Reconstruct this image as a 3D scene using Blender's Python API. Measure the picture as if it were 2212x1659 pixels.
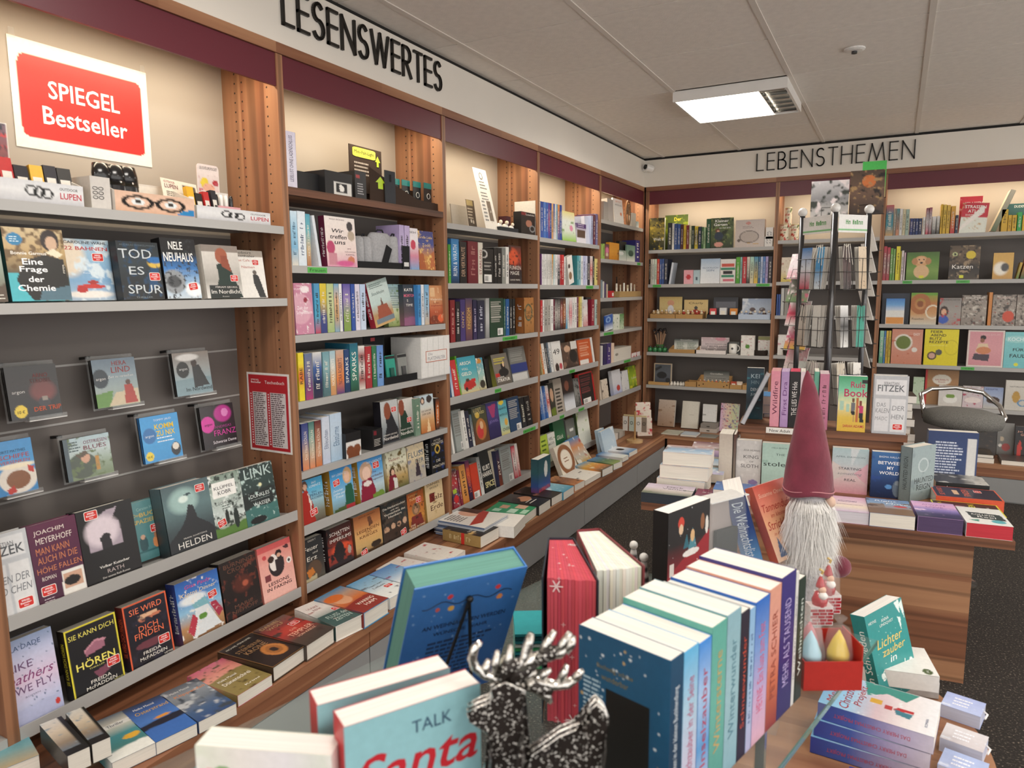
import bpy,bmesh,math,random
import numpy as np
from mathutils import Matrix,Vector

for o in list(bpy.data.objects): bpy.data.objects.remove(o)
S = bpy.context.scene
COL = S.collection
random.seed(7)

# ------------------------------------------------------------------ camera
F,YAW,PITCH,ROLL = 1539.9,0.4921,0.1313,-0.0072
CAM = np.array([1.886,-1.866,1.42])
def cam_axes():
    cy,sy,cp,sp = math.cos(YAW),math.sin(YAW),math.cos(PITCH),math.sin(PITCH)
    f = np.array([-sy*cp,cy*cp,-sp]); r = np.array([cy,sy,0.]); u = np.cross(r,f)
    c,s = math.cos(ROLL),math.sin(ROLL)
    return c*r+s*u,-s*r+c*u,f
AX_R,AX_U,AX_F = cam_axes()
cd = bpy.data.cameras.new('camera'); cd.sensor_width = 36.0; cd.lens = F/2212*36.0
cd.clip_start = .02; cd.clip_end = 60
cam = bpy.data.objects.new('camera',cd); COL.objects.link(cam)
m = Matrix.Identity(4)
for i in range(3):
    m[i][0],m[i][1],m[i][2],m[i][3] = AX_R[i],AX_U[i],-AX_F[i],CAM[i]
cam.matrix_world = m
S.camera = cam
cd.dof.use_dof = True; cd.dof.focus_distance = 3.2; cd.dof.aperture_fstop = 5.6

# ------------------------------------------------------------------ world, exposure
w = bpy.data.worlds.new('world'); S.world = w; w.use_nodes = True
w.node_tree.nodes['Background'].inputs[0].default_value = (1.0,.965,.925,1)
w.node_tree.nodes['Background'].inputs[1].default_value = 1.75  # even fill light, added to brighten ceiling and fascia
S.view_settings.view_transform = 'Standard'; S.view_settings.look = 'None'
S.view_settings.exposure = 0.26; S.view_settings.gamma = 1.0
S.view_settings.use_curve_mapping = False
LAMP_W,STRIP_W = 7.0,2.7      # watts of one ceiling fixture, of one shelf strip light

# ------------------------------------------------------------------ colours and materials
def lin(h):
    h = h.lstrip('#')
    if len(h) == 3: h = ''.join(c*2 for c in h)
    v = [int(h[i:i+2],16)/255 for i in (0,2,4)]
    return tuple(c/12.92 if c <= .04045 else ((c+.055)/1.055)**2.4 for c in v)
MATS = {}
def newmat(name):
    m = bpy.data.materials.new(name); m.use_nodes = True; MATS[name] = m
    nt = m.node_tree; return m,nt,nt.nodes['Principled BSDF']
def N(nt,t,**kw):
    n = nt.nodes.new(t)
    for k,v in kw.items(): setattr(n,k,v)
    return n
def plain(name,hexc,rough=.5,metal=0.,bump=0.,bscale=200.,var=.06,vscale=6.,spec=.5,**kw):
    m,nt,b = newmat(name)
    c = lin(hexc)
    tc = N(nt,'ShaderNodeTexCoord'); nz = N(nt,'ShaderNodeTexNoise'); nz.inputs['Scale'].default_value = vscale
    nz.inputs['Detail'].default_value = 4
    nt.links.new(tc.outputs['Object'],nz.inputs['Vector'])
    r = N(nt,'ShaderNodeValToRGB')
    r.color_ramp.elements[0].position = .3; r.color_ramp.elements[1].position = .7
    r.color_ramp.elements[0].color = (*[x*(1-var) for x in c],1); r.color_ramp.elements[1].color = (*[min(1,x*(1+var)) for x in c],1)
    nt.links.new(nz.outputs['Fac'],r.inputs['Fac']); nt.links.new(r.outputs['Color'],b.inputs['Base Color'])
    b.inputs['Roughness'].default_value = rough; b.inputs['Metallic'].default_value = metal
    b.inputs['Specular IOR Level'].default_value = spec
    if bump:
        n2 = N(nt,'ShaderNodeTexNoise'); n2.inputs['Scale'].default_value = bscale; n2.inputs['Detail'].default_value = 3
        nt.links.new(tc.outputs['Object'],n2.inputs['Vector'])
        bp = N(nt,'ShaderNodeBump'); bp.inputs['Strength'].default_value = bump; bp.inputs['Distance'].default_value = .004
        nt.links.new(n2.outputs['Fac'],bp.inputs['Height']); nt.links.new(bp.outputs['Normal'],b.inputs['Normal'])
    for k,v in kw.items(): b.inputs[k.replace('_',' ')].default_value = v
    return m
def printmat(name,rough,coat=0.,spec=.5):
    """ink on card: colours come from the print (a colour attribute) with a fine grain"""
    m,nt,b = newmat(name)
    a = N(nt,'ShaderNodeVertexColor',layer_name='Col')
    tc = N(nt,'ShaderNodeTexCoord'); nz = N(nt,'ShaderNodeTexNoise'); nz.inputs['Scale'].default_value = 90
    nt.links.new(tc.outputs['Object'],nz.inputs['Vector'])
    mr = N(nt,'ShaderNodeMapRange'); mr.inputs['To Min'].default_value = .9; mr.inputs['To Max'].default_value = 1.1
    nt.links.new(nz.outputs['Fac'],mr.inputs['Value'])
    mx = N(nt,'ShaderNodeMix',data_type='RGBA',blend_type='MULTIPLY'); mx.inputs['Factor'].default_value = 1
    nt.links.new(a.outputs['Color'],mx.inputs['A']); nt.links.new(mr.outputs['Result'],mx.inputs['B'])
    nt.links.new(mx.outputs['Result'],b.inputs['Base Color'])
    b.inputs['Roughness'].default_value = rough; b.inputs['Coat Weight'].default_value = coat
    b.inputs['Coat Roughness'].default_value = .15; b.inputs['Specular IOR Level'].default_value = spec
    return m
printmat('print',.42,.12); printmat('matte',.75,0,.3); printmat('gloss',.22,.3)
def papermat():
    m,nt,b = newmat('paper')
    tc = N(nt,'ShaderNodeTexCoord'); mp = N(nt,'ShaderNodeMapping'); mp.inputs['Scale'].default_value = (6,900,6)
    nt.links.new(tc.outputs['Object'],mp.inputs['Vector'])
    nz = N(nt,'ShaderNodeTexNoise'); nz.inputs['Scale'].default_value = 1.; nz.inputs['Detail'].default_value = 3
    nt.links.new(mp.outputs['Vector'],nz.inputs['Vector'])
    a = N(nt,'ShaderNodeVertexColor',layer_name='Col')
    mr = N(nt,'ShaderNodeMapRange'); mr.inputs['From Min'].default_value = .3; mr.inputs['From Max'].default_value = .6
    mr.inputs['To Min'].default_value = .8; mr.inputs['To Max'].default_value = 1.0
    nt.links.new(nz.outputs['Fac'],mr.inputs['Value'])
    mx = N(nt,'ShaderNodeMix',data_type='RGBA',blend_type='MULTIPLY'); mx.inputs['Factor'].default_value = 1
    nt.links.new(a.outputs['Color'],mx.inputs['A']); nt.links.new(mr.outputs['Result'],mx.inputs['B'])
    nt.links.new(mx.outputs['Result'],b.inputs['Base Color'])
    b.inputs['Roughness'].default_value = .85; b.inputs['Specular IOR Level'].default_value = .2
papermat()
def woodmat(name,dark,mid,light,axis,rough=.45,plank=.10):
    """warm plum wood: staves of uneven tone along one axis, dark wandering grain lines"""
    m,nt,b = newmat(name)
    tc = N(nt,'ShaderNodeTexCoord'); L = nt.links.new
    sc = {'z': (1,1,.05),'x': (.05,1,1),'y': (1,.05,1)}[axis]
    mp = N(nt,'ShaderNodeMapping'); mp.inputs['Scale'].default_value = sc; L(tc.outputs['Object'],mp.inputs['Vector'])
    n1 = N(nt,'ShaderNodeTexNoise'); n1.inputs['Scale'].default_value = 11; n1.inputs['Detail'].default_value = 6; n1.inputs['Distortion'].default_value = .4
    L(mp.outputs['Vector'],n1.inputs['Vector'])
    vo = N(nt,'ShaderNodeTexVoronoi',feature='F1',distance='CHEBYCHEV'); vo.inputs['Scale'].default_value = 1/plank
    mp2 = N(nt,'ShaderNodeMapping'); mp2.inputs['Scale'].default_value = {'z': (1,1,.008),'x': (.008,1,1),'y': (1,.008,1)}[axis]
    L(tc.outputs['Object'],mp2.inputs['Vector']); L(mp2.outputs['Vector'],vo.inputs['Vector'])
    sp = N(nt,'ShaderNodeSeparateColor'); L(vo.outputs['Color'],sp.inputs['Color'])
    ad = N(nt,'ShaderNodeMath',operation='MULTIPLY_ADD'); L(sp.outputs[0],ad.inputs[0]); ad.inputs[1].default_value = .45
    L(n1.outputs['Fac'],ad.inputs[2])
    r = N(nt,'ShaderNodeValToRGB'); e = r.color_ramp.elements
    e[0].position = .38; e[0].color = (*lin(dark),1); e[1].position = 1.0; e[1].color = (*lin(light),1)
    q = e.new(.68); q.color = (*lin(mid),1)
    L(ad.outputs[0],r.inputs['Fac'])
    # thin dark growth lines
    wv = N(nt,'ShaderNodeTexWave',wave_type='BANDS',bands_direction={'z': 'X','x': 'Z','y': 'X'}[axis])
    wv.inputs['Scale'].default_value = 4; wv.inputs['Distortion'].default_value = 7; wv.inputs['Detail'].default_value = 3; wv.inputs['Detail Scale'].default_value = 1.2
    L(mp.outputs['Vector'],wv.inputs['Vector'])
    mr = N(nt,'ShaderNodeMapRange'); mr.inputs['From Min'].default_value = 0; mr.inputs['From Max'].default_value = .12
    mr.inputs['To Min'].default_value = .62; mr.inputs['To Max'].default_value = 1; L(wv.outputs['Fac'],mr.inputs['Value'])
    mx = N(nt,'ShaderNodeMix',data_type='RGBA',blend_type='MULTIPLY'); mx.inputs['Factor'].default_value = 1
    L(r.outputs['Color'],mx.inputs['A']); L(mr.outputs['Result'],mx.inputs['B'])
    out = mx.outputs['Result']
    L(out,b.inputs['Base Color'])
    b.inputs['Roughness'].default_value = rough
    return m
WD = ('553423','87583e','b0825f')
woodmat('wood_y',*WD,'y'); woodmat('wood_x',*WD,'x',plank=.11)
plain('shelf_grey','adaba8',.38,var=.02); plain('panel_shaded','6e6864',.6,var=.04,vscale=3); plain('panel_lit','aaa195',.6,var=.03,vscale=3)  # same back panel twice: strip-lit top and shaded lower part put into the colour
plain('crimson','601f2c',.42,var=.05,vscale=3); plain('fascia','e8e2d8',.8,var=.03,vscale=2)
plain('tile','ece5dc',.9,bump=.25,bscale=160,var=.04,vscale=30); plain('grid','e0d8ce',.7,var=.02)
plain('dark','141210',.7); plain('black','0c0c0d',.35); plain('black_matte','17171a',.8)
plain('letter_black','17140f',.4); plain('drawer_grey','8f8f8e',.45,var=.03)
plain('white_plastic','e8e6e2',.3,var=.02); plain('chrome','d0cfcc',.12,1.,var=.02)
plain('steel_dark','5a5a5c',.3,.9,var=.05); plain('wire','3a3835',.4,.6)
plain('wall','e6e0d6',.85,var=.03)
def carpet():
    m,nt,b = newmat('carpet'); L = nt.links.new
    tc = N(nt,'ShaderNodeTexCoord'); nz = N(nt,'ShaderNodeTexNoise'); nz.inputs['Scale'].default_value = 130; nz.inputs['Detail'].default_value = 2
    L(tc.outputs['Object'],nz.inputs['Vector'])
    r = N(nt,'ShaderNodeValToRGB'); e = r.color_ramp.elements
    e[0].position = .5; e[0].color = (*lin('221d19'),1); e[1].position = .78; e[1].color = (*lin('a09385'),1)
    q = e.new(.62); q.color = (*lin('3b342e'),1)
    L(nz.outputs['Fac'],r.inputs['Fac']); L(r.outputs['Color'],b.inputs['Base Color']); b.inputs['Roughness'].default_value = .95
    bp = N(nt,'ShaderNodeBump'); bp.inputs['Strength'].default_value = .6; bp.inputs['Distance'].default_value = .004
    L(nz.outputs['Fac'],bp.inputs['Height']); L(bp.outputs['Normal'],b.inputs['Normal'])
carpet()
def glassmat(name,col,rough=.02,alpha=.25):
    m,nt,b = newmat(name); L = nt.links.new
    nz = N(nt,'ShaderNodeTexNoise'); nz.inputs['Scale'].default_value = 4
    b.inputs['Base Color'].default_value = (*lin(col),1); b.inputs['Roughness'].default_value = rough
    mr = N(nt,'ShaderNodeMapRange'); mr.inputs['To Min'].default_value = alpha*.9; mr.inputs['To Max'].default_value = alpha*1.1
    L(nz.outputs['Fac'],mr.inputs['Value']); L(mr.outputs['Result'],b.inputs['Alpha'])
    b.inputs['Specular IOR Level'].default_value = .8
glassmat('acrylic','dfe4e4',.05,.10); glassmat('glass_edge','5f8a80',.05,.85); glassmat('glass_plate','b8d0ca',.03,.08)
glassmat('film','f0f0ee',.08,.10)
def emit(name,col,strength):
    m,nt,b = newmat(name)
    b.inputs['Emission Color'].default_value = (*lin(col),1); b.inputs['Emission Strength'].default_value = strength
    b.inputs['Base Color'].default_value = (*lin(col),1)
emit('lamp','fff6ea',9.0); emit('strip','ffe2b0',5.0)

# ------------------------------------------------------------------ mesh building
class MB:
    """collects vertices, faces and one colour per vertex; build() links ONE mesh object"""
    def __init__(s): s.v = []; s.f = []; s.c = []; s.n = 0; s.mi = []
    def add(s,verts,faces,col=(1,1,1),mi=0):
        if isinstance(col,str): col = lin(col)
        s.v += [tuple(map(float,p)) for p in verts]
        s.f += [tuple(i+s.n for i in f) for f in faces]; s.mi += [mi]*len(faces)
        if len(col) == 3 and not hasattr(col[0],'__len__'): s.c += [tuple(col)]*len(verts)
        else: s.c += [tuple(c) for c in col]
        s.n += len(verts); return s
    def box(s,a,b,col=(1,1,1),mi=0,skip=''):
        (x0,y0,z0),(x1,y1,z1) = a,b
        v = [(x0,y0,z0),(x1,y0,z0),(x1,y1,z0),(x0,y1,z0),(x0,y0,z1),(x1,y0,z1),(x1,y1,z1),(x0,y1,z1)]
        fs = {'b': (0,3,2,1),'t': (4,5,6,7),'f': (0,1,5,4),'r': (1,2,6,5),'k': (2,3,7,6),'l': (3,0,4,7)}
        return s.add(v,[f for k,f in fs.items() if k not in skip],col,mi)
    def obox(s,M,a,b,col=(1,1,1),mi=0):
        t = MB().box(a,b,col)
        return s.add([tuple(M @ Vector(p)) for p in t.v],t.f,col,mi)
    def quad(s,a,b,c,d,col=(1,1,1),mi=0): return s.add([a,b,c,d],[(0,1,2,3)],col,mi)
    def prism(s,poly,y0,y1,col=(1,1,1),mi=0,M=None):
        """poly of (x, z) extruded along y"""
        n = len(poly)
        v = [(x,y0,z) for x,z in poly] + [(x,y1,z) for x,z in poly]
        if M is not None: v = [tuple(M @ Vector(p)) for p in v]
        f = [tuple(range(n)),tuple(range(2*n-1,n-1,-1))] + [(i,n+i,n+(i+1) % n,(i+1) % n) for i in range(n)]
        return s.add(v,f,col,mi)
    def tube(s,pts,r,col=(1,1,1),seg=6,mi=0,cap=True):
        P = [Vector(p) for p in pts]; n = len(P); rr = r if hasattr(r,'__len__') else [r]*n
        v = []; up = None
        for i,p in enumerate(P):
            t = (P[min(i+1,n-1)]-P[max(i-1,0)]).normalized()
            if up is None: up = t.orthogonal().normalized()
            up = (up - t*up.dot(t))
            up = up.normalized() if up.length > 1e-6 else t.orthogonal().normalized()
            q = t.cross(up)
            for k in range(seg):
                a = 2*math.pi*k/seg; v.append(p + (up*math.cos(a)+q*math.sin(a))*rr[i])
        f = [(i*seg+k,i*seg+(k+1) % seg,(i+1)*seg+(k+1) % seg,(i+1)*seg+k) for i in range(n-1) for k in range(seg)]
        if cap: f += [tuple(range(seg))[::-1],tuple(range((n-1)*seg,n*seg))]
        return s.add(v,f,col,mi)
    def lathe(s,prof,c=(0,0,0),col=(1,1,1),seg=16,mi=0,M=None,sx=1.,sy=1.):
        """profile of (r, z) turned about z"""
        v = []; cols = []
        for j,(r,z) in enumerate(prof):
            for k in range(seg):
                a = 2*math.pi*k/seg; p = Vector((c[0]+r*sx*math.cos(a),c[1]+r*sy*math.sin(a),c[2]+z))
                v.append(tuple(M @ p) if M is not None else tuple(p))
                if isinstance(col,list): cols.append(lin(col[j]) if isinstance(col[j],str) else col[j])
        n = len(prof)
        f = [(j*seg+k,j*seg+(k+1) % seg,(j+1)*seg+(k+1) % seg,(j+1)*seg+k) for j in range(n-1) for k in range(seg)]
        f += [tuple(range(seg))[::-1],tuple(range((n-1)*seg,n*seg))]
        return s.add(v,f,cols if cols else col,mi)
    def ball(s,c,r,col=(1,1,1),seg=12,rings=8,mi=0,M=None,sz=1.,sx=1.,sy=1.):
        pr = [(max(1e-4,r*math.sin(math.pi*j/rings)),-r*sz*math.cos(math.pi*j/rings)) for j in range(rings+1)]
        return s.lathe(pr,c,col,seg,mi,M,sx,sy)
    def mesh(s,name,mats):
        me = bpy.data.meshes.new(name); me.from_pydata(s.v,[],s.f)
        ca = me.color_attributes.new('Col','FLOAT_COLOR','POINT')
        a = np.ones((len(s.v),4),'f'); a[:,:3] = np.array(s.c,'f').reshape(-1,3) if s.v else 1
        ca.data.foreach_set('color',a.ravel())
        for mt in (mats if isinstance(mats,(list,tuple)) else [mats]): me.materials.append(MATS[mt])
        if any(s.mi): me.polygons.foreach_set('material_index',s.mi)
        me.update(); return me
    def build(s,name,mats,parent=None,M=None,smooth=False,bevel=0.):
        me = s.mesh(name,mats)
        if smooth: me.polygons.foreach_set('use_smooth',[True]*len(me.polygons))
        o = link(name,me,parent,M)
        if bevel:
            md = o.modifiers.new('bevel','BEVEL'); md.width = bevel; md.segments = 2; md.limit_method = 'ANGLE'
        return o
def link(name,me,parent=None,M=None):
    o = bpy.data.objects.new(name,me); COL.objects.link(o)
    if parent is not None: o.parent = parent
    if M is not None: o.matrix_local = M
    return o
def empty(name,M=None):
    o = bpy.data.objects.new(name,None); COL.objects.link(o); o.empty_display_size = .05
    if M is not None: o.matrix_local = M
    return o
LABELS = {}
def tag(o,label=None,cat=None,group=None,kind=None):
    if label: o['label'] = label
    if cat: o['category'] = cat
    if group: o['group'] = group
    if kind: o['kind'] = kind
    return o
def T(x,y,z): return Matrix.Translation((x,y,z))
def RZ(d): return Matrix.Rotation(math.radians(d),4,'Z')
def RX(d): return Matrix.Rotation(math.radians(d),4,'X')
def RY(d): return Matrix.Rotation(math.radians(d),4,'Y')

# measuring: where a vertical / a height seen in the photograph meets a known plane of the room
def along_y(px,x,z):
    k = (px-1106)/F; n = AX_R - k*AX_F
    return CAM[1] - (n[0]*(x-CAM[0]) + n[2]*(z-CAM[2]))/n[1]
def along_x(px,y,z):
    k = (px-1106)/F; n = AX_R - k*AX_F
    return CAM[0] - (n[1]*(y-CAM[1]) + n[2]*(z-CAM[2]))/n[0]
def height(py,x,y):
    k = (829.5-py)/F; n = AX_U - k*AX_F
    return CAM[2] - (n[0]*(x-CAM[0]) + n[1]*(y-CAM[1]))/n[2]
def on_z(px,py,z):
    d = AX_R*(px-1106)/F + AX_U*(829.5-py)/F + AX_F
    p = CAM + d*(z-CAM[2])/d[2]; return Vector(p)

# ------------------------------------------------------------------ text
_glyph = {}
def glyphs(s,bold=0.,res=2):
    """unit lettering (x 0..1, y 0..1 over the ink) of a string in the built-in face"""
    bold = min(bold,.013); k = (s,bold,res)
    if k in _glyph: return _glyph[k]
    cu = bpy.data.curves.new('t','FONT'); cu.body = s; cu.resolution_u = res; cu.size = 1.; cu.offset = bold; cu.fill_mode = 'FRONT'
    o = bpy.data.objects.new('t',cu); COL.objects.link(o)
    dg = bpy.context.evaluated_depsgraph_get(); me = bpy.data.meshes.new_from_object(o.evaluated_get(dg))
    v = np.array([p.co[:] for p in me.vertices],'f').reshape(-1,3); f = [tuple(p.vertices) for p in me.polygons]
    bpy.data.objects.remove(o); bpy.data.curves.remove(cu); bpy.data.meshes.remove(me)
    if len(v):
        lo,hi = v.min(0),v.max(0); asp = (hi[0]-lo[0])/max(1e-6,hi[1]-lo[1])
        v = (v-lo)/np.maximum(hi-lo,1e-6)
    else: asp = 1
    _glyph[k] = (v[:,:2],f,asp); return _glyph[k]
def lay_text(mb,s,M,cx,cy,w,h,col,bold=0.,slant=0.,res=2,rot=0.):
    """text centred at (cx, cy) on the local x/z sheet of M, w wide (0 = natural) and h high"""
    v,f,asp = glyphs(s,bold,res)
    if not len(v): return
    if not w: w = h*asp
    if not h: h = w/asp
    x = (v[:,0]-.5)*w + slant*(v[:,1]-.5)*h; z = (v[:,1]-.5)*h
    c,sn = math.cos(math.radians(rot)),math.sin(math.radians(rot))
    pts = [tuple(M @ Vector((cx+a*c-b*sn,0,cy+a*sn+b*c))) for a,b in zip(x,z)]
    mb.add(pts,f,col)

# ------------------------------------------------------------------ printing: covers painted on a fine grid of coloured vertices
def vnoise(u,v,scale,seed):
    rng = np.random.RandomState(seed); n = 64; tab = rng.rand(n,n)
    out = np.zeros_like(u); amp = 1.; tot = 0.; sc = scale
    for o in range(3):
        x = u*sc + 13.7*o; y = v*sc + 7.3*o
        xi = np.floor(x).astype(int); yi = np.floor(y).astype(int); fx = x-xi; fy = y-yi
        fx = fx*fx*(3-2*fx); fy = fy*fy*(3-2*fy)
        a = tab[xi % n,yi % n]; b = tab[(xi+1) % n,yi % n]; c = tab[xi % n,(yi+1) % n]; d = tab[(xi+1) % n,(yi+1) % n]
        out += amp*((a*(1-fx)+b*fx)*(1-fy)+(c*(1-fx)+d*fx)*fy); tot += amp; amp *= .5; sc *= 2.1
    return out/tot
def ramp(stops,t):
    cs = np.array([lin(s) for s in stops.split('-')]); n = len(cs)
    if n == 1: return np.broadcast_to(cs[0],t.shape+(3,)).copy()
    p = np.clip(t,0,1)*(n-1); i = np.minimum(p.astype(int),n-2); f = (p-i)[...,None]
    return cs[i]*(1-f)+cs[i+1]*f
def paint(ops,nx,ny,asp=1.5):
    u,v = np.meshgrid(np.linspace(0,1,nx),np.linspace(0,1,ny))
    img = np.full((ny,nx,3),.8)
    def over(mask,hexc,a=1.):
        mk = np.clip(mask,0,1)[...,None]*a
        img[:] = img*(1-mk) + np.array(lin(hexc))*mk
    for op in ops:
        k = op[0]
        if k == 'g': img[:] = ramp(op[1],v)
        elif k == 'gx': img[:] = ramp(op[1],u)
        elif k == 'n':
            _,hx,amt,sc,sd = op
            n = vnoise(u,v*asp,sc,sd); over(np.clip((n-(1-amt))*8+.5,0,1),hx)
        elif k == 'e':
            _,cx,cy,rx,ry,hx = op[:6]; soft = op[6] if len(op) > 6 else .12
            d = ((u-cx)/rx)**2+((v-cy)/ry)**2; over(np.clip((1-d)/soft+.5,0,1),hx)
        elif k == 'o':      # ring
            _,cx,cy,rx,ry,th,hx = op
            d = np.sqrt(((u-cx)/rx)**2+((v-cy)/ry)**2); over(np.clip((th-abs(d-1))/.06+.5,0,1),hx)
        elif k == 'r':
            _,x0,y0,x1,y1,hx = op; over(((u >= x0) & (u <= x1) & (v >= y0) & (v <= y1)).astype(float),hx)
        elif k == 'p':
            pts = op[1]; ins = np.zeros(u.shape,bool)
            for (xa,ya),(xb,yb) in zip(pts,pts[1:]+pts[:1]):
                c = ((ya > v) != (yb > v)) & (u < (xb-xa)*(v-ya)/((yb-ya) if yb != ya else 1e-9)+xa); ins ^= c
            over(ins.astype(float),op[2])
        elif k == 'w':      # a wavy edge, everything below it one colour
            _,y,amp,sc,hx,sd = op
            e = y + amp*(vnoise(u,u*0+.3,sc,sd)-.5)*2; over(np.clip((v-e)*60+.5,0,1),hx)
        elif k == 'fig':    # a standing figure: hair, face, dress
            _,cx,top,hh,hair,skin,cloth = op; r = hh*.10*asp*.75
            over((abs(u-cx) < (.05+.17*np.clip((v-top-hh*.2)/hh,0,1)+.05*(v > top+hh*.22))*hh*1.6) & (v > top+hh*.2) & (v < top+hh),cloth)
            d = ((u-cx)/(r*1.35))**2+((v-top-hh*.11)/(hh*.15))**2; over(np.clip((1-d)/.2+.5,0,1),hair)
            d = ((u-cx-.01)/(r*.8))**2+((v-top-hh*.12)/(hh*.09))**2; over(np.clip((1-d)/.2+.5,0,1),skin)
        elif k == 'k':      # scattered flecks
            _,n,hx,r,sd = op; rg = np.random.RandomState(sd)
            for x,y,q in zip(rg.rand(n),rg.rand(n),rg.rand(n)):
                d = ((u-x)**2+((v-y)*asp)**2)/(r*(.4+q))**2; over(np.clip((1-d)/.4+.5,0,1),hx,.9)
        elif k == 'bd':
            _,b,hx = op; over(((u < b) | (u > 1-b) | (v < b/asp) | (v > 1-b/asp)).astype(float),hx)
        elif k == 'bl':     # block text: rows of ink dashes
            _,x0,y0,x1,y1,n,hx = op; rg = np.random.RandomState(n)
            for i in range(n):
                yy = y0+(y1-y0)*i/max(1,n-1); ln = x0+(x1-x0)*(.75+.25*rg.rand())
                over(((u >= x0) & (u <= ln) & (abs(v-yy) < .28*(y1-y0)/n)).astype(float),hx,.8)
    return img
def grid(mb,M,w,h,ops,g):
    """painted sheet: local x right, z up, facing -y, at y = 0"""
    simple = all(o[0] in ('g','gx') for o in ops)
    nx = 2 if simple else max(4,int(w/g)); ny = max(6,10 if simple else int(h/g))
    if any(o[0] == 'gx' for o in ops): nx = max(nx,10)
    img = paint(ops,nx,ny,h/w)
    xs = np.linspace(0,w,nx); zs = np.linspace(h,0,ny)
    pts = [tuple(M @ Vector((x,0,z))) for z in zs for x in xs]
    f = [(j*nx+i,(j+1)*nx+i,(j+1)*nx+i+1,j*nx+i+1) for j in range(ny-1) for i in range(nx-1)]
    mb.add(pts,f,[tuple(c) for c in img.reshape(-1,3)])
ART = {'g','gx','n','e','o','r','p','w','fig','k','bd','bl'}
def letters(mb,M,w,h,ops,y=-.0004):
    MM = M @ T(0,y,0)
    for op in ops:
        if op[0] == 't':
            _,s,cx,cy,tw,th,hx = op[:7]; kw = op[7] if len(op) > 7 else {}
            lay_text(mb,s,MM,cx*w,(1-cy)*h,tw*w,th*h,hx,**kw)
        elif op[0] == 'L':
            _,x0,y0,x1,y1,n,hx = op; rg = np.random.RandomState(int(x0*97+y0*31+n))
            for i in range(n):
                yy = (1-(y0+(y1-y0)*i/max(1,n-1)))*h; th = .30*(y1-y0)*h/max(2,n); x = x0*w; xe = (x0+(x1-x0)*(.72+.28*rg.rand()))*w
                while x < xe:
                    q = min(xe,x+(.03+.07*rg.rand())*w)
                    mb.quad(MM @ Vector((x,0,yy-th)),MM @ Vector((q,0,yy-th)),MM @ Vector((q,0,yy+th)),MM @ Vector((x,0,yy+th)),hx); x = q+.012*w
        elif op[0] == 'bc':
            _,x0,y0,x1,y1 = op
            def R(a,b,c,d,col,yy): mb.quad(MM @ Vector((a*w,yy,(1-d)*h)),MM @ Vector((c*w,yy,(1-d)*h)),MM @ Vector((c*w,yy,(1-b)*h)),MM @ Vector((a*w,yy,(1-b)*h)),col)
            R(x0,y0,x1,y1,'e9e7e2',0); rg = np.random.RandomState(3); x = x0+.1*(x1-x0)
            while x < x0+.55*(x1-x0):
                d = (.01+.03*rg.rand())*(x1-x0); R(x,y0+.2*(y1-y0),x+d,y1-.15*(y1-y0),'222222',-.0002); x += d*2.2
def squiggle(mb,M,L,hgt,col,seed):
    """unreadable lettering along local x: a run of small strokes"""
    rg = np.random.RandomState(seed); x = 0.
    while x < L:
        if rg.rand() < .16: x += hgt*.5; continue
        q = hgt*(.25+.35*rg.rand()); z0 = -hgt*.5; z1 = hgt*(.5 if rg.rand() < .5 else .25)
        t = hgt*.16
        mb.quad(*[M @ Vector(p) for p in ((x,0,z0),(x+t,0,z0),(x+t,0,z1),(x,0,z1))],col)
        zz = z1-t if rg.rand() < .6 else (z0+z1)/2
        mb.quad(*[M @ Vector(p) for p in ((x,0,zz),(x+q,0,zz),(x+q,0,zz+t),(x,0,zz+t))],col)
        if rg.rand() < .6: mb.quad(*[M @ Vector(p) for p in ((x+q-t,0,z0),(x+q,0,z0),(x+q,0,z1),(x+q-t,0,z1))],col)
        x += q+hgt*.18
SPM_UP = Matrix(((0,1,0,0),(0,0,1,0),(1,0,0,0),(0,0,0,1)))      # sheet on the spine, text running upwards
SPM_DN = Matrix(((0,1,0,0),(0,0,-1,0),(-1,0,0,0),(0,0,0,1)))    # text running downwards
_stk = {}
def sticker_mesh(big):
    if big in _stk: return _stk[big]
    mb = MB(); W,H,r = .034,.0235,.004
    def rr(w,h,r,y,col,n=4):
        p = []
        for cx,cz,a0 in ((w/2-r,h/2-r,0),(-w/2+r,h/2-r,90),(-w/2+r,-h/2+r,180),(w/2-r,-h/2+r,270)):
            for i in range(n+1):
                a = math.radians(a0+90*i/n); p.append((cx+r*math.cos(a),y,cz+r*math.sin(a)))
        mb.add(p,[tuple(range(len(p)))],col)
    rr(W,H,r,-.0005,'f3efe9'); rr(W-.003,H-.003,r*.8,-.0008,'d0281f')
    I = T(0,-.0011,0)
    lay_text(mb,'SPIEGEL',I,0,.0052,.018,.0042,'ffffff',bold=.02); lay_text(mb,'Bestseller-',I,0,-.0004,.024,.0042,'ffffff',bold=.02); lay_text(mb,'Autor',I,0,-.006,.011,.0036,'ffffff',bold=.02)
    _stk[big] = mb.mesh('sticker','print'); return _stk[big]

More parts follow.
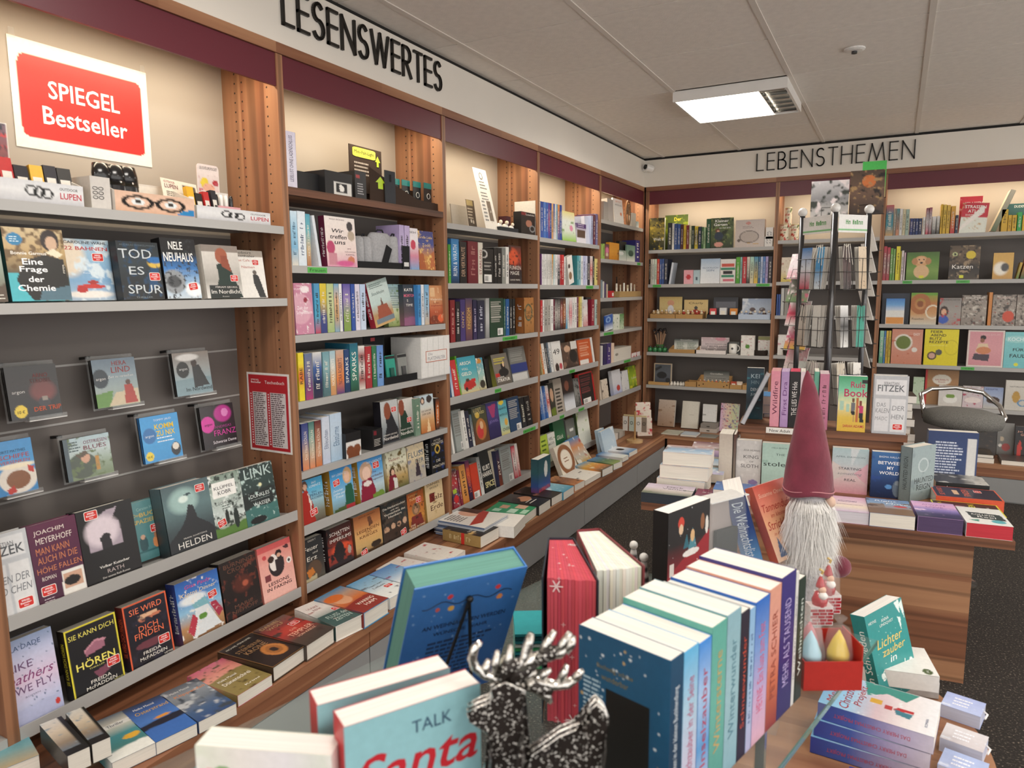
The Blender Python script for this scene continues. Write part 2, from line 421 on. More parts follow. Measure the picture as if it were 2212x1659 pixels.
def print_parts(o,w,h,ops):
    I = Matrix.Identity(4); fine = MB()
    for op in ops:
        if op[0] == 't':
            lt = MB(); letters(lt,I,w,h,[op])
            if lt.v: lt.build('lettering','print',o)
        elif op[0] in ('L','bc'): letters(fine,I,w,h,[op])
    if fine.v: fine.build('fine_print','print',o)['kind'] = 'stuff'
def book(M,w,h,t,ops,spine=None,stext=None,scol='ffffff',back=None,hard=False,g=.0035,name='paperback_book',pages='ece6da',
         label=None,group=None,parts=True,cat='book',mat='print',sdown=False,sth=.5,slen=.6,edge=None,seed=1):
    """local frame: x from the spine to the fore-edge, y from the front cover back, z up"""
    c = .0028 if hard else .0009; e = .003 if hard else .0006
    mb = MB(); base = next((o[1] for o in ops if o[0] in ('g','gx')),'cccccc')
    spine = spine or base; back = back or spine.split('-')[0]
    art = [o for o in ops if o[0] in ART]
    grid(mb,Matrix.Identity(4),w,h,art,g)
    bc = lin(back); inn = lin('d8d2c6')
    mb.box((0,0,0),(w,c,h),bc,skip='f'); mb.box((0,t-c,0),(w,t,h),bc)
    SM = Matrix.Identity(4)
    # spine sheet, painted top to bottom
    n = 10; cs = ramp(spine,np.linspace(0,1,n)); pts = []; cols = []
    for i in range(n):
        z = h*(1-i/(n-1))
        for y in (t,0): pts.append((0,y,z)); cols.append(tuple(cs[i]))
    mb.add(pts,[(2*i,2*i+2,2*i+3,2*i+1) for i in range(n-1)],cols)
    mb.box((0,c,0),(c,t-c,h),bc,skip='l')
    pb = MB().box((c,c,e),(w-e*1.2,t-c,h-e),lin(pages)) if not edge else MB().box((c,c,e),(w-e*1.2,t-c,h-e),lin(edge))
    lt = MB()
    if not parts: letters(lt,Matrix.Identity(4),w,h,ops)
    if stext:
        SPB = SPM_DN if sdown else SPM_UP
        if stext == '~':
            q = T(-.0004,t/2,h*(.82 if sdown else .2)) @ SPB; squiggle(lt,q,h*slen,t*sth*.8,scol,seed)
        else:
            lay_text(lt,stext,T(-.0004,t/2,h*.52) @ SPB,0,0,h*slen,t*sth,scol)
    if not parts:
        mb.add(pb.v,pb.f,pb.c,mi=1)
        if lt.v: mb.add(lt.v,lt.f,lt.c,mi=0)
        o = mb.build(name,[mat,'paper'],None,M)
    else:
        o = mb.build(name,mat,None,M); pb.build('page_block','paper',o)
        print_parts(o,w,h,ops)
        if stext and lt.v:
            so = lt.build('spine_lettering','print',o)
            if stext == '~' or ' ' in stext: so['kind'] = 'stuff'
        for op in ops:
            if op[0] == 's':
                s = link('sticker',sticker_mesh(1),o); sc = op[3] if len(op) > 3 else 1.
                s.matrix_local = T(op[1]*w,-.0002,(1-op[2])*h) @ Matrix.Diagonal((sc,1,sc,1)) @ RY(-op[4] if len(op) > 4 else 0)
    if label: tag(o,label,cat,group)
    return o

ORD = ['first','second','third','fourth','fifth','sixth','seventh','eighth','ninth','tenth','eleventh','twelfth','thirteenth','fourteenth','fifteenth',
       'sixteenth','seventeenth','eighteenth','nineteenth','twentieth','twenty-first','twenty-second','twenty-third','twenty-fourth','twenty-fifth','twenty-sixth','twenty-seventh','twenty-eighth','twenty-ninth','thirtieth']
def cname(hx):
    import colorsys
    r,g,b = [int(hx[i:i+2],16)/255 for i in (0,2,4)] if len(hx) == 6 else [int(c*2,16)/255 for c in hx]
    H,Sx,V = colorsys.rgb_to_hsv(r,g,b); H *= 360
    if V < .2: return 'black'
    if Sx < .13: return 'white' if V > .8 else ('pale grey' if V > .62 else 'grey' if V > .35 else 'charcoal')
    n = ('red' if H < 14 or H > 345 else 'orange' if H < 38 else 'yellow' if H < 66 else 'green' if H < 160 else 'teal' if H < 192 else 'blue' if H < 250 else 'purple' if H < 300 else 'pink')
    if n == 'orange' and V < .6: n = 'brown'
    if n == 'orange' and Sx < .4: n = 'beige'
    if n == 'yellow' and Sx < .35: return 'cream'
    if n == 'blue' and V < .42: return 'navy'
    if n == 'red' and V < .5: return 'maroon'
    if n == 'red' and Sx < .5: return 'salmon'
    if V < .42: return 'dark '+n
    if Sx < .38 and V > .6: return 'pale '+n
    return n
def cdesc(cols):
    out = []
    for c in cols.split('-'):
        n = cname(c)
        if n not in out: out.append(n)
    return ' and '.join(out[:2])
BAYN = {1: 'red-poster bay',2: 'owl-box bay',3: 'leaflet-stand bay',4: 'blue-row bay',5: 'tree-ornament bay',6: 'drum-box bay',7: 'bay behind card spinner',8: 'road-atlas bay'}
KINDN = {4: 'guidebook',5: 'gift_book',6: 'gift_book',7: 'notebook',8: 'handbook'}
SHN = {0: 'top shelf',1: 'second shelf',2: 'third shelf',3: 'fourth shelf',4: 'fifth shelf',5: 'sixth shelf',6: 'lowest shelf',9: 'ledge'}
def where(bay,sh,i):
    return f"{ORD[i]} towards the corner, {SHN[sh]}, {BAYN[bay]}" if bay < 6 else f"{ORD[i]} from the corner, {SHN[sh]}, {BAYN[bay]}"

def shelf_run(wall,bay,sh,z,crop,items,lean=0.,tilt=0.,g=.0035,parts=True,tops=None):
    """items along one shelf. ('s', X0, X1, Ytop, colours, text, ink, opts) spine out; ('f', X0, X1, Ytop, ops, opts) cover out.
    X, Y are read off the photograph in the given crop (left, top, magnification)."""
    ox,oy,k = crop; zs = z+.0135
    for i,it in enumerate(items):
        kind,X0,X1,Y = it[0],it[1],it[2],it[3]
        o = it[-1] if isinstance(it[-1],dict) else {}
        if Y is None: Y = tops[0][1]+(tops[1][1]-tops[0][1])*((X0+X1)/2-tops[0][0])/(tops[1][0]-tops[0][0])
        if Y < 60 and tops and o.get('rel'): Y += tops[0][1]+(tops[1][1]-tops[0][1])*((X0+X1)/2-tops[0][0])/(tops[1][0]-tops[0][0])
        dx = o.get('dx',0.); th = o.get('lean',lean); zb = zs+o.get('dz',0.)
        base = .010 if kind == 'f' else .014
        if wall == 'L':
            xf = -base-dx
            p0,p1 = along_y(ox+X0/k,xf,zb),along_y(ox+X1/k,xf,zb)
            pm = p0 if kind == 'f' else (p0+p1)/2
            hgt = height(oy+Y/k,xf,pm)-zb
        else:
            yf = 4+base+dx
            p0,p1 = along_x(ox+X0/k,yf,zb),along_x(ox+X1/k,yf,zb)
            pm = p0 if kind == 'f' else (p0+p1)/2
            hgt = height(oy+Y/k,pm,yf)-zb
        s = math.sin(math.radians(th)); cth = math.cos(math.radians(th))
        wd = max(.004,p1-p0)
        seed = bay*1000+sh*100+i
        if kind == 'f':
            # leaning back moves the top away: correct the height that the photograph shows
            a = hgt
            for _ in range(6):
                if wall == 'L': hh = (height(oy+Y/k,xf-a*s,pm)-zb)/cth
                else: hh = (height(oy+Y/k,pm,yf+a*s)-zb)/cth
                a = hh
            t = o.get('t',.028); hgt = a
            up = max(0.,t*s-t*math.tan(math.radians(tilt)))
            Mx = (T(xf,p0,zb+up) @ RZ(90) if wall == 'L' else T(p0,yf,zb+up)) @ RX(-th) @ RY(o.get('roll',0))
            desc = o.get('desc') or cdesc(next(q[1] for q in it[4] if q[0] in ('g','gx')))+' cover facing out'
            book(Mx,wd,hgt,t,it[4],spine=o.get('spine'),stext=o.get('st'),scol=o.get('sc','ffffff'),hard=o.get('hard',False),g=o.get('g',g),
                 name=o.get('name','hardcover_book' if o.get('hard') else KINDN.get(bay,'paperback_book')),label=f"{desc}, {where(bay, sh, i)}",parts=parts or o.get('parts',False),
                 cat=o.get('cat','book'),group=f"books in the {BAYN[bay]}",pages=o.get('pages','e4ded2'),seed=seed,mat=o.get('mat','print'))
        else:
            cols = it[4]; txt = it[5] if len(it) > 5 and not isinstance(it[5],dict) else '~'; ink = it[6] if len(it) > 6 and not isinstance(it[6],dict) else None
            if ink is None:
                r = lin(cols.split('-')[len(cols.split('-'))//2]); ink = '2a2622' if sum(r) > .9 else 'e9e2d4'
            hgt /= cth if not th else 1
            dep = o.get('dep',min(.155,hgt*.66))
            Mx = (T(xf,p1,zb) @ RZ(180) if wall == 'L' else T(p1,yf,zb) @ RZ(90))
            if th:   # leaning back on a tilted shelf: turn about the front foot
                up = max(0.,dep*s-dep*math.tan(math.radians(tilt)))
                Mx = (T(xf,p1,zb+up) @ RZ(180) @ RY(th) if wall == 'L' else T(p1,yf,zb+up) @ RZ(90) @ RY(th))
            if o.get('roll'):
                Mx = Mx @ RX(o['roll'])
            book(Mx,dep,hgt,wd-.0006,[('g',cols)],spine=cols,stext=txt or None,scol=ink,hard=o.get('hard',False),parts=parts,name='hardcover_book' if o.get('hard') else KINDN.get(bay,'paperback_book'),
                 label=f"{o.get('desc') or cdesc(cols)+' spine'}, {where(bay, sh, i)}",group=f"books in the {BAYN[bay]}",seed=seed,sth=o.get('sth',.5),slen=o.get('slen',.6),pages=o.get('pages','e4ded2'))

# ------------------------------------------------------------------ the room
CEIL = 2.486
def struct(o,kind='structure'): o['kind'] = kind; return o
struct(MB().box((-.6,-5.2,-.05),(5.6,4.6,0)).build('floor','carpet'))
struct(MB().box((-.40,-5.2,0),(-.30,4.4,2.7)).build('wall_left','wall'))
struct(MB().box((-.40,4.30,0),(5.6,4.40,2.7)).build('wall_back','wall'))
# right and front walls left out so the added world fill reaches in
# fascia boards above the bookcases; shadow gap over them painted dark
fz0,fz1 = 2.253,2.466
struct(MB().box((-.299,-3.0,fz0),(0,3.9995,fz1)).build('trim_1','fascia'))
struct(MB().box((-.299,4.0,fz0),(5.49,4.299,fz1)).build('trim_2','fascia'))
struct(MB().box((-.299,-3.0,fz1),(-.012,4.0,CEIL)).build('shadow_gap_left','dark'))
struct(MB().box((-.299,4.012,fz1),(5.49,4.299,CEIL)).build('shadow_gap_back','dark'))
# ceiling: dark void board, T-bars, and the tiles
ceil = struct(MB().box((-.299,-5.1,CEIL+.012),(5.5,4.299,CEIL+.06)).build('ceiling','grid'))
xs = [-.45+.6*i for i in range(11)]; ys = [-5.08+.6*i for i in range(17)]
ys = [.92+.6017*i for i in range(-10,7)]
tile_me = MB().box((-.289,-.2972,0),(.289,.2972,.010)).mesh('ceiling_tile','tile')
for i in range(10):
    for j in range(16):
        x,y = xs[i]+.3,ys[j]+.3
        if y > 4.3 or x > 5.5 or (abs(x-1.05) < .1 and abs(y-2.42) < .1) : continue
        x0,x1 = max(-.299,x-.289),min(5.5,x+.289); y0,y1 = max(-5.1,y-.2972),min(4.29,y+.2972)
        if x1-x0 < .02 or y1-y0 < .02: continue
        if x1-x0 > .57 and y1-y0 > .59: o = link('ceiling_tile',tile_me,ceil); o.location = (x,y,CEIL-.001)
        else: MB().box((x0-x,y0-y,0),(x1-x,y1-y,.010)).build('ceiling_tile','tile',ceil,T(x,y,CEIL-.001))
for x in xs:
    if -.28 < x < 5.45: MB().box((x-.0115,-5.1,CEIL-.005),(x+.0115,4.29,CEIL+.004)).build('ceiling_bar','grid',ceil)
# ceiling light fixtures
def ceiling_light(x,y,label):
    r = empty('ceiling_light',T(x,y,CEIL-.056)); tag(r,label,'ceiling light','ceiling lights')
    hw = .295
    mb = MB()
    for a,b in (((-hw,-hw,0),(hw,-hw+.012,.054)),((-hw,hw-.012,0),(hw,hw,.054)),((-hw,-hw+.012,0),(-hw+.012,hw-.012,.054)),((hw-.012,-hw+.012,0),(hw,hw-.012,.054))): mb.box(a,b)
    mb.build('frame','white_plastic',r)
    MB().box((-hw+.013,-hw+.013,.045),(hw-.013,hw-.013,.054)).build('reflector','chrome',r)
    MB().box((-hw+.02,-hw+.02,.004),(hw-.15,hw-.02,.012)).build('diffuser','lamp',r)
    for i in range(6):
        yy = -hw+.05+i*.098
        MB().box((hw-.14,yy,.004),(hw-.02,yy+.004,.04)).build('louvre_blade','chrome',r)
    MB().box((hw-.145,-hw+.014,.004),(hw-.141,hw-.014,.04)).build('louvre_rail','chrome',r)
    ld = bpy.data.lights.new('ceiling_lamp','AREA'); ld.shape = 'SQUARE'; ld.size = .5; ld.energy = LAMP_W; ld.color = (1,.96,.90); ld.spread = math.radians(170)
    lo = bpy.data.objects.new('ceiling_lamp',ld); COL.objects.link(lo); lo.parent = r; lo.location = (-.05,0,-.004)
ceiling_light(1.045,2.43,'bright square ceiling light with silver louvres near the corner camera')
for x,y in ((1.045,-.58),(1.045,-3.0),(2.85,.6),(2.85,-1.8),(4.3,2.43),(4.3,-.6)): ceiling_light(x,y,'bright square ceiling light further out over the shop floor')
# smoke detector and corner camera
p = on_z(1846,104,CEIL)
r = empty('smoke_detector',T(p.x,p.y,CEIL-.002)); tag(r,'small round white smoke detector on ceiling tile','smoke detector')
MB().lathe([(.045,0),(.045,-.006),(.034,-.011),(.001,-.012)]).build('base','white_plastic',r,smooth=False)
MB().lathe([(.012,-.012),(.012,-.022),(.001,-.024)]).build('sensor','steel_dark',r)
r = empty('security_camera',T(.055,3.945,2.395)); tag(r,'small white security camera in the ceiling corner','security camera')
MB().box((-.055,-.01,-.02),(-.03,.055,.03)).build('bracket','white_plastic',r)
MB().lathe([(.001,-.03),(.026,-.03),(.03,-.02),(.03,.035),(.001,.036)],M=RZ(-40) @ RX(78)).build('housing','white_plastic',r,smooth=False)
MB().lathe([(.001,.0361),(.02,.0361),(.018,.046),(.001,.047)],M=RZ(-40) @ RX(78)).build('lens','black',r)

# ------------------------------------------------------------------ bookcases
CR = {'z0': 2.110,'z1': 2.217}
def bookcase(wall,n,a,b,shelves,label,tiltz=(),wood=(),left_post=True,right_post=False,zlow=.25):
    """one bay between a and b along its wall. shelves: heights of the front lips"""
    # local frame: x along the wall, y into the wall, z up; front plane y = 0
    M = T(0,a,0) @ RZ(90) if wall == 'L' else T(a,4.0,0)
    r = empty('bookcase',M); tag(r,label,'bookcase','bookcase bays')
    W = b-a; D = .28
    sidem = 'wood_side_'+wall
    if left_post: MB().box((-.014,0,zlow),(.014,D,2.2165)).build('upright',sidem,r)
    if right_post: MB().box((W-.014,0,zlow),(W+.014,D,2.2165)).build('upright',sidem,r)
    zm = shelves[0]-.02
    MB().box((.0145,D-.012,zlow),(W-.0145,D,zm)).build('back_panel','panel_shaded',r)
    MB().box((.0145,D-.012,zm+.0005),(W-.0145,D,2.2165)).build('upper_back_panel','panel_lit',r)
    MB().box((-.014,-.004,2.2175),(W-.0142,D,2.2525)).build('top_rail','wood_x',r)
    MB().box((.0145,.004,CR['z0']),(W-.0145,.014,CR['z1']-.0005)).build('header_panel','crimson',r)
    for z in shelves:
        tl = 8. if z in tiltz else 0.
        sh = empty('shelf') if False else None
        if z in wood:
            MB().box((.0145,0.001,z-.014),(W-.0145,D-.013,z+.013)).build('shelf','wood_x',r)
            continue
        mb = MB(); Mt = T(0,0,z+.013) @ RX(-tl)
        mb.obox(Mt,(.0148,.004,-.012),(W-.0148,D-.02-(.008 if tl else 0),0))
        s = mb.build('shelf','shelf_grey',r)
        MB().box((.0148,0,z-.013),(W-.0148,.0038,z+(.024 if tl else .0135))).build('lip','shelf_grey',s)
    # strip light behind the header panel
    st = empty('shelf_light',M @ T(W/2,.05,2.165)); tag(st,f'warm strip light behind header, {BAYN[n] if a > -1.5 else "bay before the red-poster bay"}','shelf light','shelf strip lights')
    MB().box((-W/2+.06,0,0),(W/2-.06,.028,.012)).build('tube','strip',st)
    MB().box((-W/2+.05,-.004,.0125),(W/2-.05,.034,.03)).build('housing','white_plastic',st)
    ld = bpy.data.lights.new('strip_lamp','AREA'); ld.shape = 'RECTANGLE'; ld.size = W-.14; ld.size_y = .03; ld.energy = STRIP_W*W; ld.color = (1,.85,.63)
    lo = bpy.data.objects.new('strip_lamp',ld); COL.objects.link(lo); lo.parent = st; lo.matrix_local = T(0,.012,-.004) @ RX(10)
    return r
for wl,hx in (('L',(.045,.175,.215)),('B',(.045,.175,.215))):
    woodmat('wood_side_'+wl,*WD,'z')
# drilled rows are read along the depth (local y) of each upright
def add_holes(name):
    m = MATS[name]; nt = m.node_tree; L = nt.links.new; b = nt.nodes['Principled BSDF']
    src = b.inputs['Base Color'].links[0].from_socket
    tc = N(nt,'ShaderNodeTexCoord'); sx = N(nt,'ShaderNodeSeparateXYZ'); L(tc.outputs['Object'],sx.inputs[0])
    def mth(op,a,bb=None):
        n = N(nt,'ShaderNodeMath',operation=op)
        for i,v in enumerate((a,bb)):
            if v is None: continue
            if isinstance(v,(int,float)): n.inputs[i].default_value = v
            else: L(v,n.inputs[i])
        return n.outputs[0]
    pz = mth('PINGPONG',sx.outputs['Z'],.016); tot = None
    for d in (.05,.17,.205):
        dy = mth('SUBTRACT',sx.outputs['Y'],d)
        hit = mth('LESS_THAN',mth('ADD',mth('MULTIPLY',dy,dy),mth('MULTIPLY',pz,pz)),.0034**2)
        tot = hit if tot is None else mth('MAXIMUM',tot,hit)
    m2 = N(nt,'ShaderNodeMix',data_type='RGBA'); L(tot,m2.inputs['Factor']); L(src,m2.inputs['A']); m2.inputs['B'].default_value = (.03,.018,.012,1)
    L(m2.outputs['Result'],b.inputs['Base Color'])
add_holes('wood_side_L'); add_holes('wood_side_B')
ZS = {1: (1.63,1.383,.604,.31),2: (1.77,1.498,1.25,1.008,.747,.533,.309),3: (1.723,1.44,1.154,.877,.592,.31),
      4: (1.716,1.435,1.15,.878,.595,.306),5: (1.903,1.625,1.343,1.091,.845,.58),6: (1.725,1.444,1.16,.875,.597),
      7: (1.767,1.453,1.195,.885),8: (1.772,1.455,1.14,.853,.56)}
bookcase('L',1,-1,0,ZS[1],'wooden wall bookcase bay with red bestseller poster on its back',tiltz=ZS[1][2:])
bookcase('L',2,0,1,ZS[2],'wooden wall bookcase bay with black owl boxes on its wooden top shelf',tiltz=(.533,.309),wood=(1.77,))
bookcase('L',3,1,2,ZS[3],'wooden wall bookcase bay with white leaflet stand on top shelf',tiltz=ZS[3][3:])
bookcase('L',4,2,3,ZS[4],'wooden wall bookcase bay with row of blue spines on top shelf',tiltz=ZS[4][3:])
bookcase('L',5,3,4,ZS[5],'wooden corner bookcase bay with round tree ornament on top shelf',tiltz=(.58,),right_post=True)
bookcase('L',1,-2,-1,(1.63,1.383,1.0,.604,.31),'wooden wall bookcase bay standing before the red-poster bay')
bookcase('B',6,.028,1.048,ZS[6],'wooden back-wall bookcase bay with drum box on top shelf')
bookcase('B',7,1.048,1.773,ZS[7],'narrow wooden bookcase bay behind the card spinner')
bookcase('B',8,1.773,3.0,ZS[8],'wide wooden bookcase bay with red road atlas on top shelf',right_post=True)
# slat grooves of the red-poster bay's display panel: separate boards
PANZ = [.63,.775,.93,1.085,1.235,1.37]

# ledge (continuous worktop) and base drawers
LEDGE = .25
e = .307
for poly,mt,lb in (([(-.265,-3.0),(e,-3.0),(e,4-e),(-.265,4.265)],'wood_y','long wooden ledge below the left-hand wall bookcases, mitred at the corner'),
                     ([(e+.0006,4-e),(5.4,4-e),(5.4,4.265),(-.2644,4.265)],'wood_x','wooden ledge below the back-wall bookcases, mitred at the corner')):
    mb = MB(); mb.prism(poly,0,1); mb.v = [(x,z,LEDGE-.028 + .0275*y) for (x,y,z) in mb.v]
    tag(mb.build('ledge_top',mt),lb,'ledge')
def base_unit(wall,a,b,label):
    M = T(e,a,0) @ RZ(90) if wall == 'L' else T(a,4-e,0)
    r = empty('base_cabinet',M); tag(r,label,'base cabinet','base cabinets under the ledge'); W = b-a
    MB().box((.002,.012,.0),(W-.002,.4,.2205)).build('body','drawer_grey',r)
    MB().box((.002,.002,.165),(W-.002,.0115,.2205)).build('apron','wood_x',r)
    MB().box((.003,.004,.008),(W-.003,.0115,.161)).build('drawer_front','drawer_grey',r)
for i,n in enumerate(('poster-side neighbour bay','red-poster bay','owl-box bay','leaflet-stand bay','blue-row bay')):
    base_unit('L',-2.0+i+.0,-1.0+i,f'grey drawer base cabinet with wooden apron under the {n}')
base_unit('L',3.0,3.69,'short grey drawer base cabinet under the tree-ornament bay')
base_unit('B',.32,1.048,'grey drawer base cabinet with wooden apron under the drum-box bay')
base_unit('B',1.048,1.773,'grey drawer base cabinet behind the card spinner')
base_unit('B',1.773,3.0,'wide grey drawer base cabinet under the road-atlas bay')

# ------------------------------------------------------------------ wall signs: geometric capitals drawn with round strokes
def arc(cx,cy,rx,ry,a0,a1,n=14):
    return [(cx+rx*math.cos(math.radians(a0+(a1-a0)*i/n)),cy+ry*math.sin(math.radians(a0+(a1-a0)*i/n))) for i in range(n+1)]
STROKES = {  # (width, strokes) on a cap height of 1
 'L': (.42,[[(0,1),(0,0),(.42,0)]]),'E': (.44,[[(.44,1),(0,1),(0,0),(.44,0)],[(0,.53),(.42,.53)]]),
 'S': (.46,[arc(.23,.76,.21,.24,40,270)[:-1]+arc(.23,.26,.23,.26,90,-150)]),
 'N': (.66,[[(0,0),(0,1),(.66,0),(.66,1)]]),'W': (.98,[[(0,1),(.25,0),(.49,1),(.73,0),(.98,1)]]),
 'R': (.5,[[(0,0),(0,1),(.2,1)]+arc(.2,.74,.26,.26,90,-90)+[(0,.48)],[(.2,.48),(.5,0)]]),
 'T': (.5,[[(0,1),(.5,1)],[(.25,1),(.25,0)]]),'H': (.62,[[(0,0),(0,1)],[(.62,0),(.62,1)],[(0,.53),(.62,.53)]]),
 'B': (.48,[[(0,0),(0,1),(.18,1)]+arc(.18,.77,.22,.23,90,-90)+[(0,.54)],[(.18,.54)]+arc(.2,.27,.28,.27,90,-90)+[(0,0),(0,.54)]]),
 'M': (.9,[[(0,0),(.16,1),(.45,.08),(.74,1),(.9,0)]])}
def sign(word,M,width,cap,th,label,squeeze):
    r = empty('wall_sign',M); tag(r,label,'wall sign')
    gap = .25; tot = sum(STROKES[c][0] for c in word)+gap*(len(word)-1); k = width/tot; x = 0
    for c in word:
        w,st = STROKES[c]; mb = MB()
        for pl in st:
            P = [((x+a*1.0)*k,b*cap) for a,b in pl]
            for (ax,az),(bx,bz) in zip(P,P[1:]):
                d = math.hypot(bx-ax,bz-az)
                if d < 1e-5: continue
                ux,uz = (bx-ax)/d,(bz-az)/d; q = th/2
                poly = [(ax-ux*q+uz*q,az-uz*q-ux*q),(bx+ux*q+uz*q,bz+uz*q-ux*q),(bx+ux*q-uz*q,bz+uz*q+ux*q),(ax-ux*q-uz*q,az-uz*q+ux*q)]
                mb.prism(poly,-.011,-.001)
        mb.build('letter','letter_black',r); x += w+gap
sign('LESENSWERTES',T(0,.022,2.320) @ RZ(90),.955,.117,.0105,'dark capital letters reading LESENSWERTES on the left fascia',1)
sign('LEBENSTHEMEN',T(.888,4,2.312) @ RZ(0),1.055,.123,.0078,'thin dark capital letters reading LEBENSTHEMEN on the back fascia',1)

# ------------------------------------------------------------------ red-poster bay (bay 1)
A = (0,450,3.318); B = (0,850,3.318); Cc = (0,1159,3.318)
RED,CRM = 'c8281e','f0ebe2'
def ttl(s,cx,cy,w,h,c,**kw): return ('t',s,cx,cy,w,h,c,kw)
shelf_run('L',1,1,1.383,A,[
 ('f',-60,62,190,[('g','b9c4bd-8f9c8e-6d5a44'),('w',.75,.05,3,'5b4d40',4),('L',.5,.9,.9,.95,2,'e8e4d8')],{'desc': 'grey-green landscape cover cut by the frame','t': .03,'spine': '1d4a4a'}),
 ('f',92,521,140,[('g','c9b48c-b89a68-3a3a34-5bb0b8'),('n','6b5230',.42,9,3),('r',0,.62,.55,1,'4fb3bd'),('p',[(.28,.45),(.62,.36),(.95,.42),(1.02,1),(.36,1),(.12,.72)],'23221f'),('p',[(.5,.86),(1.02,.78),(1.02,1),(.44,1)],'53707e'),
   ('e',.76,.16,.16,.15,'231512'),('e',.78,.2,.1,.1,'caa88c'),('p',[(.66,.33),(.8,.27),(.96,.35),(.85,.4)],'e8ddc0'),('e',.18,.16,.125,.085,'1a79a8'),('L',.10,.13,.26,.19,3,'cfe6ee'),
   ttl('Bonnie Garmus',.38,.345,.58,.045,'f4efe4',bold=.02),ttl('Eine',.42,.46,.34,.085,'ffffff',bold=.03),ttl('Frage',.42,.575,.46,.10,'ffffff',bold=.03),ttl('der',.44,.70,.26,.08,'ffffff',bold=.03),ttl('Chemie',.43,.82,.62,.085,'ffffff',bold=.03),ttl('PIPER',.93,.55,.16,.025,'e8e0d0',rot=90)],
   {'desc': 'cover with woman in black dress, turquoise desk','t': .035,'spine': '1f5a58-123c3e','hard': True,'g': .0028}),
 ('f',500,838,220,[('g','a9c1d0-8fb6d2-7fa8cb-a9bccd'),('e',.1,.3,.35,.3,'e5d6c0',.8),('n','d7e4ea',.42,7,5),('e',.5,.77,.3,.035,'c23a35'),('e',.55,.7,.12,.03,'a83430'),('e',.45,.9,.5,.06,'e8e2da',.8),('e',.3,.82,.12,.05,'b8322f'),
   ttl('CAROLINE WAHL',.5,.055,.9,.045,'2d2f36',bold=.01),ttl('22 BAHNEN',.5,.15,.9,.06,'b8322f',bold=.02),('s',.72,.29,.95),ttl('Roman',.45,.55,.16,.02,'e8f0f4')],{'desc': 'pale blue cover with red swimmer','t': .025,'dx': .04,'g': .0028}),
 ('f',890,1185,240,[('g','23282c-303a40-20262a-181a1c'),('e',.86,.36,.17,.09,'d6b24a',.5),('e',.88,.31,.19,.06,'2d6aa8',.4),('n','20415f',.35,11,9),('p',[(.75,.45),(.95,.45),(.86,.75),(.6,.9),(.72,.6)],'21486e'),
   ttl('ANDREAS WINKELMANN',.5,.06,.85,.03,'5f6b70'),ttl('TOD',.42,.21,.78,.16,'c6cdd0'),ttl('ES',.40,.5,.36,.14,'c6cdd0'),ttl('SPUR',.55,.82,.82,.15,'c6cdd0'),ttl('THRILLER',.5,.96,.4,.02,'8c989c'),('s',.82,.6,1.0)],
   {'desc': 'dark cover with glowing yellow jellyfish','t': .03,'spine': '15181a','g': .0028}),
 ('f',1205,1450,220,[('g','1b1a1c-17181b-3c78b8-9dbbd4-c4d0d8'),('e',.25,.72,.32,.2,'8f9498',.3),('e',.25,.72,.2,.1,'4c4f52',.5),('n','2c2f33',.36,16,2),('e',.8,.85,.25,.12,'eef2f4',.7),
   ttl('NELE',.42,.12,.4,.13,'f2f0ec',bold=.02),ttl('NEUHAUS',.47,.31,.85,.15,'f2f0ec',bold=.03),ttl('Monster',.6,.53,.55,.06,'7f99b8'),('s',.78,.8,.95,8)],{'desc': 'black cover with white owl on blue','t': .04,'spine': '131215','g': .0028}),
 ('f',1490,1748,265,[('g','d8d2c9-c9c4bd-a6a29b-e0dcd6'),('r',0,0,1,.12,'8b8078'),('p',[(.36,.36),(.7,.32),(.85,.7),(1.0,1),(.2,1),(.38,.62)],'24352f'),('e',.52,.2,.17,.15,'a05a42'),('p',[(.5,.2),(.68,.2),(.75,.5),(.5,.4)],'8f4b38'),('r',.1,.76,.9,1,'2a2f2d'),
   ttl('MIRIAM GEORG',.55,.79,.6,.035,'d8d4cc'),ttl('Im Nordlicht',.53,.875,.8,.075,'f2efe8'),('s',.8,.62,.9),ttl('Roman',.5,.965,.18,.02,'d8d4cc')],{'desc': 'grey cover with red-haired woman in green','t': .03,'spine': 'cfc9c0','g': .0028}),
 ('f',1690,1922,300,[('gx','e4e0da-efece6'),('r',0,0,1,.14,'a39a90'),ttl('Robert',.4,.05,.5,.05,'3a3a38'),ttl('Seethaler',.45,.12,.6,.05,'3a3a38'),ttl('Das Cafe ohne',.5,.21,.7,.05,'b86a5a'),ttl('Namen',.5,.35,.4,.05,'b86a5a'),('p',[(.62,.5),(.78,.52),(.85,.7),(.95,1),(.75,1),(.62,.7)],'3a3b3c'),('e',.68,.46,.06,.05,'6a625c'),('s',.74,.25,.8)],
   {'desc': 'white cover with small grey standing man','t': .022,'dx': .035,'g': .0028}),
],lean=7)
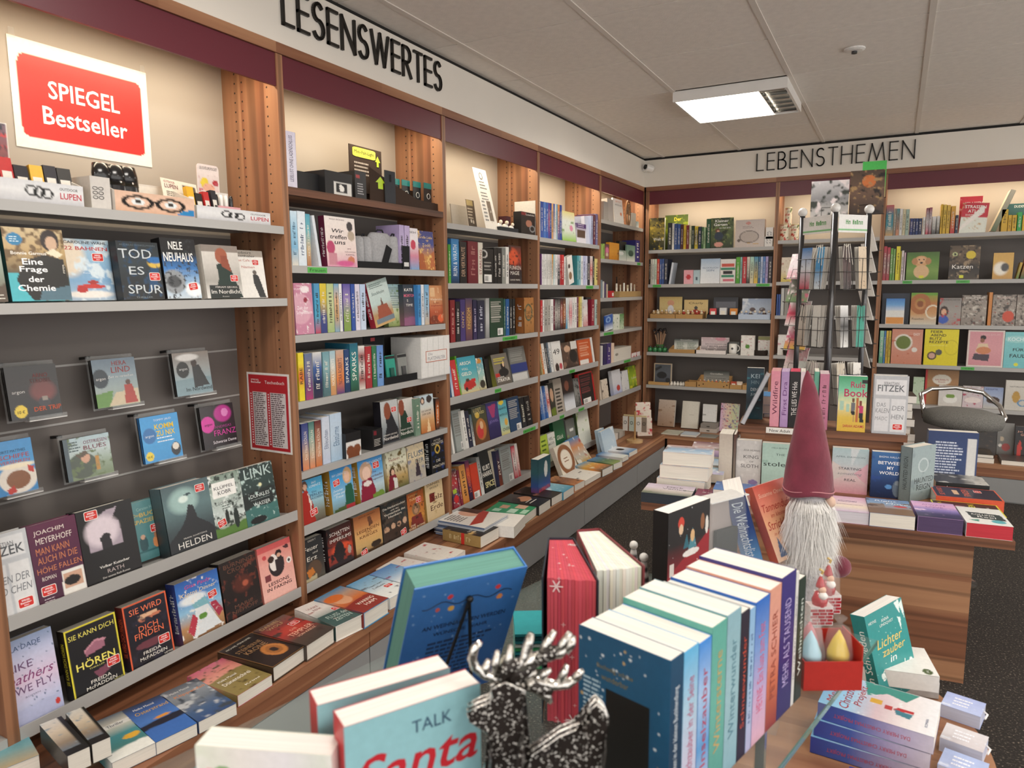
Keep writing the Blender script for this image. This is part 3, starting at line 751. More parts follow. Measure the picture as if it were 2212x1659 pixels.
shelf_run('L',1,2,.604,B,[
 ('f',-60,288,1060,[('g','c3c6c9-bfc2c6-c5c8cb'),('r',.02,.05,.93,.3,'dfe0e1'),('r',.04,.37,.48,.97,'dcdcdd'),('r',.52,.37,.95,.97,'dedede'),ttl('SEBASTIAN',.45,.13,.5,.05,'5a5c60'),ttl('FITZEK',.48,.21,.85,.11,'55585c',bold=.03),ttl('KALEN DER',.5,.55,.85,.09,'7a7d82',slant=.1),ttl('MAD CHEN',.5,.68,.85,.09,'7a7d82',slant=.1),('s',.74,.87,1.1)],{'desc': 'pale grey door-panel cover with pencil lettering','t': .035,'hard': True}),
 ('f',292,633,962,[('g','5a2140-4f1c3c-441833'),ttl('JOACHIM',.42,.115,.62,.07,'e6d9cf'),ttl('MEYERHOFF',.5,.215,.74,.075,'e6d9cf'),ttl('MAN KANN',.44,.34,.68,.085,'c97a52'),ttl('AUCH IN DIE',.51,.455,.82,.085,'c97a52'),ttl('HÖHE FALLEN',.52,.57,.92,.085,'c97a52'),ttl('ROMAN',.27,.68,.28,.05,'e6d9cf'),('p',[(.52,.66),(.98,.66),(.98,.96),(.5,.96)],'e8e4dc'),('r',.55,.69,.94,.88,'c99f86'),('e',.72,.8,.17,.06,'1c1816'),('s',.22,.83,1.1),('L',.1,.93,.35,.96,2,'d8ccd0')],{'desc': 'purple cover with hand-drawn orange lettering','t': .03,'g': .0028,'hard': True}),
 ('f',637,1024,862,[('g','161415-141314-121112'),('p',[(.13,.22),(.5,.07),(.72,.05),(.6,.2),(.72,.24),(.74,.55),(.13,.56)],'a89aa6'),('e',.4,.32,.3,.2,'d9cbd3',.7),('p',[(.34,.4),(.52,.4),(.55,.6),(.36,.6)],'221e22'),('e',.45,.4,.08,.04,'221e22'),('w',.55,.02,3,'141213',4),ttl('Volker Kutscher',.52,.78,.55,.035,'ece8e2',bold=.01),ttl('RATH',.52,.855,.3,.05,'b8a9a6'),ttl('Der neunte Rath-Roman',.52,.925,.5,.025,'d9d3cc'),('s',.25,.08,1.1)],{'desc': 'black cover with lit foggy doorway','t': .045,'spine': '0f0e0f','hard': True,'g': .0028}),
 ('f',985,1226,800,[('g','5f8f92-55898d-4f8387'),ttl('Carsten Henn',.52,.13,.6,.05,'9fc0be'),ttl('Der',.2,.22,.2,.05,'d3b35e'),ttl('BUCH',.58,.23,.6,.07,'d3b35e',bold=.02),ttl('SPAZIERER',.5,.34,.86,.07,'d3b35e',bold=.02),('e',.28,.72,.12,.14,'2f5258'),('e',.28,.6,.06,.04,'cfa58a'),('e',.66,.74,.12,.1,'d98f5a'),('e',.66,.62,.07,.05,'b07a5a'),('r',.1,.84,.95,.87,'33656a'),('s',.68,.5,1.05)],{'desc': 'teal cover with two people on bench','t': .03,'dx': .055,'g': .0028,'hard': True}),
 ('f',1233,1562,690,[('g','4d6065-5f7a7d-3c4a4e-25282b'),('e',.42,.25,.3,.18,'9dbcb8',.9),('e',.42,.23,.1,.05,'dcebe4',.8),('p',[(.5,.32),(.6,.35),(.66,.55),(.9,.68),(1,.78),(1,1),(0,1),(0,.8),(.3,.62),(.42,.5)],'26292d'),('p',[(.42,.18),(.52,.15),(.62,.17),(.52,.19)],'33474c'),ttl('FRANK SCHÄTZING',.55,.79,.5,.025,'d8d5ce'),ttl('HELDEN',.53,.88,.72,.09,'e2dfd8'),('s',.8,.13,1.05)],{'desc': 'dark sea cover with cliff figure','t': .055,'spine': '56696e-3c4a4e-2a2f33','hard': True,'g': .0028}),
 ('f',1562,1780,605,[('g','7e9183-a9b8b0-c7d2cf-6e8450'),('n','2f3a33',.40,9,8),('n','dfe6e2',.3,13,4),('w',.82,.05,3,'567b35',4),('e',.42,.68,.06,.12,'222824'),('e',.7,.74,.09,.16,'1e2a26'),('r',.08,.12,.82,.36,'f0efea'),ttl('KLÜPFEL',.45,.2,.62,.06,'1e1e1e'),ttl('KOBR',.45,.285,.42,.06,'1e1e1e'),ttl('Lückenbüßer',.5,.44,.76,.06,'4a5450'),('s',.22,.75,1.0,12),('L',.3,.5,.65,.54,2,'4a5450')],{'desc': 'forest light cover with white name plate','t': .03,'g': .0028}),
 ('f',1782,2010,545,[('g','1f2f2e-2b403d-263433-3d6b6a-5b8c86'),('w',.42,.05,3,'1e2726',3),('w',.68,.03,4,'3f706c',8),('n','b9d2cc',.3,12,3),('e',.35,.9,.25,.06,'15191a'),('e',.55,.34,.05,.03,'e8e7b8',.8),ttl('LINK',.53,.12,.82,.16,'b9cdc9'),ttl('DUNKLES',.5,.5,.58,.06,'dfe8e4'),ttl('WASSER',.52,.64,.52,.06,'dfe8e4'),('L',.2,.56,.8,.58,1,'a8b8b4')],{'desc': 'dark stormy sea cover with pale lighthouse','t': .03,'g': .0028}),
],lean=9,tilt=8)
shelf_run('L',1,3,.31,Cc,[
 ('f',66,465,805,[('g','9fb3d8-c8c8e2-dcc6dc-c2c4e0-a9b4d4'),('k',90,'3a5a84',.013,3),('w',.8,.04,3,'b3b8d8',2),ttl('AYLA DADE',.42,.1,.72,.055,'33507e'),ttl('LIKE',.37,.315,.42,.085,'6b4a72'),ttl('feathers',.5,.45,.86,.11,'8a3f74',slant=.35),ttl('WE FLY',.55,.585,.68,.085,'6b4a72'),ttl('ROMAN',.5,.68,.26,.02,'6b6a8a'),('e',.9,.88,.045,.035,'c8372e')],{'desc': 'lilac cover with flying birds and pink script','t': .03,'g': .0028}),
 ('f',540,900,690,[('g','191619-151316-121113'),('p',[(.3,.37),(.5,.29),(.72,.3),(.72,.42),(.34,.46)],'a36a7c'),('p',[(.3,.375),(.53,.27),(.76,.3),(.72,.33),(.53,.3),(.32,.4)],'c58a98'),('p',[(.42,.72),(.72,.68),(.76,.76),(.52,.84)],'7a4456'),('bd',.03,'e3d43c'),ttl('SIE KANN DICH',.5,.13,.88,.07,'eee06a'),ttl('HÖREN',.5,.555,.76,.13,'eee06a',bold=.02),ttl('THRILLER',.5,.65,.3,.022,'d8cf7a'),ttl('FREIDA',.54,.845,.4,.05,'f0ece0'),ttl('McFADDEN',.54,.915,.6,.05,'f0ece0'),ttl('HEYNE',.87,.955,.17,.025,'d8d48a'),('s',.82,.68,1.1)],{'desc': 'black cover with yellow border, pink house','t': .035,'spine': '2a241c-17141a','st': 'SIE KANN DICH HÖREN','sc': 'e3d43c','g': .0028}),
 ('f',950,1256,515,[('g','1c1826-191722-17151d'),('r',.3,.22,.75,.30,'e0b28e'),('p',[(.22,.3),(.8,.25),(.84,.29),(.24,.34)],'c9785a'),('n','262433',.4,9,5),('e',.5,.68,.34,.06,'6e3a44'),('bd',.03,'e8663f'),ttl('SIE WIRD',.5,.13,.74,.09,'f07a52'),ttl('DICH',.5,.42,.44,.09,'f07a52'),ttl('FINDEN',.5,.52,.66,.09,'f07a52'),ttl('FREIDA',.5,.80,.4,.05,'f0ece0'),ttl('McFADDEN',.52,.875,.62,.05,'f0ece0'),ttl('HEYNE',.86,.94,.2,.026,'f0ece0'),('s',.8,.71,1.1)],{'desc': 'black cover with orange border, mansion','t': .035,'spine': '6a2a24-1c1826','st': 'SIE WIRD DICH FINDEN','sc': 'e8663f','g': .0028}),
 ('f',1320,1620,350,[('g','2f5fae-3d79c4-8fc0de-b98a5c-7d5a3c'),('e',.35,.33,.3,.08,'e8eef0',.9),('p',[(.3,.42),(.62,.36),(.72,.52),(.4,.52)],'7fb6c2'),('p',[(.22,.95),(.38,.5),(.66,.5),(.92,.9)],'dfe5e8'),('p',[(.14,.82),(.3,.56),(.4,.66),(.26,.92)],'b83a4c'),('p',[(.7,.5),(.86,.5),(1,.7),(.88,.78)],'a8324a'),('n','f0ece6',.26,14,6),('e',.52,.66,.1,.05,'5f8f3a'),ttl('Gisa Pauly',.5,.12,.6,.075,'d2437c',slant=.2),ttl('Käptns Dinner',.5,.235,.82,.085,'f2dfae',slant=.25),('L',.3,.31,.7,.33,2,'dfe8f0'),('s',.8,.38,1.0,8)],{'desc': 'sky blue cover with ship deck dinner table','t': .045,'spine': '2b3a7c-3f4a86-5a2f4a','st': '~','g': .0028}),
 ('f',1632,1888,205,[('g','231b19-1e1716-1b1514'),('e',.55,.45,.26,.14,'54281f',.9),('n','6b3226',.3,10,12),('e',.62,.46,.08,.05,'b05a42',.9),ttl('BURNING',.5,.085,.78,.07,'6f4a3a'),ttl('CROWN',.52,.175,.66,.07,'6f4a3a'),ttl('MARIE',.5,.78,.5,.055,'6f4a3a'),ttl('NIEHOFF',.52,.86,.7,.06,'6f4a3a')],{'desc': 'near-black cover with faint glowing embers','t': .045,'spine': '181312','g': .0028}),
 ('f',1900,2132,95,[('g','d97a72-e8a79c-edb4a8-eeb9ad'),('r',0,0,1,.1,'cf5c5c'),('e',.5,.4,.23,.2,'2a2326',.1),('e',.43,.34,.13,.15,'eee6e0'),('e',.36,.27,.09,.06,'3a2620'),('e',.6,.2,.09,.055,'241a1c'),('e',.6,.24,.06,.04,'d9a98f'),('p',[(.48,.3),(.74,.3),(.7,.52),(.46,.55)],'33292c'),('e',.88,.4,.08,.055,'f0ece6'),('e',.88,.4,.035,.025,'2a2326'),('r',.12,.52,.28,.62,'7a3a40'),('e',.18,.2,.06,.04,'c84a4e'),('p',[(.74,.13),(.9,.1),(.92,.17),(.82,.17)],'4a2a30'),ttl('LESSONS',.5,.69,.62,.06,'4b2a2c',bold=.02),ttl('IN FAKING',.5,.775,.74,.06,'4b2a2c',bold=.02)],{'desc': 'salmon pink cover with couple in black circle','t': .03,'spine': 'd08078','g': .0028}),
],lean=8,tilt=8)
# audiobook cases hooked on the slatted panel
def cd_case(P,ops,desc,spine='222222'):
    (tlx,tly),(trx,try_),(blx,bly),(brx,bry) = P
    x = -.19; z0 = height(bly,x,along_y(blx,x,1.0)); y0 = along_y(blx,x,z0); y1 = along_y(brx,x,z0)
    M = T(x,y0,z0) @ RZ(90) @ RX(-7)
    w = y1-y0; h = (height(tly,x-.015,along_y(tlx,x,1.1))-z0)/.99
    r = book(M,w,h,.014,ops,spine=spine,back='333333',hard=True,name='audiobook_case',g=.0028,cat='audiobook',label=f'{desc} on clear holder, slatted panel',group='audiobooks on the slatted panel',mat='gloss',pages='e8e8e6')
    hd = empty('display_holder',M); tag(hd,f'clear plastic holder carrying the {desc}','holder','clear holders on the slatted panel')
    MB().box((-.004,.0155,-.006),(w+.004,.018,h+.012)).build('back_plate','acrylic',hd)
    MB().box((w*.3,-.006,-.009),(w+.008,.018,-.0065)).build('tray','white_plastic',hd)
    MB().box((w*.3,-.0075,-.009),(w+.008,-.0062,.004)).build('lip','acrylic',hd)
    mb = MB(); mb.box((.002,.0185,h+.006),(.012,.075,h+.014)); mb.build('hook','black',hd)
cd_case(((3,797),(116,790),(26,911),(136,890)),[('g','2a2725-2c2421-231f1e-1c1a1a'),('e',.68,.5,.25,.2,'7a3a36',.9),('e',.68,.72,.12,.1,'35343a'),('r',.64,.62,.76,.7,'9a8f84'),ttl('ARNO',.66,.2,.3,.08,'8c2f2c'),ttl('STROBEL',.66,.3,.42,.08,'6c2a28'),ttl('argon',.2,.5,.24,.06,'e8e6e2'),ttl('DER TRIP',.72,.84,.54,.085,'c8542e',bold=.02),('e',.2,.85,.12,.12,'e8c93a'),ttl('10 €',.2,.86,.14,.06,'1d1d1d')],'dark audiobook case with yellow price disc')
cd_case(((191,781),(285,775),(212,884),(304,866)),[('g','6f8496-8fa2ac-9aa8a4-6f8a5e'),('e',.15,.4,.18,.2,'26343c'),ttl('argon',.16,.42,.22,.06,'e8e6e2'),ttl('HERA',.62,.1,.34,.09,'a8423e'),ttl('LIND',.64,.24,.44,.12,'a8423e'),('p',[(0,.72),(.4,.66),(.3,1),(0,1)],'5f8a3f'),('p',[(.45,.72),(1,.66),(1,1),(.25,1)],'c9b89a'),('p',[(.68,.58),(.86,.58),(.95,.98),(.64,.98)],'a83a2e'),('e',.77,.52,.06,.06,'5a3a2c'),ttl('Zeit zu verzeihen',.62,.38,.6,.05,'e8e8e4',slant=.2)],'grey coastal audiobook case with woman in red coat')
cd_case(((366,766),(446,762),(384,858),(461,842)),[('g','9a8f86-a4a6a4-8ea4ac-7f979e'),('w',.62,.03,3,'7f98a0',3),('e',.24,.4,.17,.19,'1d1f20'),ttl('argon',.25,.4,.22,.06,'e0e0de'),('p',[(.5,.3),(.7,.32),(.92,.8),(.5,.85)],'26282a'),('e',.56,.26,.08,.09,'3a2a24'),ttl('Im Nordwind',.62,.87,.72,.09,'1b1c1d'),('e',.4,.12,.3,.08,'f4f2ee',.7)],'pale grey audiobook case with woman in dark cloak')
cd_case(((133,952),(230,934),(149,1041),(247,1019)),[('g','a9bfc6-b9c8c8-8fa08a-6f7f5a'),('e',.34,.68,.32,.3,'4a5446'),('e',.42,.5,.1,.13,'cf9f84'),('p',[(.2,.4),(.45,.33),(.5,.42),(.3,.5)],'5a4a3a'),('r',.62,.5,.72,.85,'b8863a'),('n','5f7048',.34,9,4),ttl('OSTFRIESEN',.68,.14,.52,.08,'7a3048'),ttl('BLUES',.66,.27,.5,.1,'7a3048'),('L',.1,.1,.35,.3,4,'5a6a6c'),('r',0,0,.1,1,'4a5a62')],'blue-grey audiobook case with shading man and lighthouse')
cd_case(((294,906),(378,895),(315,1002),(396,981)),[('g','3a98d8-3f9fdc-3a94d2'),('e',.2,.42,.17,.17,'2a6fae'),ttl('argon',.2,.44,.22,.055,'e8f4fa'),ttl('TOMMY JAUD',.58,.11,.46,.06,'e8f2f8'),ttl('KOMM',.6,.25,.5,.12,'f2cf4a',bold=.03),ttl('ZU NIX',.62,.4,.5,.12,'f2cf4a',bold=.03),('L',.38,.5,.85,.58,2,'e8f2f8'),('e',.84,.8,.13,.15,'22282c'),('e',.84,.74,.09,.08,'e4ddd0'),('e',.14,.86,.1,.1,'e8cf3a'),ttl('10 €',.14,.87,.12,.05,'1d1d1d')],'bright blue audiobook case with sloth','2a6fae')
cd_case(((426,883),(493,876),(443,972),(514,954)),[('g','2a2328-33242c-211d21'),('e',.66,.22,.26,.2,'b8388e',.4),('e',.72,.2,.1,.1,'e08ac6'),('e',.18,.43,.2,.19,'d43aa0'),ttl('argon',.2,.45,.22,.06,'2a1a24'),ttl('ANDREAS',.62,.52,.5,.06,'a83a8a'),ttl('FRANZ',.66,.66,.66,.13,'d43aa0'),ttl('Schwarze Dame',.62,.87,.7,.07,'f0e8ee')],'black audiobook case with pink face')
cd_case(((-40,963),(63,954),(-20,1078),(84,1058)),[('g','3f8fcc-4a9ad2-3c86c2'),ttl('MORITZ MATTHIES',.55,.2,.6,.05,'1f3a54'),ttl('SCHIFFE',.6,.3,.62,.08,'b8423a'),ttl('VERSENKEN',.6,.4,.62,.06,'c85a4a'),('e',.62,.72,.4,.28,'e8e0d4'),('e',.62,.74,.25,.17,'8a5a3a'),('e',.62,.48,.4,.05,'f8ecd0',.8),('p',[(.35,.9),(.5,.84),(.56,.95),(.4,1)],'c23a30'),('p',[(.85,.5),(.98,.55),(.95,.66),(.84,.62)],'c23a30')],'blue audiobook case with lifebuoy','2a6fae')
# slat grooves: thin aluminium rails on the panel
for z,n in ((1.205,'upper'),(1.035,'middle'),(.84,'lower')):
    o = MB().box((-.2679,-.984,z),(-.2655,-.0165,z+.006)).build('slat_rail','shelf_grey'); tag(o,f'thin {n} hook rail across the grey panel behind the audiobooks','rail')
# poster on the back panel, list on the upright
x = -.2665
def poster(name,M,w,h,ops,label,cat='poster',g=.004):
    mb = MB(); grid(mb,Matrix.Identity(4),w,h,[o for o in ops if o[0] in ART],g); mb.box((0,.0002,0),(w,.0016,h),'efe9dd',skip='f')
    o = mb.build(name,'print',None,M); print_parts(o,w,h,ops)
    return tag(o,label,cat)
def rrect(x0,y0,x1,y1,r,asp,n=6):
    p = []
    for cx,cy,a0 in ((x1-r,y1-r*asp,0),(x0+r,y1-r*asp,90),(x0+r,y0+r*asp,180),(x1-r,y0+r*asp,270)):
        for i in range(n+1):
            a = math.radians(a0+90*i/n); p.append((cx+r*math.cos(a),cy+r*asp*math.sin(a)))
    return p
o = poster('bestseller_poster',T(-.2655,-.720,1.822) @ RZ(90),.408,.292,[('g','f2ecdc'),('p',rrect(.05,.13,.95,.90,.06,1.4),'cf2a22'),ttl('SPIEGEL',.5,.415,.52,.17,'fbf6ec',bold=.013),ttl('Bestseller',.5,.665,.62,.17,'fbf6ec',bold=.013)],'white poster with red rounded panel reading SPIEGEL Bestseller')
for u in (.03,.97):
    MB().box((u*.408-.008,-.003,.286),(u*.408+.008,-.0005,.312)).build('clip','acrylic',o)
M = T(-.221,-.0155,1.013-.0) @ RZ(0)
o = poster('bestseller_list',T(-.222,-.0162,.833) ,.212,.293,[('g','b3222a'),('bd',.035,'e8e2dc'),('r',.12,.24,.46,.93,'d9d2d0'),('r',.54,.24,.9,.93,'d9d2d0'),ttl('SPIEGEL',.2,.09,.2,.02,'f0e4e0'),ttl('Bestseller',.22,.12,.24,.025,'f0e4e0',bold=.02),ttl('Taschenbuch',.66,.115,.46,.04,'f0e4e0'),('L',.14,.26,.44,.91,26,'6a5a5c'),('L',.56,.26,.88,.91,26,'6a5a5c'),('L',.07,.27,.10,.9,20,'e0d0d0'),('L',.49,.27,.52,.9,20,'e0d0d0')],'red paperback bestseller list taped to the wooden upright','notice',.003)

# ------------------------------------------------------------------ owl-box bay (bay 2)
P2 = (600,250,4.1475); Q2 = (620,580,4.366); R2 = (620,900,4.366)
shelf_run('L',2,0,1.77,P2,[('s',82,178,140,'d9d4e6-e4e0ee-d5d0e0','LESELUST OHNE LADENSCHLUSS','3a3550',{'slen': .82,'sth': .34,'dep': .17,'desc': 'tall lavender binder with dotted edge'})])
shelf_run('L',2,1,1.498,P2,[
 ('s',128,190,852,'cfe3f0-9cc9e2-7fb4d4-d9d2c4','~','4a6f8a'),('s',190,263,855,'dbe6ee-e6ecf0-d4dfe8','~','4a5a78'),('s',263,305,880,'4fa0b8-6fb4bc-c9b08a-a8683e','~','e8e2d0'),
 ('s',370,395,890,'dfe4ea-cfd6de','',{'roll': -9,'desc': 'thin white leaning spine'}),
 ('f',448,716,895,[('g','efe6e0-eee0da-ecd8d2-d89ab0'),('e',.15,.62,.13,.14,'b8406a'),('r',.06,.72,.34,.96,'c98a96'),('e',.82,.17,.1,.1,'3a3436'),('e',.85,.36,.12,.1,'b8a692'),('e',.8,.86,.12,.08,'c97a5a'),('e',.6,.93,.3,.06,'d05a90',.8),ttl('Wir',.4,.28,.4,.08,'2a2426',slant=.3,bold=.012),ttl('treffen',.42,.4,.55,.085,'2a2426',slant=.3,bold=.012),ttl('uns',.46,.52,.36,.06,'2a2426',slant=.3,bold=.012),ttl('TESSA BICKERS',.4,.055,.5,.025,'6a4a50'),ttl('IM',.75,.63,.1,.03,'6a3a48'),ttl('NÄCHSTEN',.78,.69,.36,.03,'6a3a48'),ttl('KAPITEL',.78,.75,.3,.03,'6a3a48')],{'desc': 'cream cover with reader on book pile','t': .03,'spine': '5a1a34-6a1f3c','st': '~','lean': 3}),
 ('s',1095,1140,978,'b3a2cc-c3b4d8-b9a6d0','~'),('s',1142,1190,985,'bba9d2-c9bcdc','~'),
 ('f',1195,1270,1005,[('g','e8e2e6-efe8ea-d88aa0-7fa8d0'),('e',.4,.4,.3,.12,'c8405a'),ttl('SEH',.4,.1,.7,.05,'3a3a42')],{'desc': 'white and pink slim cover','lean': 2,'t': .02}),
 ('f',1275,1415,1030,[('g','3a3a78-3c4a8c-c98a4a-b8703a'),('p',[(0,.5),(.3,.6),(.4,1),(0,1)],'a8582e'),('p',[(1,.5),(.7,.6),(.6,1),(1,1)],'b8683a'),('n','e8c070',.3,9,4),ttl('Große Liebe',.5,.16,.85,.07,'e8c88a',slant=.2),ttl('Todd',.5,.36,.5,.08,'e8c88a',slant=.2)],{'desc': 'navy cover with glowing orange street','lean': 4}),
],g=.004)
shelf_run('L',2,2,1.25,Q2,[
 ('f',92,262,140,[('g','c47f98-c98aa2-c4829c'),('e',.3,.5,.62,.3,'d6a3b4'),('e',.6,.12,.25,.07,'efe2e4'),('n','f0e8e8',.24,8,6),('e',.6,.33,.12,.05,'8f2038'),ttl('TANJA',.3,.06,.35,.04,'f4e8ec'),ttl('HUHMACHER',.42,.115,.8,.04,'f4e8ec'),ttl('Zeit der',.42,.48,.6,.065,'f8f0f2'),ttl('Schwestern',.5,.57,.86,.065,'f8f0f2')],{'desc': 'dusty pink cover with blossom','lean': 2,'dx': .0}),
 ('s',268,322,None,'4f8fb8-3f9cc4-4aa0c0-b8405a','~'),('s',322,384,None,'d8c23a-d2b53c-3f4a86-2f3a78','~'),('s',386,452,None,'b3c48c-c9cf9c-9fb478','~'),('s',454,500,None,'6fa8c8-e2b890-c9a070-7fa4b8','~'),('s',502,530,None,'e9e8e6-e2e2e0','~'),
 ('s',538,608,None,'5a4f9c-9a86b8-8aa05a-7f9a4a','~'),('s',612,650,None,'2f4fa0-34549f','~'),('s',652,696,None,'d9d2e2-e2dcea','~'),('s',698,750,None,'b9cce6-cbd9ec','~'),
 ('f',842,1034,140,[('g','b9c8c4-c4d4d0-bcd0cc-b08a5c-c9a46a'),('r',0,0,1,.1,'9fb0ac'),('p',[(.48,.55),(.54,.38),(.6,.55)],'6a4436'),('p',[(.2,.85),(.3,.55),(.75,.55),(.95,.85)],'9a4f38'),('r',.1,.84,1,.95,'6f7f8a'),('L',.1,.06,.8,.14,3,'5a706c'),ttl('Stockholm',.45,.27,.62,.07,'3f5a58',slant=.2)],{'desc': 'pale green city cover with red spine','spine': '8f2030-a02838','st': '~','t': .03,'roll': -12,'dx': .0,'lean': 5}),
 ('f',960,1105,150,[('g','9fc4cc-cfdcd8-c9d0a8-8fa05c'),('bl',.1,.1,.9,.55,12,'6a8488'),('n','6f8a3f',.3,8,3)],{'desc': 'back cover with meadow landscape','dx': .045,'lean': 2}),
 ('f',1110,1236,152,[('g','26323f-39404a-564a50-8a5a70'),('w',.8,.03,4,'8f5a7a',3),ttl('KATE',.4,.13,.6,.07,'f0ece4',bold=.012),ttl('MORTON',.45,.27,.8,.07,'e8708a',bold=.012),ttl('S',.3,.39,.1,.06,'f0ece4'),ttl('TIME',.42,.5,.5,.06,'f0ece4')],{'desc': 'dark dusk cover with pink lettering','dx': .02,'lean': 2}),
 ('s',1238,1268,155,'3f86c4-4a94cc','~'),('s',1270,1298,152,'e2e4e8-d6dce4','~'),('s',1300,1345,152,'6fa4cc-9fc4dc-c9b49a','~'),
 ('f',1355,1493,163,[('g','c98a5a-d2986a-b85a3a-8a3f24'),('r',.1,.05,.4,.3,'e0b88a'),('e',.3,.88,.3,.1,'7a3420'),('e',.72,.86,.22,.1,'e0673f'),('n','e8c8a0',.25,8,9),ttl('Wiedersehen',.5,.36,.86,.06,'e8d8c0'),ttl('in den',.45,.45,.4,.05,'8a3a24'),ttl('Highlands',.5,.53,.8,.06,'a03a2a')],{'desc': 'orange-brown fireside cover','lean': 3}),
],tops=((270,140),(750,148)),g=.004)
shelf_run('L',2,3,1.008,Q2,[
 ('s',118,172,795,'e6d22f-e8d636-d8402e-e6d22f-e6d22f','RABE','2a2418',{'slen': .34,'desc': 'bright yellow spine with red band'}),('s',178,250,803,'5f6f90-7a7690-6a4a78-a83a6c','~'),('s',254,340,790,'d6d6d2-3f5f9c-1f2a50-2a2a40','~'),('s',348,412,785,'6f9aa4-8ab0b4-5f8288-4f6c70','~'),('s',414,468,778,'9fc0cc-c9cfc8-d9a870-c08a5c','NORA ROBERTS','f6f0e4'),
 ('s',472,545,770,'c4a694-d89468-e0803c-5a3f78','NORA ROBERTS','5a3a4a'),('s',548,600,765,'23406f-2a4a7c-1f3458','SPARKS','f2efe4'),('s',602,680,705,'1f5f78-2f8088-3a7a68-1f4a34','SPARKS','f2efe4'),('s',684,742,730,'e8e4de-8f2a2c-e8e4de-9a3030-d9d2c8','~'),('s',746,806,735,'a82a30-b0343a-a03034','~'),('s',810,852,730,'2f6f4a-3a7f54-356a48','~'),('s',854,916,725,'5f88c8-7aa0d4-6a94cc','~'),
])
shelf_run('L',2,4,.747,R2,[
 ('s',150,215,65,'2f3a78-5f6a9c-c9a48a-d8865a','Das Haus KÖLLN','f0e4d4'),('s',217,272,50,'3f6f6a-8fb0a4-c9b49a-d8865a','Das Haus KÖLLN','f0e4d4'),('s',274,335,38,'5a2028-a8705a-d0a080-c8703a','Das Haus KÖLLN','f0e4d4'),('s',340,414,2,'c9d2e2-d6dde8-bfcadf','Elbleuchten','5a6a8a',{'slen': .4}),('s',416,526,-30,'bcd0e4-c6d8e8-a8c4dc','Elbstürme','5a7a9a',{'slen': .4}),
 ('f',905,1062,-130,[('g','c3c6c6-b8bcbc-8a9296-5a6064'),('p',[(.25,.35),(.6,.28),(1,.75),(1,1),(.05,1),(.3,.6)],'22242a'),('e',.38,.24,.2,.2,'8a4a32'),ttl('MIRIAM GEORG',.48,.8,.8,.035,'e4e0d8'),ttl('Nordwind',.5,.88,.85,.08,'f0ece4'),('s',.76,.23,1.0)],{'desc': 'grey cover with woman in black cloak','spine': '1d1b22','t': .04,'lean': 3,'dx': .012}),
 ('f',1070,1205,-150,[('g','d6d2cc-c4c0ba-9a9a96-5a605c'),('p',[(.1,.35),(.45,.28),(.8,.7),(1,1),(0,1),(.1,.6)],'1f3a2c'),('e',.2,.2,.2,.2,'8a4632'),ttl('MIRIAM GEORG',.46,.77,.8,.04,'e4e0d8'),ttl('Nordlicht',.5,.86,.85,.085,'f0ece4'),('s',.68,.55,1.0)],{'desc': 'pale cover with red-haired woman seen from behind','t': .035,'lean': 3,'dx': .012}),
 ('s',1212,1262,-170,'6f8a76-5f7f6a-7a9480','~'),
 ('f',1272,1400,-185,[('g','bcd0dc-d2d4cc-cf9f6a-b86a34'),('e',.22,.14,.16,.1,'4a3a38'),('e',.7,.12,.2,.1,'3a302e'),('e',.22,.15,.09,.06,'e0c0a8'),('p',[(.4,1),(.55,.6),(.7,1)],'e8c89a'),ttl('DIE KINDER',.45,.42,.7,.05,'4a3a34'),ttl('DER ELBE',.45,.5,.6,.05,'4a3a34')],{'desc': 'pale cover with couple above golden road','lean': 4,'t': .03}),
 ('s',1405,1440,-175,'2a2220-d8702a-2a2420','~'),
],g=.004)
def folk(sky,hair,skin,cloth): return [('g',sky),('e',.68,.22,.2,.17,hair),('e',.70,.22,.12,.1,skin),('p',[(.52,.36),(.9,.36),(1,.62),(1,1),(.45,1)],cloth),('n','3a3428',.2,9,4)]
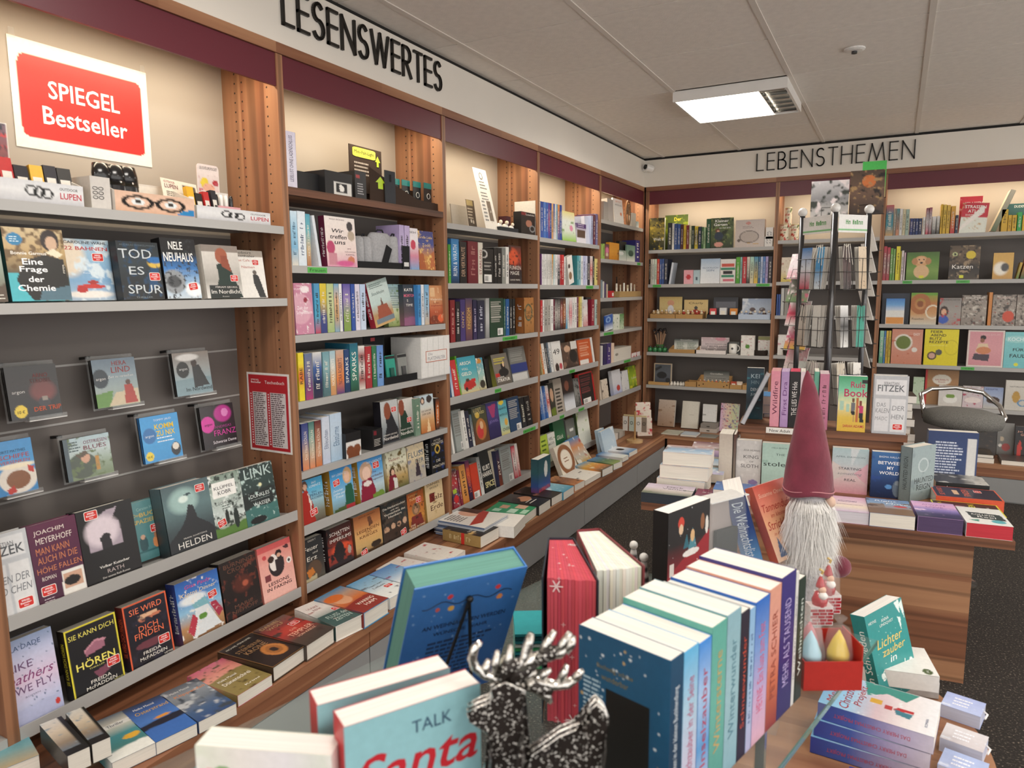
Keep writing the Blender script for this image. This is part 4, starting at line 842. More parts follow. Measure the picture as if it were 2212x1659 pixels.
shelf_run('L',2,5,.533,R2,[
 ('f',160,370,620,[('g','3f9ccc-5fb0d4-9ac0cc-7a7a6a-5a4a3c'),('e',.2,.13,.13,.12,'5a3a2c'),('e',.22,.15,.08,.07,'d8ac92'),('p',[(.02,.26),(.3,.22),(.5,.55),(.55,1),(0,1)],'a8281f'),('p',[(.3,.25),(.45,.5),(.4,.7)],'e0dcd4'),ttl('INY',.62,.1,.2,.05,'e8f0f4'),ttl('LORENTZ',.66,.17,.5,.05,'e8f0f4'),ttl('Die',.6,.3,.2,.04,'24486a'),ttl('PERLEN',.68,.37,.56,.055,'24486a'),ttl('TAUCHERIN',.68,.44,.6,.05,'24486a'),('s',.5,.74,1.15,10)],{'desc': 'sky blue cover with woman in red dress','lean': 5}),
 ('f',440,648,500,[('g','2f86c8-4f9fd4-8fc0dc-6a7a6a'),('e',.76,.24,.2,.18,'d0a878'),('e',.74,.26,.13,.12,'e4bca4'),('p',[(.62,.46),(.92,.42),(1,.7),(1,1),(.55,1),(.6,.7)],'1f5a44'),('p',[(.1,.9),(.6,.86),(.6,1),(.05,1)],'4a5a30'),('r',.6,.88,1,1,'a83038'),ttl('INY LORENTZ',.4,.17,.6,.05,'dfeaf2'),ttl('Zwischen',.3,.5,.42,.045,'f0f4f4',slant=.25),ttl('Liebe und',.35,.57,.5,.05,'f0f4f4',slant=.25),ttl('Treue',.34,.64,.34,.05,'f0f4f4',slant=.25),('s',.26,.33,1.1,8)],{'desc': 'blue cover with woman in green bodice','spine': 'b08a3a-a87f34','st': '~','lean': 5,'t': .05}),
 ('f',700,930,420,[('g','3f8fd0-5fa4d8-b9cfd8-8a947a'),('e',.3,.3,.25,.22,'c8a48a'),('e',.32,.34,.16,.15,'e8c4b0'),('p',[(.12,.5),(.5,.46),(.62,.75),(.62,1),(0,1)],'8a1f3a'),('e',.33,.58,.17,.06,'e6dcd8'),('p',[(.5,.88),(.9,.82),(1,.95),(.5,1)],'6f8f3a'),ttl('INY LORENTZ',.66,.12,.6,.05,'dfeaf2'),ttl('Die',.62,.36,.18,.05,'5a2a30',slant=.25),ttl('verkaufte',.72,.45,.46,.055,'5a2a30',slant=.25),ttl('Königstochter',.72,.54,.54,.055,'5a2a30',slant=.25),('s',.72,.22,1.2)],{'desc': 'blue cover with woman in crimson gown','spine': 'b8923c-a8822f','st': '~','lean': 5,'t': .05}),
 ('f',960,1152,345,[('g','cdd0b8-d6d4bc-b89a62-4a5a34'),('e',.25,.52,.13,.12,'3a2018'),('e',.28,.53,.08,.07,'d8b094'),('p',[(.1,.6),(.42,.6),(.52,1),(0,1)],'7a2030'),('p',[(.28,.66),(.46,.7),(.46,.95),(.3,.95)],'d8d8d0'),('n','6a5a30',.35,8,5),ttl('Die',.2,.16,.15,.04,'5a3a24'),ttl('Heilerin',.4,.22,.5,.07,'8a2a2a'),ttl('TOCHTER',.5,.35,.7,.06,'3a3428')],{'desc': 'pale green cover with red-cloaked woman','lean': 5,'t': .04}),
 ('f',1160,1316,285,[('g','d8c8a8-d6c4a0-b0a898-b8b0a8'),('n','8a8a98',.3,7,3),('fig',.55,.42,.42,'3a2a24','8a6a58','3a2f3a'),ttl('FLUSS',.5,.26,.9,.15,'5a6a70'),ttl('DER',.68,.46,.5,.12,'5a6a70')],{'desc': 'sandy cover with robed figure by river','lean': 5,'t': .03}),
 ('f',1372,1497,205,[('g','16181c-131519-101216'),('n','1f3a7a',.32,6,3),('o',.48,.34,.16,.1,.22,'c9a84a'),('bd',.05,'2a2a2c'),ttl('PETER',.5,.1,.5,.05,'c9c4b4'),ttl('ORONTES',.5,.18,.84,.07,'d8d2c0'),ttl('DIE',.5,.65,.3,.07,'d8d2c0'),ttl('MÖNCHIN',.5,.78,.86,.09,'d8d2c0')],{'desc': 'black cover with gold medallion','spine': '121316','st': '~','lean': 3,'t': .05}),
],lean=5,tilt=8,g=.004)
shelf_run('L',2,6,.309,R2,[
 ('f',182,366,1185,[('g','2a2c2e-26282a-3a342e-5a5448'),('e',.5,.72,.35,.2,'5a4432'),('p',[(.1,.72),(.4,.66),(.5,.8),(.2,.9)],'c9782a'),('p',[(0,.9),(.6,.84),(.55,1),(0,1)],'b8ac8a'),ttl('EBERT',.5,.05,.4,.04,'c9c4b8'),ttl('Feuer',.42,.22,.7,.1,'e0dcd0'),ttl('und',.6,.34,.25,.05,'c9c4b8'),ttl('Erz',.42,.45,.5,.1,'e0dcd0')],{'desc': 'dark cover with armoured rider','lean': 5}),
 ('f',408,638,1075,[('g','3a1f1c-5a2420-a83a28-3a2420'),('e',.55,.55,.4,.12,'d8502e',.8),('e',.45,.62,.2,.25,'241a1c'),('n','1d1618',.35,8,4),('w',.85,.04,4,'2a2022',3),('e',.85,.66,.07,.1,'a89a90'),ttl('SCHATTEN',.52,.16,.8,.08,'e2ddd4'),ttl('DES',.5,.225,.16,.03,'e2ddd4'),ttl('IMPERIUMS',.54,.31,.86,.08,'e2ddd4'),('L',.1,.34,.9,.35,1,'b8402e')],{'desc': 'red battle cover with burning sky','spine': '2a2022','st': '~','lean': 5,'t': .06}),
 ('f',662,910,960,[('g','9a5a34-b87a4a-d8a86a-c9a46a-6a4a2a'),('p',[(.5,.12),(.62,.1),(.7,.3),(.55,.36)],'6a4430'),('e',.3,.85,.1,.06,'2a1c14'),('e',.75,.82,.2,.08,'2a1c14'),('w',.9,.02,4,'4a3420',2),ttl('GIULIANO',.5,.06,.6,.03,'4a2a1a'),ttl('LEGENDEN',.5,.4,.82,.07,'5a2a1a'),ttl('DES',.5,.465,.2,.04,'5a2a1a'),ttl('KRIEGES',.5,.535,.66,.065,'5a2a1a'),('s',.28,.92,1.2,12)],{'desc': 'golden desert cover with two horsemen','spine': '6a4430','st': '~','lean': 5,'t': .06}),
 ('f',918,1160,840,[('g','24282a-2a3032-34302c-3a2c24'),('n','4a4038',.38,9,7),('e',.15,.66,.1,.08,'b89478'),('e',.4,.62,.08,.07,'c4a084'),('e',.62,.63,.08,.07,'c09a7e'),('e',.85,.6,.08,.08,'caa68c'),('r',.05,.72,.95,1,'3a2c26'),('n','1d1a18',.3,10,3),ttl('Die Henkerstochter',.5,.14,.86,.055,'e8e2d4'),ttl('und das',.5,.22,.3,.035,'e8e2d4'),ttl('Vermächtnis des',.5,.29,.8,.055,'e8e2d4'),ttl('Henkers',.5,.37,.5,.055,'e8e2d4'),('s',.76,.88,1.2,12)],{'desc': 'dark cover with crowd of painted faces','spine': '2f3436','st': '~','lean': 5,'t': .045}),
 ('f',1148,1312,745,[('g','9a4f24-b8622c-c98a3a-7a3a20'),('e',.52,.45,.22,.16,'8a6a4a'),('e',.52,.48,.12,.09,'b88a68'),('p',[(.25,.62),(.8,.6),(.9,.9),(.15,.9)],'7a2a24'),('n','3a2018',.3,9,5),ttl('SIMON',.4,.08,.5,.05,'d8a868'),ttl('TURNEY',.5,.18,.6,.06,'e8c890'),ttl('DIE',.3,.85,.25,.05,'f0e0c0'),ttl('EHRE ROMS',.5,.92,.9,.055,'f0e0c0'),('s',.7,.24,1.1)],{'desc': 'orange cover with Roman soldier','lean': 5,'t': .035}),
 ('f',1330,1492,640,[('g','d6bf96-d9c49c-cfb488'),('r',.2,.3,.5,.5,'7a2420'),('n','b89a68',.2,6,2),ttl('DANIEL',.5,.07,.74,.06,'3a2a20'),ttl('WOLF',.5,.16,.5,.055,'3a2a20'),ttl('Das',.4,.3,.3,.05,'4a2018'),ttl('Salz',.62,.42,.62,.13,'4a2018'),ttl('der',.5,.54,.25,.05,'4a2018'),ttl('Erde',.58,.66,.7,.13,'4a2018')],{'desc': 'parchment cover with gothic lettering','spine': 'b08a4a','lean': 5,'t': .05}),
],lean=5,tilt=8,g=.004)

# ------------------------------------------------------------------ leaflet-stand bay (bay 3)
P3 = (950,300,5.183); Q3 = (950,600,5.926); R3 = (950,840,4.609)
back = lambda c: [('g',c),('bl',.1,.1,.9,.6,10,'b8b4aa' if sum(lin(c.split('-')[0])) < .6 else '6a6660'),('bc',.55,.78,.95,.96)]
shelf_run('L',3,1,1.44,P3,[
 ('s',100,128,1180,'3f8f2f-5aa43a','~'),('s',132,220,1120,'2f6fa4-3f8fc4-2a5f94-16304a','RUIN & WRATH','e8eef2',{'slen': .7}),('s',226,305,1150,'1d1a1c-171517','DER VERTRAUTE','c9a88a',{'slen': .7}),('s',318,430,1148,'6a1f28-742430-641c24','~','a8706a'),('s',432,485,1160,'d6cfc0-e0d9ca','STARLING','8a2a2a'),
 ('f',488,606,1225,[('g','1b1a1b-171617'),('o',.1,.16,.3,.1,.2,'c9c6c0'),('bl',.1,.4,.8,.6,6,'a8a49c'),('bc',.1,.74,.8,.96)],{'desc': 'black back cover with barcode','lean': 1}),
 ('s',608,645,1220,'1f1d1e-181718','~','d8d4cc'),('s',646,694,1220,'1f1d1e-181718','~','d8d4cc'),('s',697,737,1222,'7a7c78-8f908a','~'),('s',739,776,1210,'e2e0da-d9d6d0','~','2a2a2a'),
 ('f',782,920,1190,[('g','3a201c-a83a20-2a2024-2c2628'),('e',.35,.3,.4,.22,'d0502a',.9),('n','2a1a18',.36,8,4),ttl('FUNKEN',.5,.58,.9,.1,'ded8ce'),ttl('MAGIE',.45,.72,.7,.1,'ded8ce'),ttl('LIANE MARS',.45,.9,.8,.04,'ded8ce')],{'desc': 'dark cover with orange flames','lean': 2}),
],g=.005)
shelf_run('L',3,2,1.154,Q3,[
 ('s',140,202,285,'7a2024-8a262a','~','d8a89a'),('s',208,266,305,'1d1b20-262428','~','e8e4dc'),('s',268,332,280,'3f3268-4a3a74','ONYX','c9a86a',{'slen': .4}),('s',334,420,262,'4a3a58-8a6248-5a3a50','KINGDOM','d8b060',{'slen': .5}),('s',428,480,285,'24243f-3a3058','~','d8d0e0'),('s',484,575,290,'26283a-30304a','~','c9cad8'),('s',590,642,262,'9a9a98-c4c4c2-8a8a88','','3a3a3a'),
 ('f',646,818,265,back('1f3a2a-24422f'),{'desc': 'dark green back cover with barcode','lean': 1}),
 ('s',824,842,270,'2f5f54-3a6a5c','~'),('s',846,892,272,'24548a-2a5f98','~'),('s',896,928,270,'1a1a1c-222224','~','e8e4dc'),('s',932,966,270,'1a1a1c-222224','~','e8e4dc'),
 ('f',1085,1208,258,[('g','a86f3a-b8824a-9a6838'),('n','6a4a24',.3,7,3),('o',.45,.42,.36,.22,.1,'3a5a48'),ttl('FOURTH',.46,.42,.6,.1,'3a3428'),ttl('WING',.46,.54,.6,.1,'3a3428')],{'desc': 'bronze cover with green ring','spine': '8a4f28-a86a38','st': '~','t': .06,'hard': True,'lean': 1}),
],g=.005)
shelf_run('L',3,3,.877,Q3,[
 ('s',160,190,1130,'5a86b8-d8dce0','',{'lean': 8}),('s',196,268,1060,'c03034-c93a3c-b82c30','~'),('s',270,292,1010,'5fa42f-6fb43a','~'),
 ('f',292,520,1030,[('g','3f9aae-4aa4b4-7fb8b0-d8c08a'),('p',[(.15,.72),(.35,.62),(.75,.66),(.85,.8),(.5,.88),(.15,.85)],'b8302c'),('e',.4,.62,.1,.04,'4a3a30'),('e',.3,.85,.08,.05,'2a2422'),('r',.6,.6,.85,.68,'c8302a'),ttl('ARSCH',.4,.17,.6,.09,'f2ecdc',bold=.012),ttl('VOLL',.35,.32,.35,.06,'f2ecdc'),ttl('GELD',.4,.45,.54,.09,'f2ecdc',bold=.012)],{'desc': 'turquoise cover with red convertible'}),
 ('f',522,606,1035,[('g','3a8fa8-9ac0b8-c9b88a'),('e',.4,.1,.4,.08,'c98a3a'),('n','e8e2d4',.3,6,4),('e',.5,.8,.4,.12,'3a342c')],{'desc': 'slim teal cartoon cover','dx': .01}),
 ('f',620,720,1045,[('g','201d1c-1a1817'),('n','4a3a28',.25,7,3)],{'desc': 'black cover half hidden by comic','dx': .03}),
 ('f',738,932,1000,[('g','6f685e-7a7268-5f5850'),('e',.62,.42,.14,.16,'1d1b1a'),('e',.66,.34,.07,.08,'d8b89a'),('e',.6,.6,.32,.14,'1d1b1a'),('bl',.1,.1,.85,.3,5,'d8c83a'),('r',.05,.6,.3,.72,'b83028'),ttl('STRATUR',.5,.83,.8,.1,'f2efe6',bold=.012),ttl('KRIMI',.35,.74,.4,.05,'e8e4da')],{'desc': 'grey cover with woman and yellow lettering','lean': 14,'spine': '2a2622-8a8a3a','t': .04,'dx': .0}),
 ('f',945,1150,905,[('g','6a6a66-75756f-8a8a86'),('r',0,.5,1,.75,'2a3a78'),('bl',.08,.06,.9,.4,8,'9a9a94'),('r',0,.78,.9,1,'c9c8c4')],{'desc': 'grey back cover with blue band','lean': 12,'dx': .02}),
],lean=10,tilt=8,g=.005)
shelf_run('L',3,4,.592,R3,[
 ('s',135,155,330,'e4e2dc',''),('f',172,262,225,back('8a908e-9aa09c'),{'desc': 'grey back cover with barcode','dx': .02}),('s',264,296,220,'e8e6e0-dcdad4','~','2a2a2c'),('s',300,336,225,'26283a-2a2e44','~'),('s',338,362,260,'3a5a6a-e2e0d8','~'),
 ('f',366,505,195,[('g','3a4038-4a4a34-5a3a2a-6a4428'),('e',.5,.6,.36,.28,'b0703a'),('e',.42,.66,.22,.18,'c23a3a'),('e',.55,.5,.12,.1,'d8b088'),('e',.35,.22,.15,.08,'c9a848'),ttl('LOST',.4,.08,.55,.08,'d8c88a'),ttl('WICKED',.5,.17,.7,.07,'d8c88a')],{'desc': 'dark cover with golden embracing couple'}),
 ('f',508,620,150,[('g','35346a-4a3f7a-2f2a5a-2a2450'),('p',[(.15,.1),(.85,.05),(.6,.42),(.4,.42)],'a03a68'),ttl('JEWEL',.5,.52,.8,.09,'8a7ab8')],{'desc': 'purple cover with pink shell'}),
 ('f',622,705,130,[('g','4f98a8-5fa8b4-9ac4bc-d8c878'),('e',.4,.05,.3,.06,'e0c23a'),('e',.7,.62,.2,.1,'d8a848'),ttl('HEARTS',.45,.22,.85,.06,'2a4a54',bold=.012),ttl('WITH US',.48,.4,.9,.07,'2a4a54',bold=.012),ttl('OVER',.6,.82,.8,.09,'24424c',bold=.012)],{'desc': 'teal cover with yellow flowers'}),
 ('f',712,824,100,back('1f3a5a-244468'),{'desc': 'navy back cover with white barcode'}),('s',828,872,90,'1a1b1e-2a2c30','~','e0dcc8'),('s',876,930,75,'161617-1d1d1f','~','9a968e'),
],lean=9,tilt=8,g=.005)
shelf_run('L',3,5,.31,R3,[
 ('f',150,214,820,[('g','2a2a34-b83a3a-2f3a5a-a82a2e'),('n','d8d4cc',.3,7,3),('r',.1,.5,.7,.6,'a8c43a'),('e',.5,.75,.35,.1,'c9282c')],{'desc': 'busy cover with union flag pattern'}),
 ('s',218,238,815,'7a2438-8a2c40','~'),('s',242,300,765,'c98a4a-d8984f-c97f3a','~'),('s',304,344,720,'4a2a58-c8502e-3a2450-2a1f2c','HURRICANE','e07040'),
 ('f',346,416,760,[('g','c23a24-c9442a'),('bc',.1,.78,.85,.96)],{'desc': 'orange-red back cover with barcode'}),
 ('s',420,450,690,'8a8c8a-e0deda','~',{'lean': 10}),
 ('f',462,560,620,[('g','262a2c-1f2224-1a1c1e'),ttl('KURT',.55,.44,.7,.11,'e8e4da',bold=.012),ttl('HARRIS',.5,.58,.9,.11,'e8e4da',bold=.012),ttl('SPICE',.55,.82,.85,.13,'e8dca0',bold=.012)],{'desc': 'black cover with tall pale lettering','lean': 14}),
 ('f',520,600,625,[('g','c9c0a8-d2c9b2')],{'desc': 'beige cover behind dark spine','dx': .03}),
 ('s',602,634,620,'23264a-4a2a30-7a3a24','FURY','f0e8d8',{'slen': .4}),('f',642,748,590,back('8a908f-a0a5a2'),{'desc': 'grey back cover with portraits'}),('s',752,785,575,'c9324a-e0dcd6-c9324a','~'),('s',788,812,550,'e8e6e0-b82c34','~'),
],lean=9,tilt=8,g=.005)

# ------------------------------------------------------------------ blue-row bay (bay 4)
P4 = (1150,400,5.53); Q4 = (1150,660,4.366)
sp = lambda xs,cols,top,**o: [('s',a+1.0,b,top if not callable(top) else top(i),c,'~',dict(o)) for i,(a,b,c) in enumerate(zip(xs,xs[1:],cols))]
shelf_run('L',4,0,1.716,P4,[('s',36,96,190,'e2e0da-d8d6d0','~','4a4a4a',{'desc': 'broad white binder spine'})] + sp([98,130,164,190,208,228,250,268,284,300,325,352],['2a4a98-3a5aa8','4f7ac0-4470b8','3a62b0','5a4a9c-b84a6a-3a4a98','2a4490','d8a878-c99a6a','3a56a0-e0dcd8','e4e2de','7ab0c8-a8c8d0','d88a3a-3a56a0','2a4490-2f4a9c'],None) + [
 ('f',360,525,300,[('g','e6d88a-e2e6dc-d8e0d0-8fbf4a'),('n','7a9a5a',.24,7,3),('e',.7,.55,.12,.1,'d88aa8')],{'desc': 'white cover with flowers and green foot','lean': 5}),
 ('f',528,640,450,[('g','5a3f7a-e0dce4-e4e0e6'),('r',.0,0,1,.2,'4f2f6f'),('r',.05,.32,.9,.72,'5a4438'),('L',.1,.05,.8,.15,2,'e8e0f0')],{'desc': 'white card pack with purple header','t': .02,'name': 'card_pack','cat': 'card pack','dx': -.0}),
 ('f',640,695,370,[('g','c4c8dc-d2d6e6')],{'desc': 'pale lavender folder','lean': 4,'dx': .012}),('s',700,722,365,'a8b0cc-9aa4c4','~'),('s',726,752,352,'5a2438-6a2a40','~'),('s',755,782,345,'6a6a98-7a7aa8','~'),('s',785,815,350,'d8c8c0-e2d4cc','~')],
 tops=((98,192),(352,240)),parts=False,g=.006)
shelf_run('L',4,1,1.435,P4,sp([104,112,130,146,166,186,208,232,250,264,276,300,328,346,376],['7a4a8a','e4e2de','dcdad6','e6e4e0','d2d0cc','dfdcd6','c9c6c0','d89a3a-e0dcd4','8fc0c4-d8e4e4','e6e6e4','e0dedc','dcc4cc-4a4a52-3a3a40','b02a30-a82a30','c93a3a-a02028'],None) + [
 ('s',378,396,860,'e2e0dc','~'),('f',440,500,855,[('g','e8e4dc-e0dcd4'),('e',.4,.7,.3,.14,'8a6a4a'),('e',.3,.35,.2,.08,'3a2420')],{'desc': 'white cover with brown blot, leaning','roll': -13}),
 ('f',503,530,858,[('g','3a5a98-2f4f8c')],{'desc': 'blue cover slice','dx': .03})] + sp([532,552,576,604,632,656,686,718,738],['4a9aa0-3f8f98','7fb4bc','e0e2e4','b8bcdc','c9cce0','3a3540-2a2830','e0dcd8-c8403a-e0dcd8','1f1d1f'],None) + [('s',742,796,880,'e0d48a-d8cc80','~')],
 tops=((104,820),(738,850)),parts=False)
shelf_run('L',4,2,1.15,P4,sp([96,122,142,180,216,250,268,300,332,364,398,420,438,474,500,530,550,568,590,608],['b83034','e2e0dc','a8a49c','b0aca4','e4e2de','6a1f38','1d1c1e-d8d0c8-1d1c1e','1f1d20-c9c0b8-26242a','2a2628-a84a3a-2a2628','3a2f28-b86a3a-3a2a24','e2e4e4-3f8fb8','dcdcda','e2dcda-c8405a-e2dcda','dfdcd8','e4e0dc','6a2a44','c9a84a','e0d48a','dcd8d0'],None) + [
 ('f',612,664,1370,[('g','c4c8cc-e8ded8-c88a8a'),('n','c23a3a',.25,6,3)],{'desc': 'white cover with red leaves','lean': 2}),('f',640,700,1340,[('g','1f1e20-5a3a3a')],{'desc': 'black cover behind crimson spine','dx': .03}),('s',703,738,1365,'8a1f34-9a283c','~'),('s',745,785,1365,'b8ccc8-a8c0bc','~')],
 tops=((96,1375),(608,1330)),parts=False,g=.006)
shelf_run('L',4,3,.878,Q4,sp([92,104,120,146,168,184,206],['b8a878','c97a3a','e0dcd6','3a3f44','5a6a78','d8d8d6','d8d4cc'],None) + [
 ('f',212,298,345,[('g','e2e0dc-dedcd6-d8d0c8'),('e',.35,.85,.2,.14,'3a2a24'),('e',.75,.82,.16,.1,'b8404a'),ttl('49',.45,.34,.7,.18,'3a3a3a')],{'desc': 'white cover with slim number lettering'}),
 ('f',302,445,355,[('g','4a3a30-5a4438-3a2c26'),('e',.35,.25,.2,.12,'c9a488'),('n','8a6a58',.3,7,3),('r',.6,0,1,.3,'d8d4cc'),('e',.7,.55,.25,.25,'26201c')],{'desc': 'brown photo cover with chairs'}),('f',452,572,330,[('g','c0562a-c85f30-b8502a'),('bl',.12,.15,.85,.6,6,'e0a888'),('r',.05,.78,.7,.95,'e0dcd4')],{'desc': 'burnt orange back cover'}),('s',576,592,300,'e4e2de','')],
 lean=9,tilt=8,tops=((92,365),(206,345)),parts=False,g=.006)
shelf_run('L',4,4,.595,Q4,sp([92,104,116,128,142,156,186],['2f5fa0-3a6aac','4a7ab8','d8dce2-3f6fb0','2a5aa0','3f6fb4','e2e2e0-b83a34-e2e2e0'],None) + [
 ('f',190,232,740,[('g','2a2a26-3a3a30-26241f'),('e',.5,.35,.35,.2,'c09a7e'),('w',.75,.04,3,'6a7a2a',3)],{'desc': 'dark cover with man\'s portrait'}),('f',236,312,700,[('g','9a9084-a89e92-b0a698'),('L',.15,.3,.8,.9,7,'3a3630')],{'desc': 'beige cover with brown lettering'}),('f',316,414,665,[('g','2a2422-3a2a26-2a2320-d8dce2-e0e2e4'),('e',.4,.3,.2,.14,'7a4a3a')],{'desc': 'dark cover with white lower band'}),
 ('f',418,468,695,[('g','6a6a68-8a8a86-5a5a58'),('n','2a2a2a',.4,7,5)],{'desc': 'grey cover with walking figure'}),('f',470,596,650,[('g','1f1d1e-1a191a'),('bl',.1,.12,.85,.6,8,'7a3a3a'),('bc',.15,.8,.7,.96),('bd',.03,'c0282c')],{'desc': 'black back cover with red edge','spine': 'c0282c'}),('s',598,616,640,'c0282c','')],
 lean=9,tilt=8,tops=((92,770),(186,755)),parts=False,g=.006)
shelf_run('L',4,5,.306,Q4,[
 ('f',100,172,1240,[('g','a8c43a-b8cc4f-8fae34'),('L',.2,.2,.8,.5,3,'4a6a1f')],{'desc': 'lime green cover'}),('f',176,242,1215,[('g','dcdcd4-e0e0d8-c9d0b8'),('n','7a8a5a',.22,6,3),ttl('VIEL',.4,.2,.6,.1,'3a4a3a'),ttl('GLÜCK',.45,.36,.75,.1,'3a4a3a')],{'desc': 'white cover wishing luck'}),('f',235,335,1090,[('g','1f5a38-24643f-1f5a36'),ttl('Glück',.5,.5,.6,.12,'e8ecd8',slant=.2)],{'desc': 'dark green cover with white script','dx': .02}),
 ('f',348,440,1090,[('g','6a6c68-7a7c76-5a5c58'),('r',.3,.3,.7,.4,'e0e0dc'),('n','8fae4a',.2,6,3)],{'desc': 'grey cover with white label','dx': .02}),('f',452,560,990,[('g','9a988e-d8dad0-e2e6da-dfe4d8'),('n','7fa44a',.28,7,4),('w',.65,.02,4,'d8dcd2',3),ttl('MIT NATUR',.5,.06,.8,.06,'2a3a2a')],{'desc': 'white cover with green tree row','spine': '3a4a2a'})],
 lean=9,tilt=8,parts=False,g=.006)
# ------------------------------------------------------------------ tree-ornament bay (bay 5)
shelf_run('L',5,0,1.903,P4,[
 ('f',850,905,190,[('g','9a948e-a8a29c')],{'desc': 'grey keepsake box','t': .05,'name': 'gift_box','cat': 'box'}),('f',908,975,160,[('g','a8a29c-b4aea8')],{'desc': 'larger grey keepsake box','t': .05,'name': 'gift_box','cat': 'box','lean': 4}),
 ('f',985,1095,150,[('g','e8e4dc-ece8e0'),('e',.75,.6,.1,.06,'d87a4a'),ttl('JETZT',.55,.12,.6,.07,'d88a5a'),ttl('BESTELLEN',.55,.25,.7,.05,'5a5a58')],{'desc': 'white order notice board','lean': 6,'t': .012,'name': 'notice_board','cat': 'notice'}),('f',1195,1235,330,[('g','d2ccc0-c9c2b4')],{'desc': 'small cream gift box','t': .03,'name': 'gift_box','cat': 'box'}),('f',1238,1270,430,[('g','a8c0c0-dfe4e0')],{'desc': 'tiny blue-grey gift box','t': .02,'name': 'gift_box','cat': 'box'})],parts=False,g=.006)
shelf_run('L',5,1,1.625,P4,[('s',826,840,710,'a8c46a',''),('s',842,864,700,'9abf5a','~'),('f',868,915,700,[('g','5a3a3a-a85a6a-8a6a4a'),('e',.5,.4,.4,.2,'d87a9a'),('e',.5,.7,.3,.12,'d8c8a8')],{'desc': 'cover with pink dish'}),('f',918,1035,680,[('g','d8922a-dc9a34-c9821f'),('n','8a4a2a',.22,6,3)],{'desc': 'orange cover'}),
 ('f',1038,1120,665,[('g','2a2624-332e2a'),('n','5a6a4a',.25,6,3)],{'desc': 'dark cover with thin white edge','dx': .03}),('f',1015,1120,770,[('g','8a9a8a-b8c4b4-dcdcd2'),('e',.4,.3,.3,.2,'dfe0d8')],{'desc': 'white-footed gift card pair','dx': -.0,'t': .012}),('f',1125,1225,710,[('g','6a8a78-7f9a86-dcdcd2'),('e',.5,.5,.3,.2,'2f4a3a')],{'desc': 'leafy green gift card','t': .012}),('s',1228,1280,660,'2f2a6a-3a347a','~')],parts=False,g=.006)
shelf_run('L',5,3,1.091,Q4,[('f',648,860,30,[('g','6a645e-736d66')],{'desc': 'grey backing board','dx': .10,'t': .006,'name': 'backing_board','cat': 'board'}),('f',690,760,100,[('g','2f5fb0-2a56a4-dfe4ea'),('o',.4,.3,.25,.15,.3,'8fb0dc')],{'desc': 'blue keepsake book with white foot','dx': .02,'roll': -5,'t': .012}),('f',762,822,85,[('g','dce0d4-d4d9cc'),('n','5a7a5a',.3,9,3)],{'desc': 'white leaf-pattern notebook','dx': .02}),('f',824,862,80,[('g','4f8a4a-c9d4bc'),('n','3a6a3a',.3,7,3)],{'desc': 'green leaf notebook','dx': .02})],parts=False,g=.006)
shelf_run('L',5,4,.845,Q4,[('s',648,662,380,'d8d4cc',''),('s',664,700,360,'2a2448-33295a',''),('s',702,740,355,'3a2a68-4a347a','~'),('s',742,770,355,'d8bca8-e0c8b4','')],parts=False)
shelf_run('L',5,5,.58,Q4,[('s',644,658,690,'d2c4b4',''),('f',668,725,705,[('g','d8ccbc-cfc0ae'),('n','3a2a24',.28,6,3)],{'desc': 'beige postcard with dark blots','t': .008,'name': 'postcard','cat': 'postcard'}),('f',770,850,620,[('g','dcdce0-d4d4da-aab0d0'),('e',.6,.75,.2,.12,'b83a34')],{'desc': 'white desk calendar with red heart','name': 'desk_calendar','cat': 'calendar','dx': .01}),('f',852,918,625,[('g','e0e0e0-d8d8d8'),('n','5a5a6a',.25,6,4)],{'desc': 'white calendar with grey sketches','name': 'desk_calendar','cat': 'calendar','dx': .01}),('f',922,1020,580,[('g','6a8a1f-8fae2a-a8c43a-5a7a1f'),('n','d8d43a',.35,6,3),ttl('Leben',.5,.55,.5,.1,'f0f4d8',slant=.2)],{'desc': 'yellow-green meadow cover','dx': .02})],lean=8,tilt=8,parts=False,g=.006)

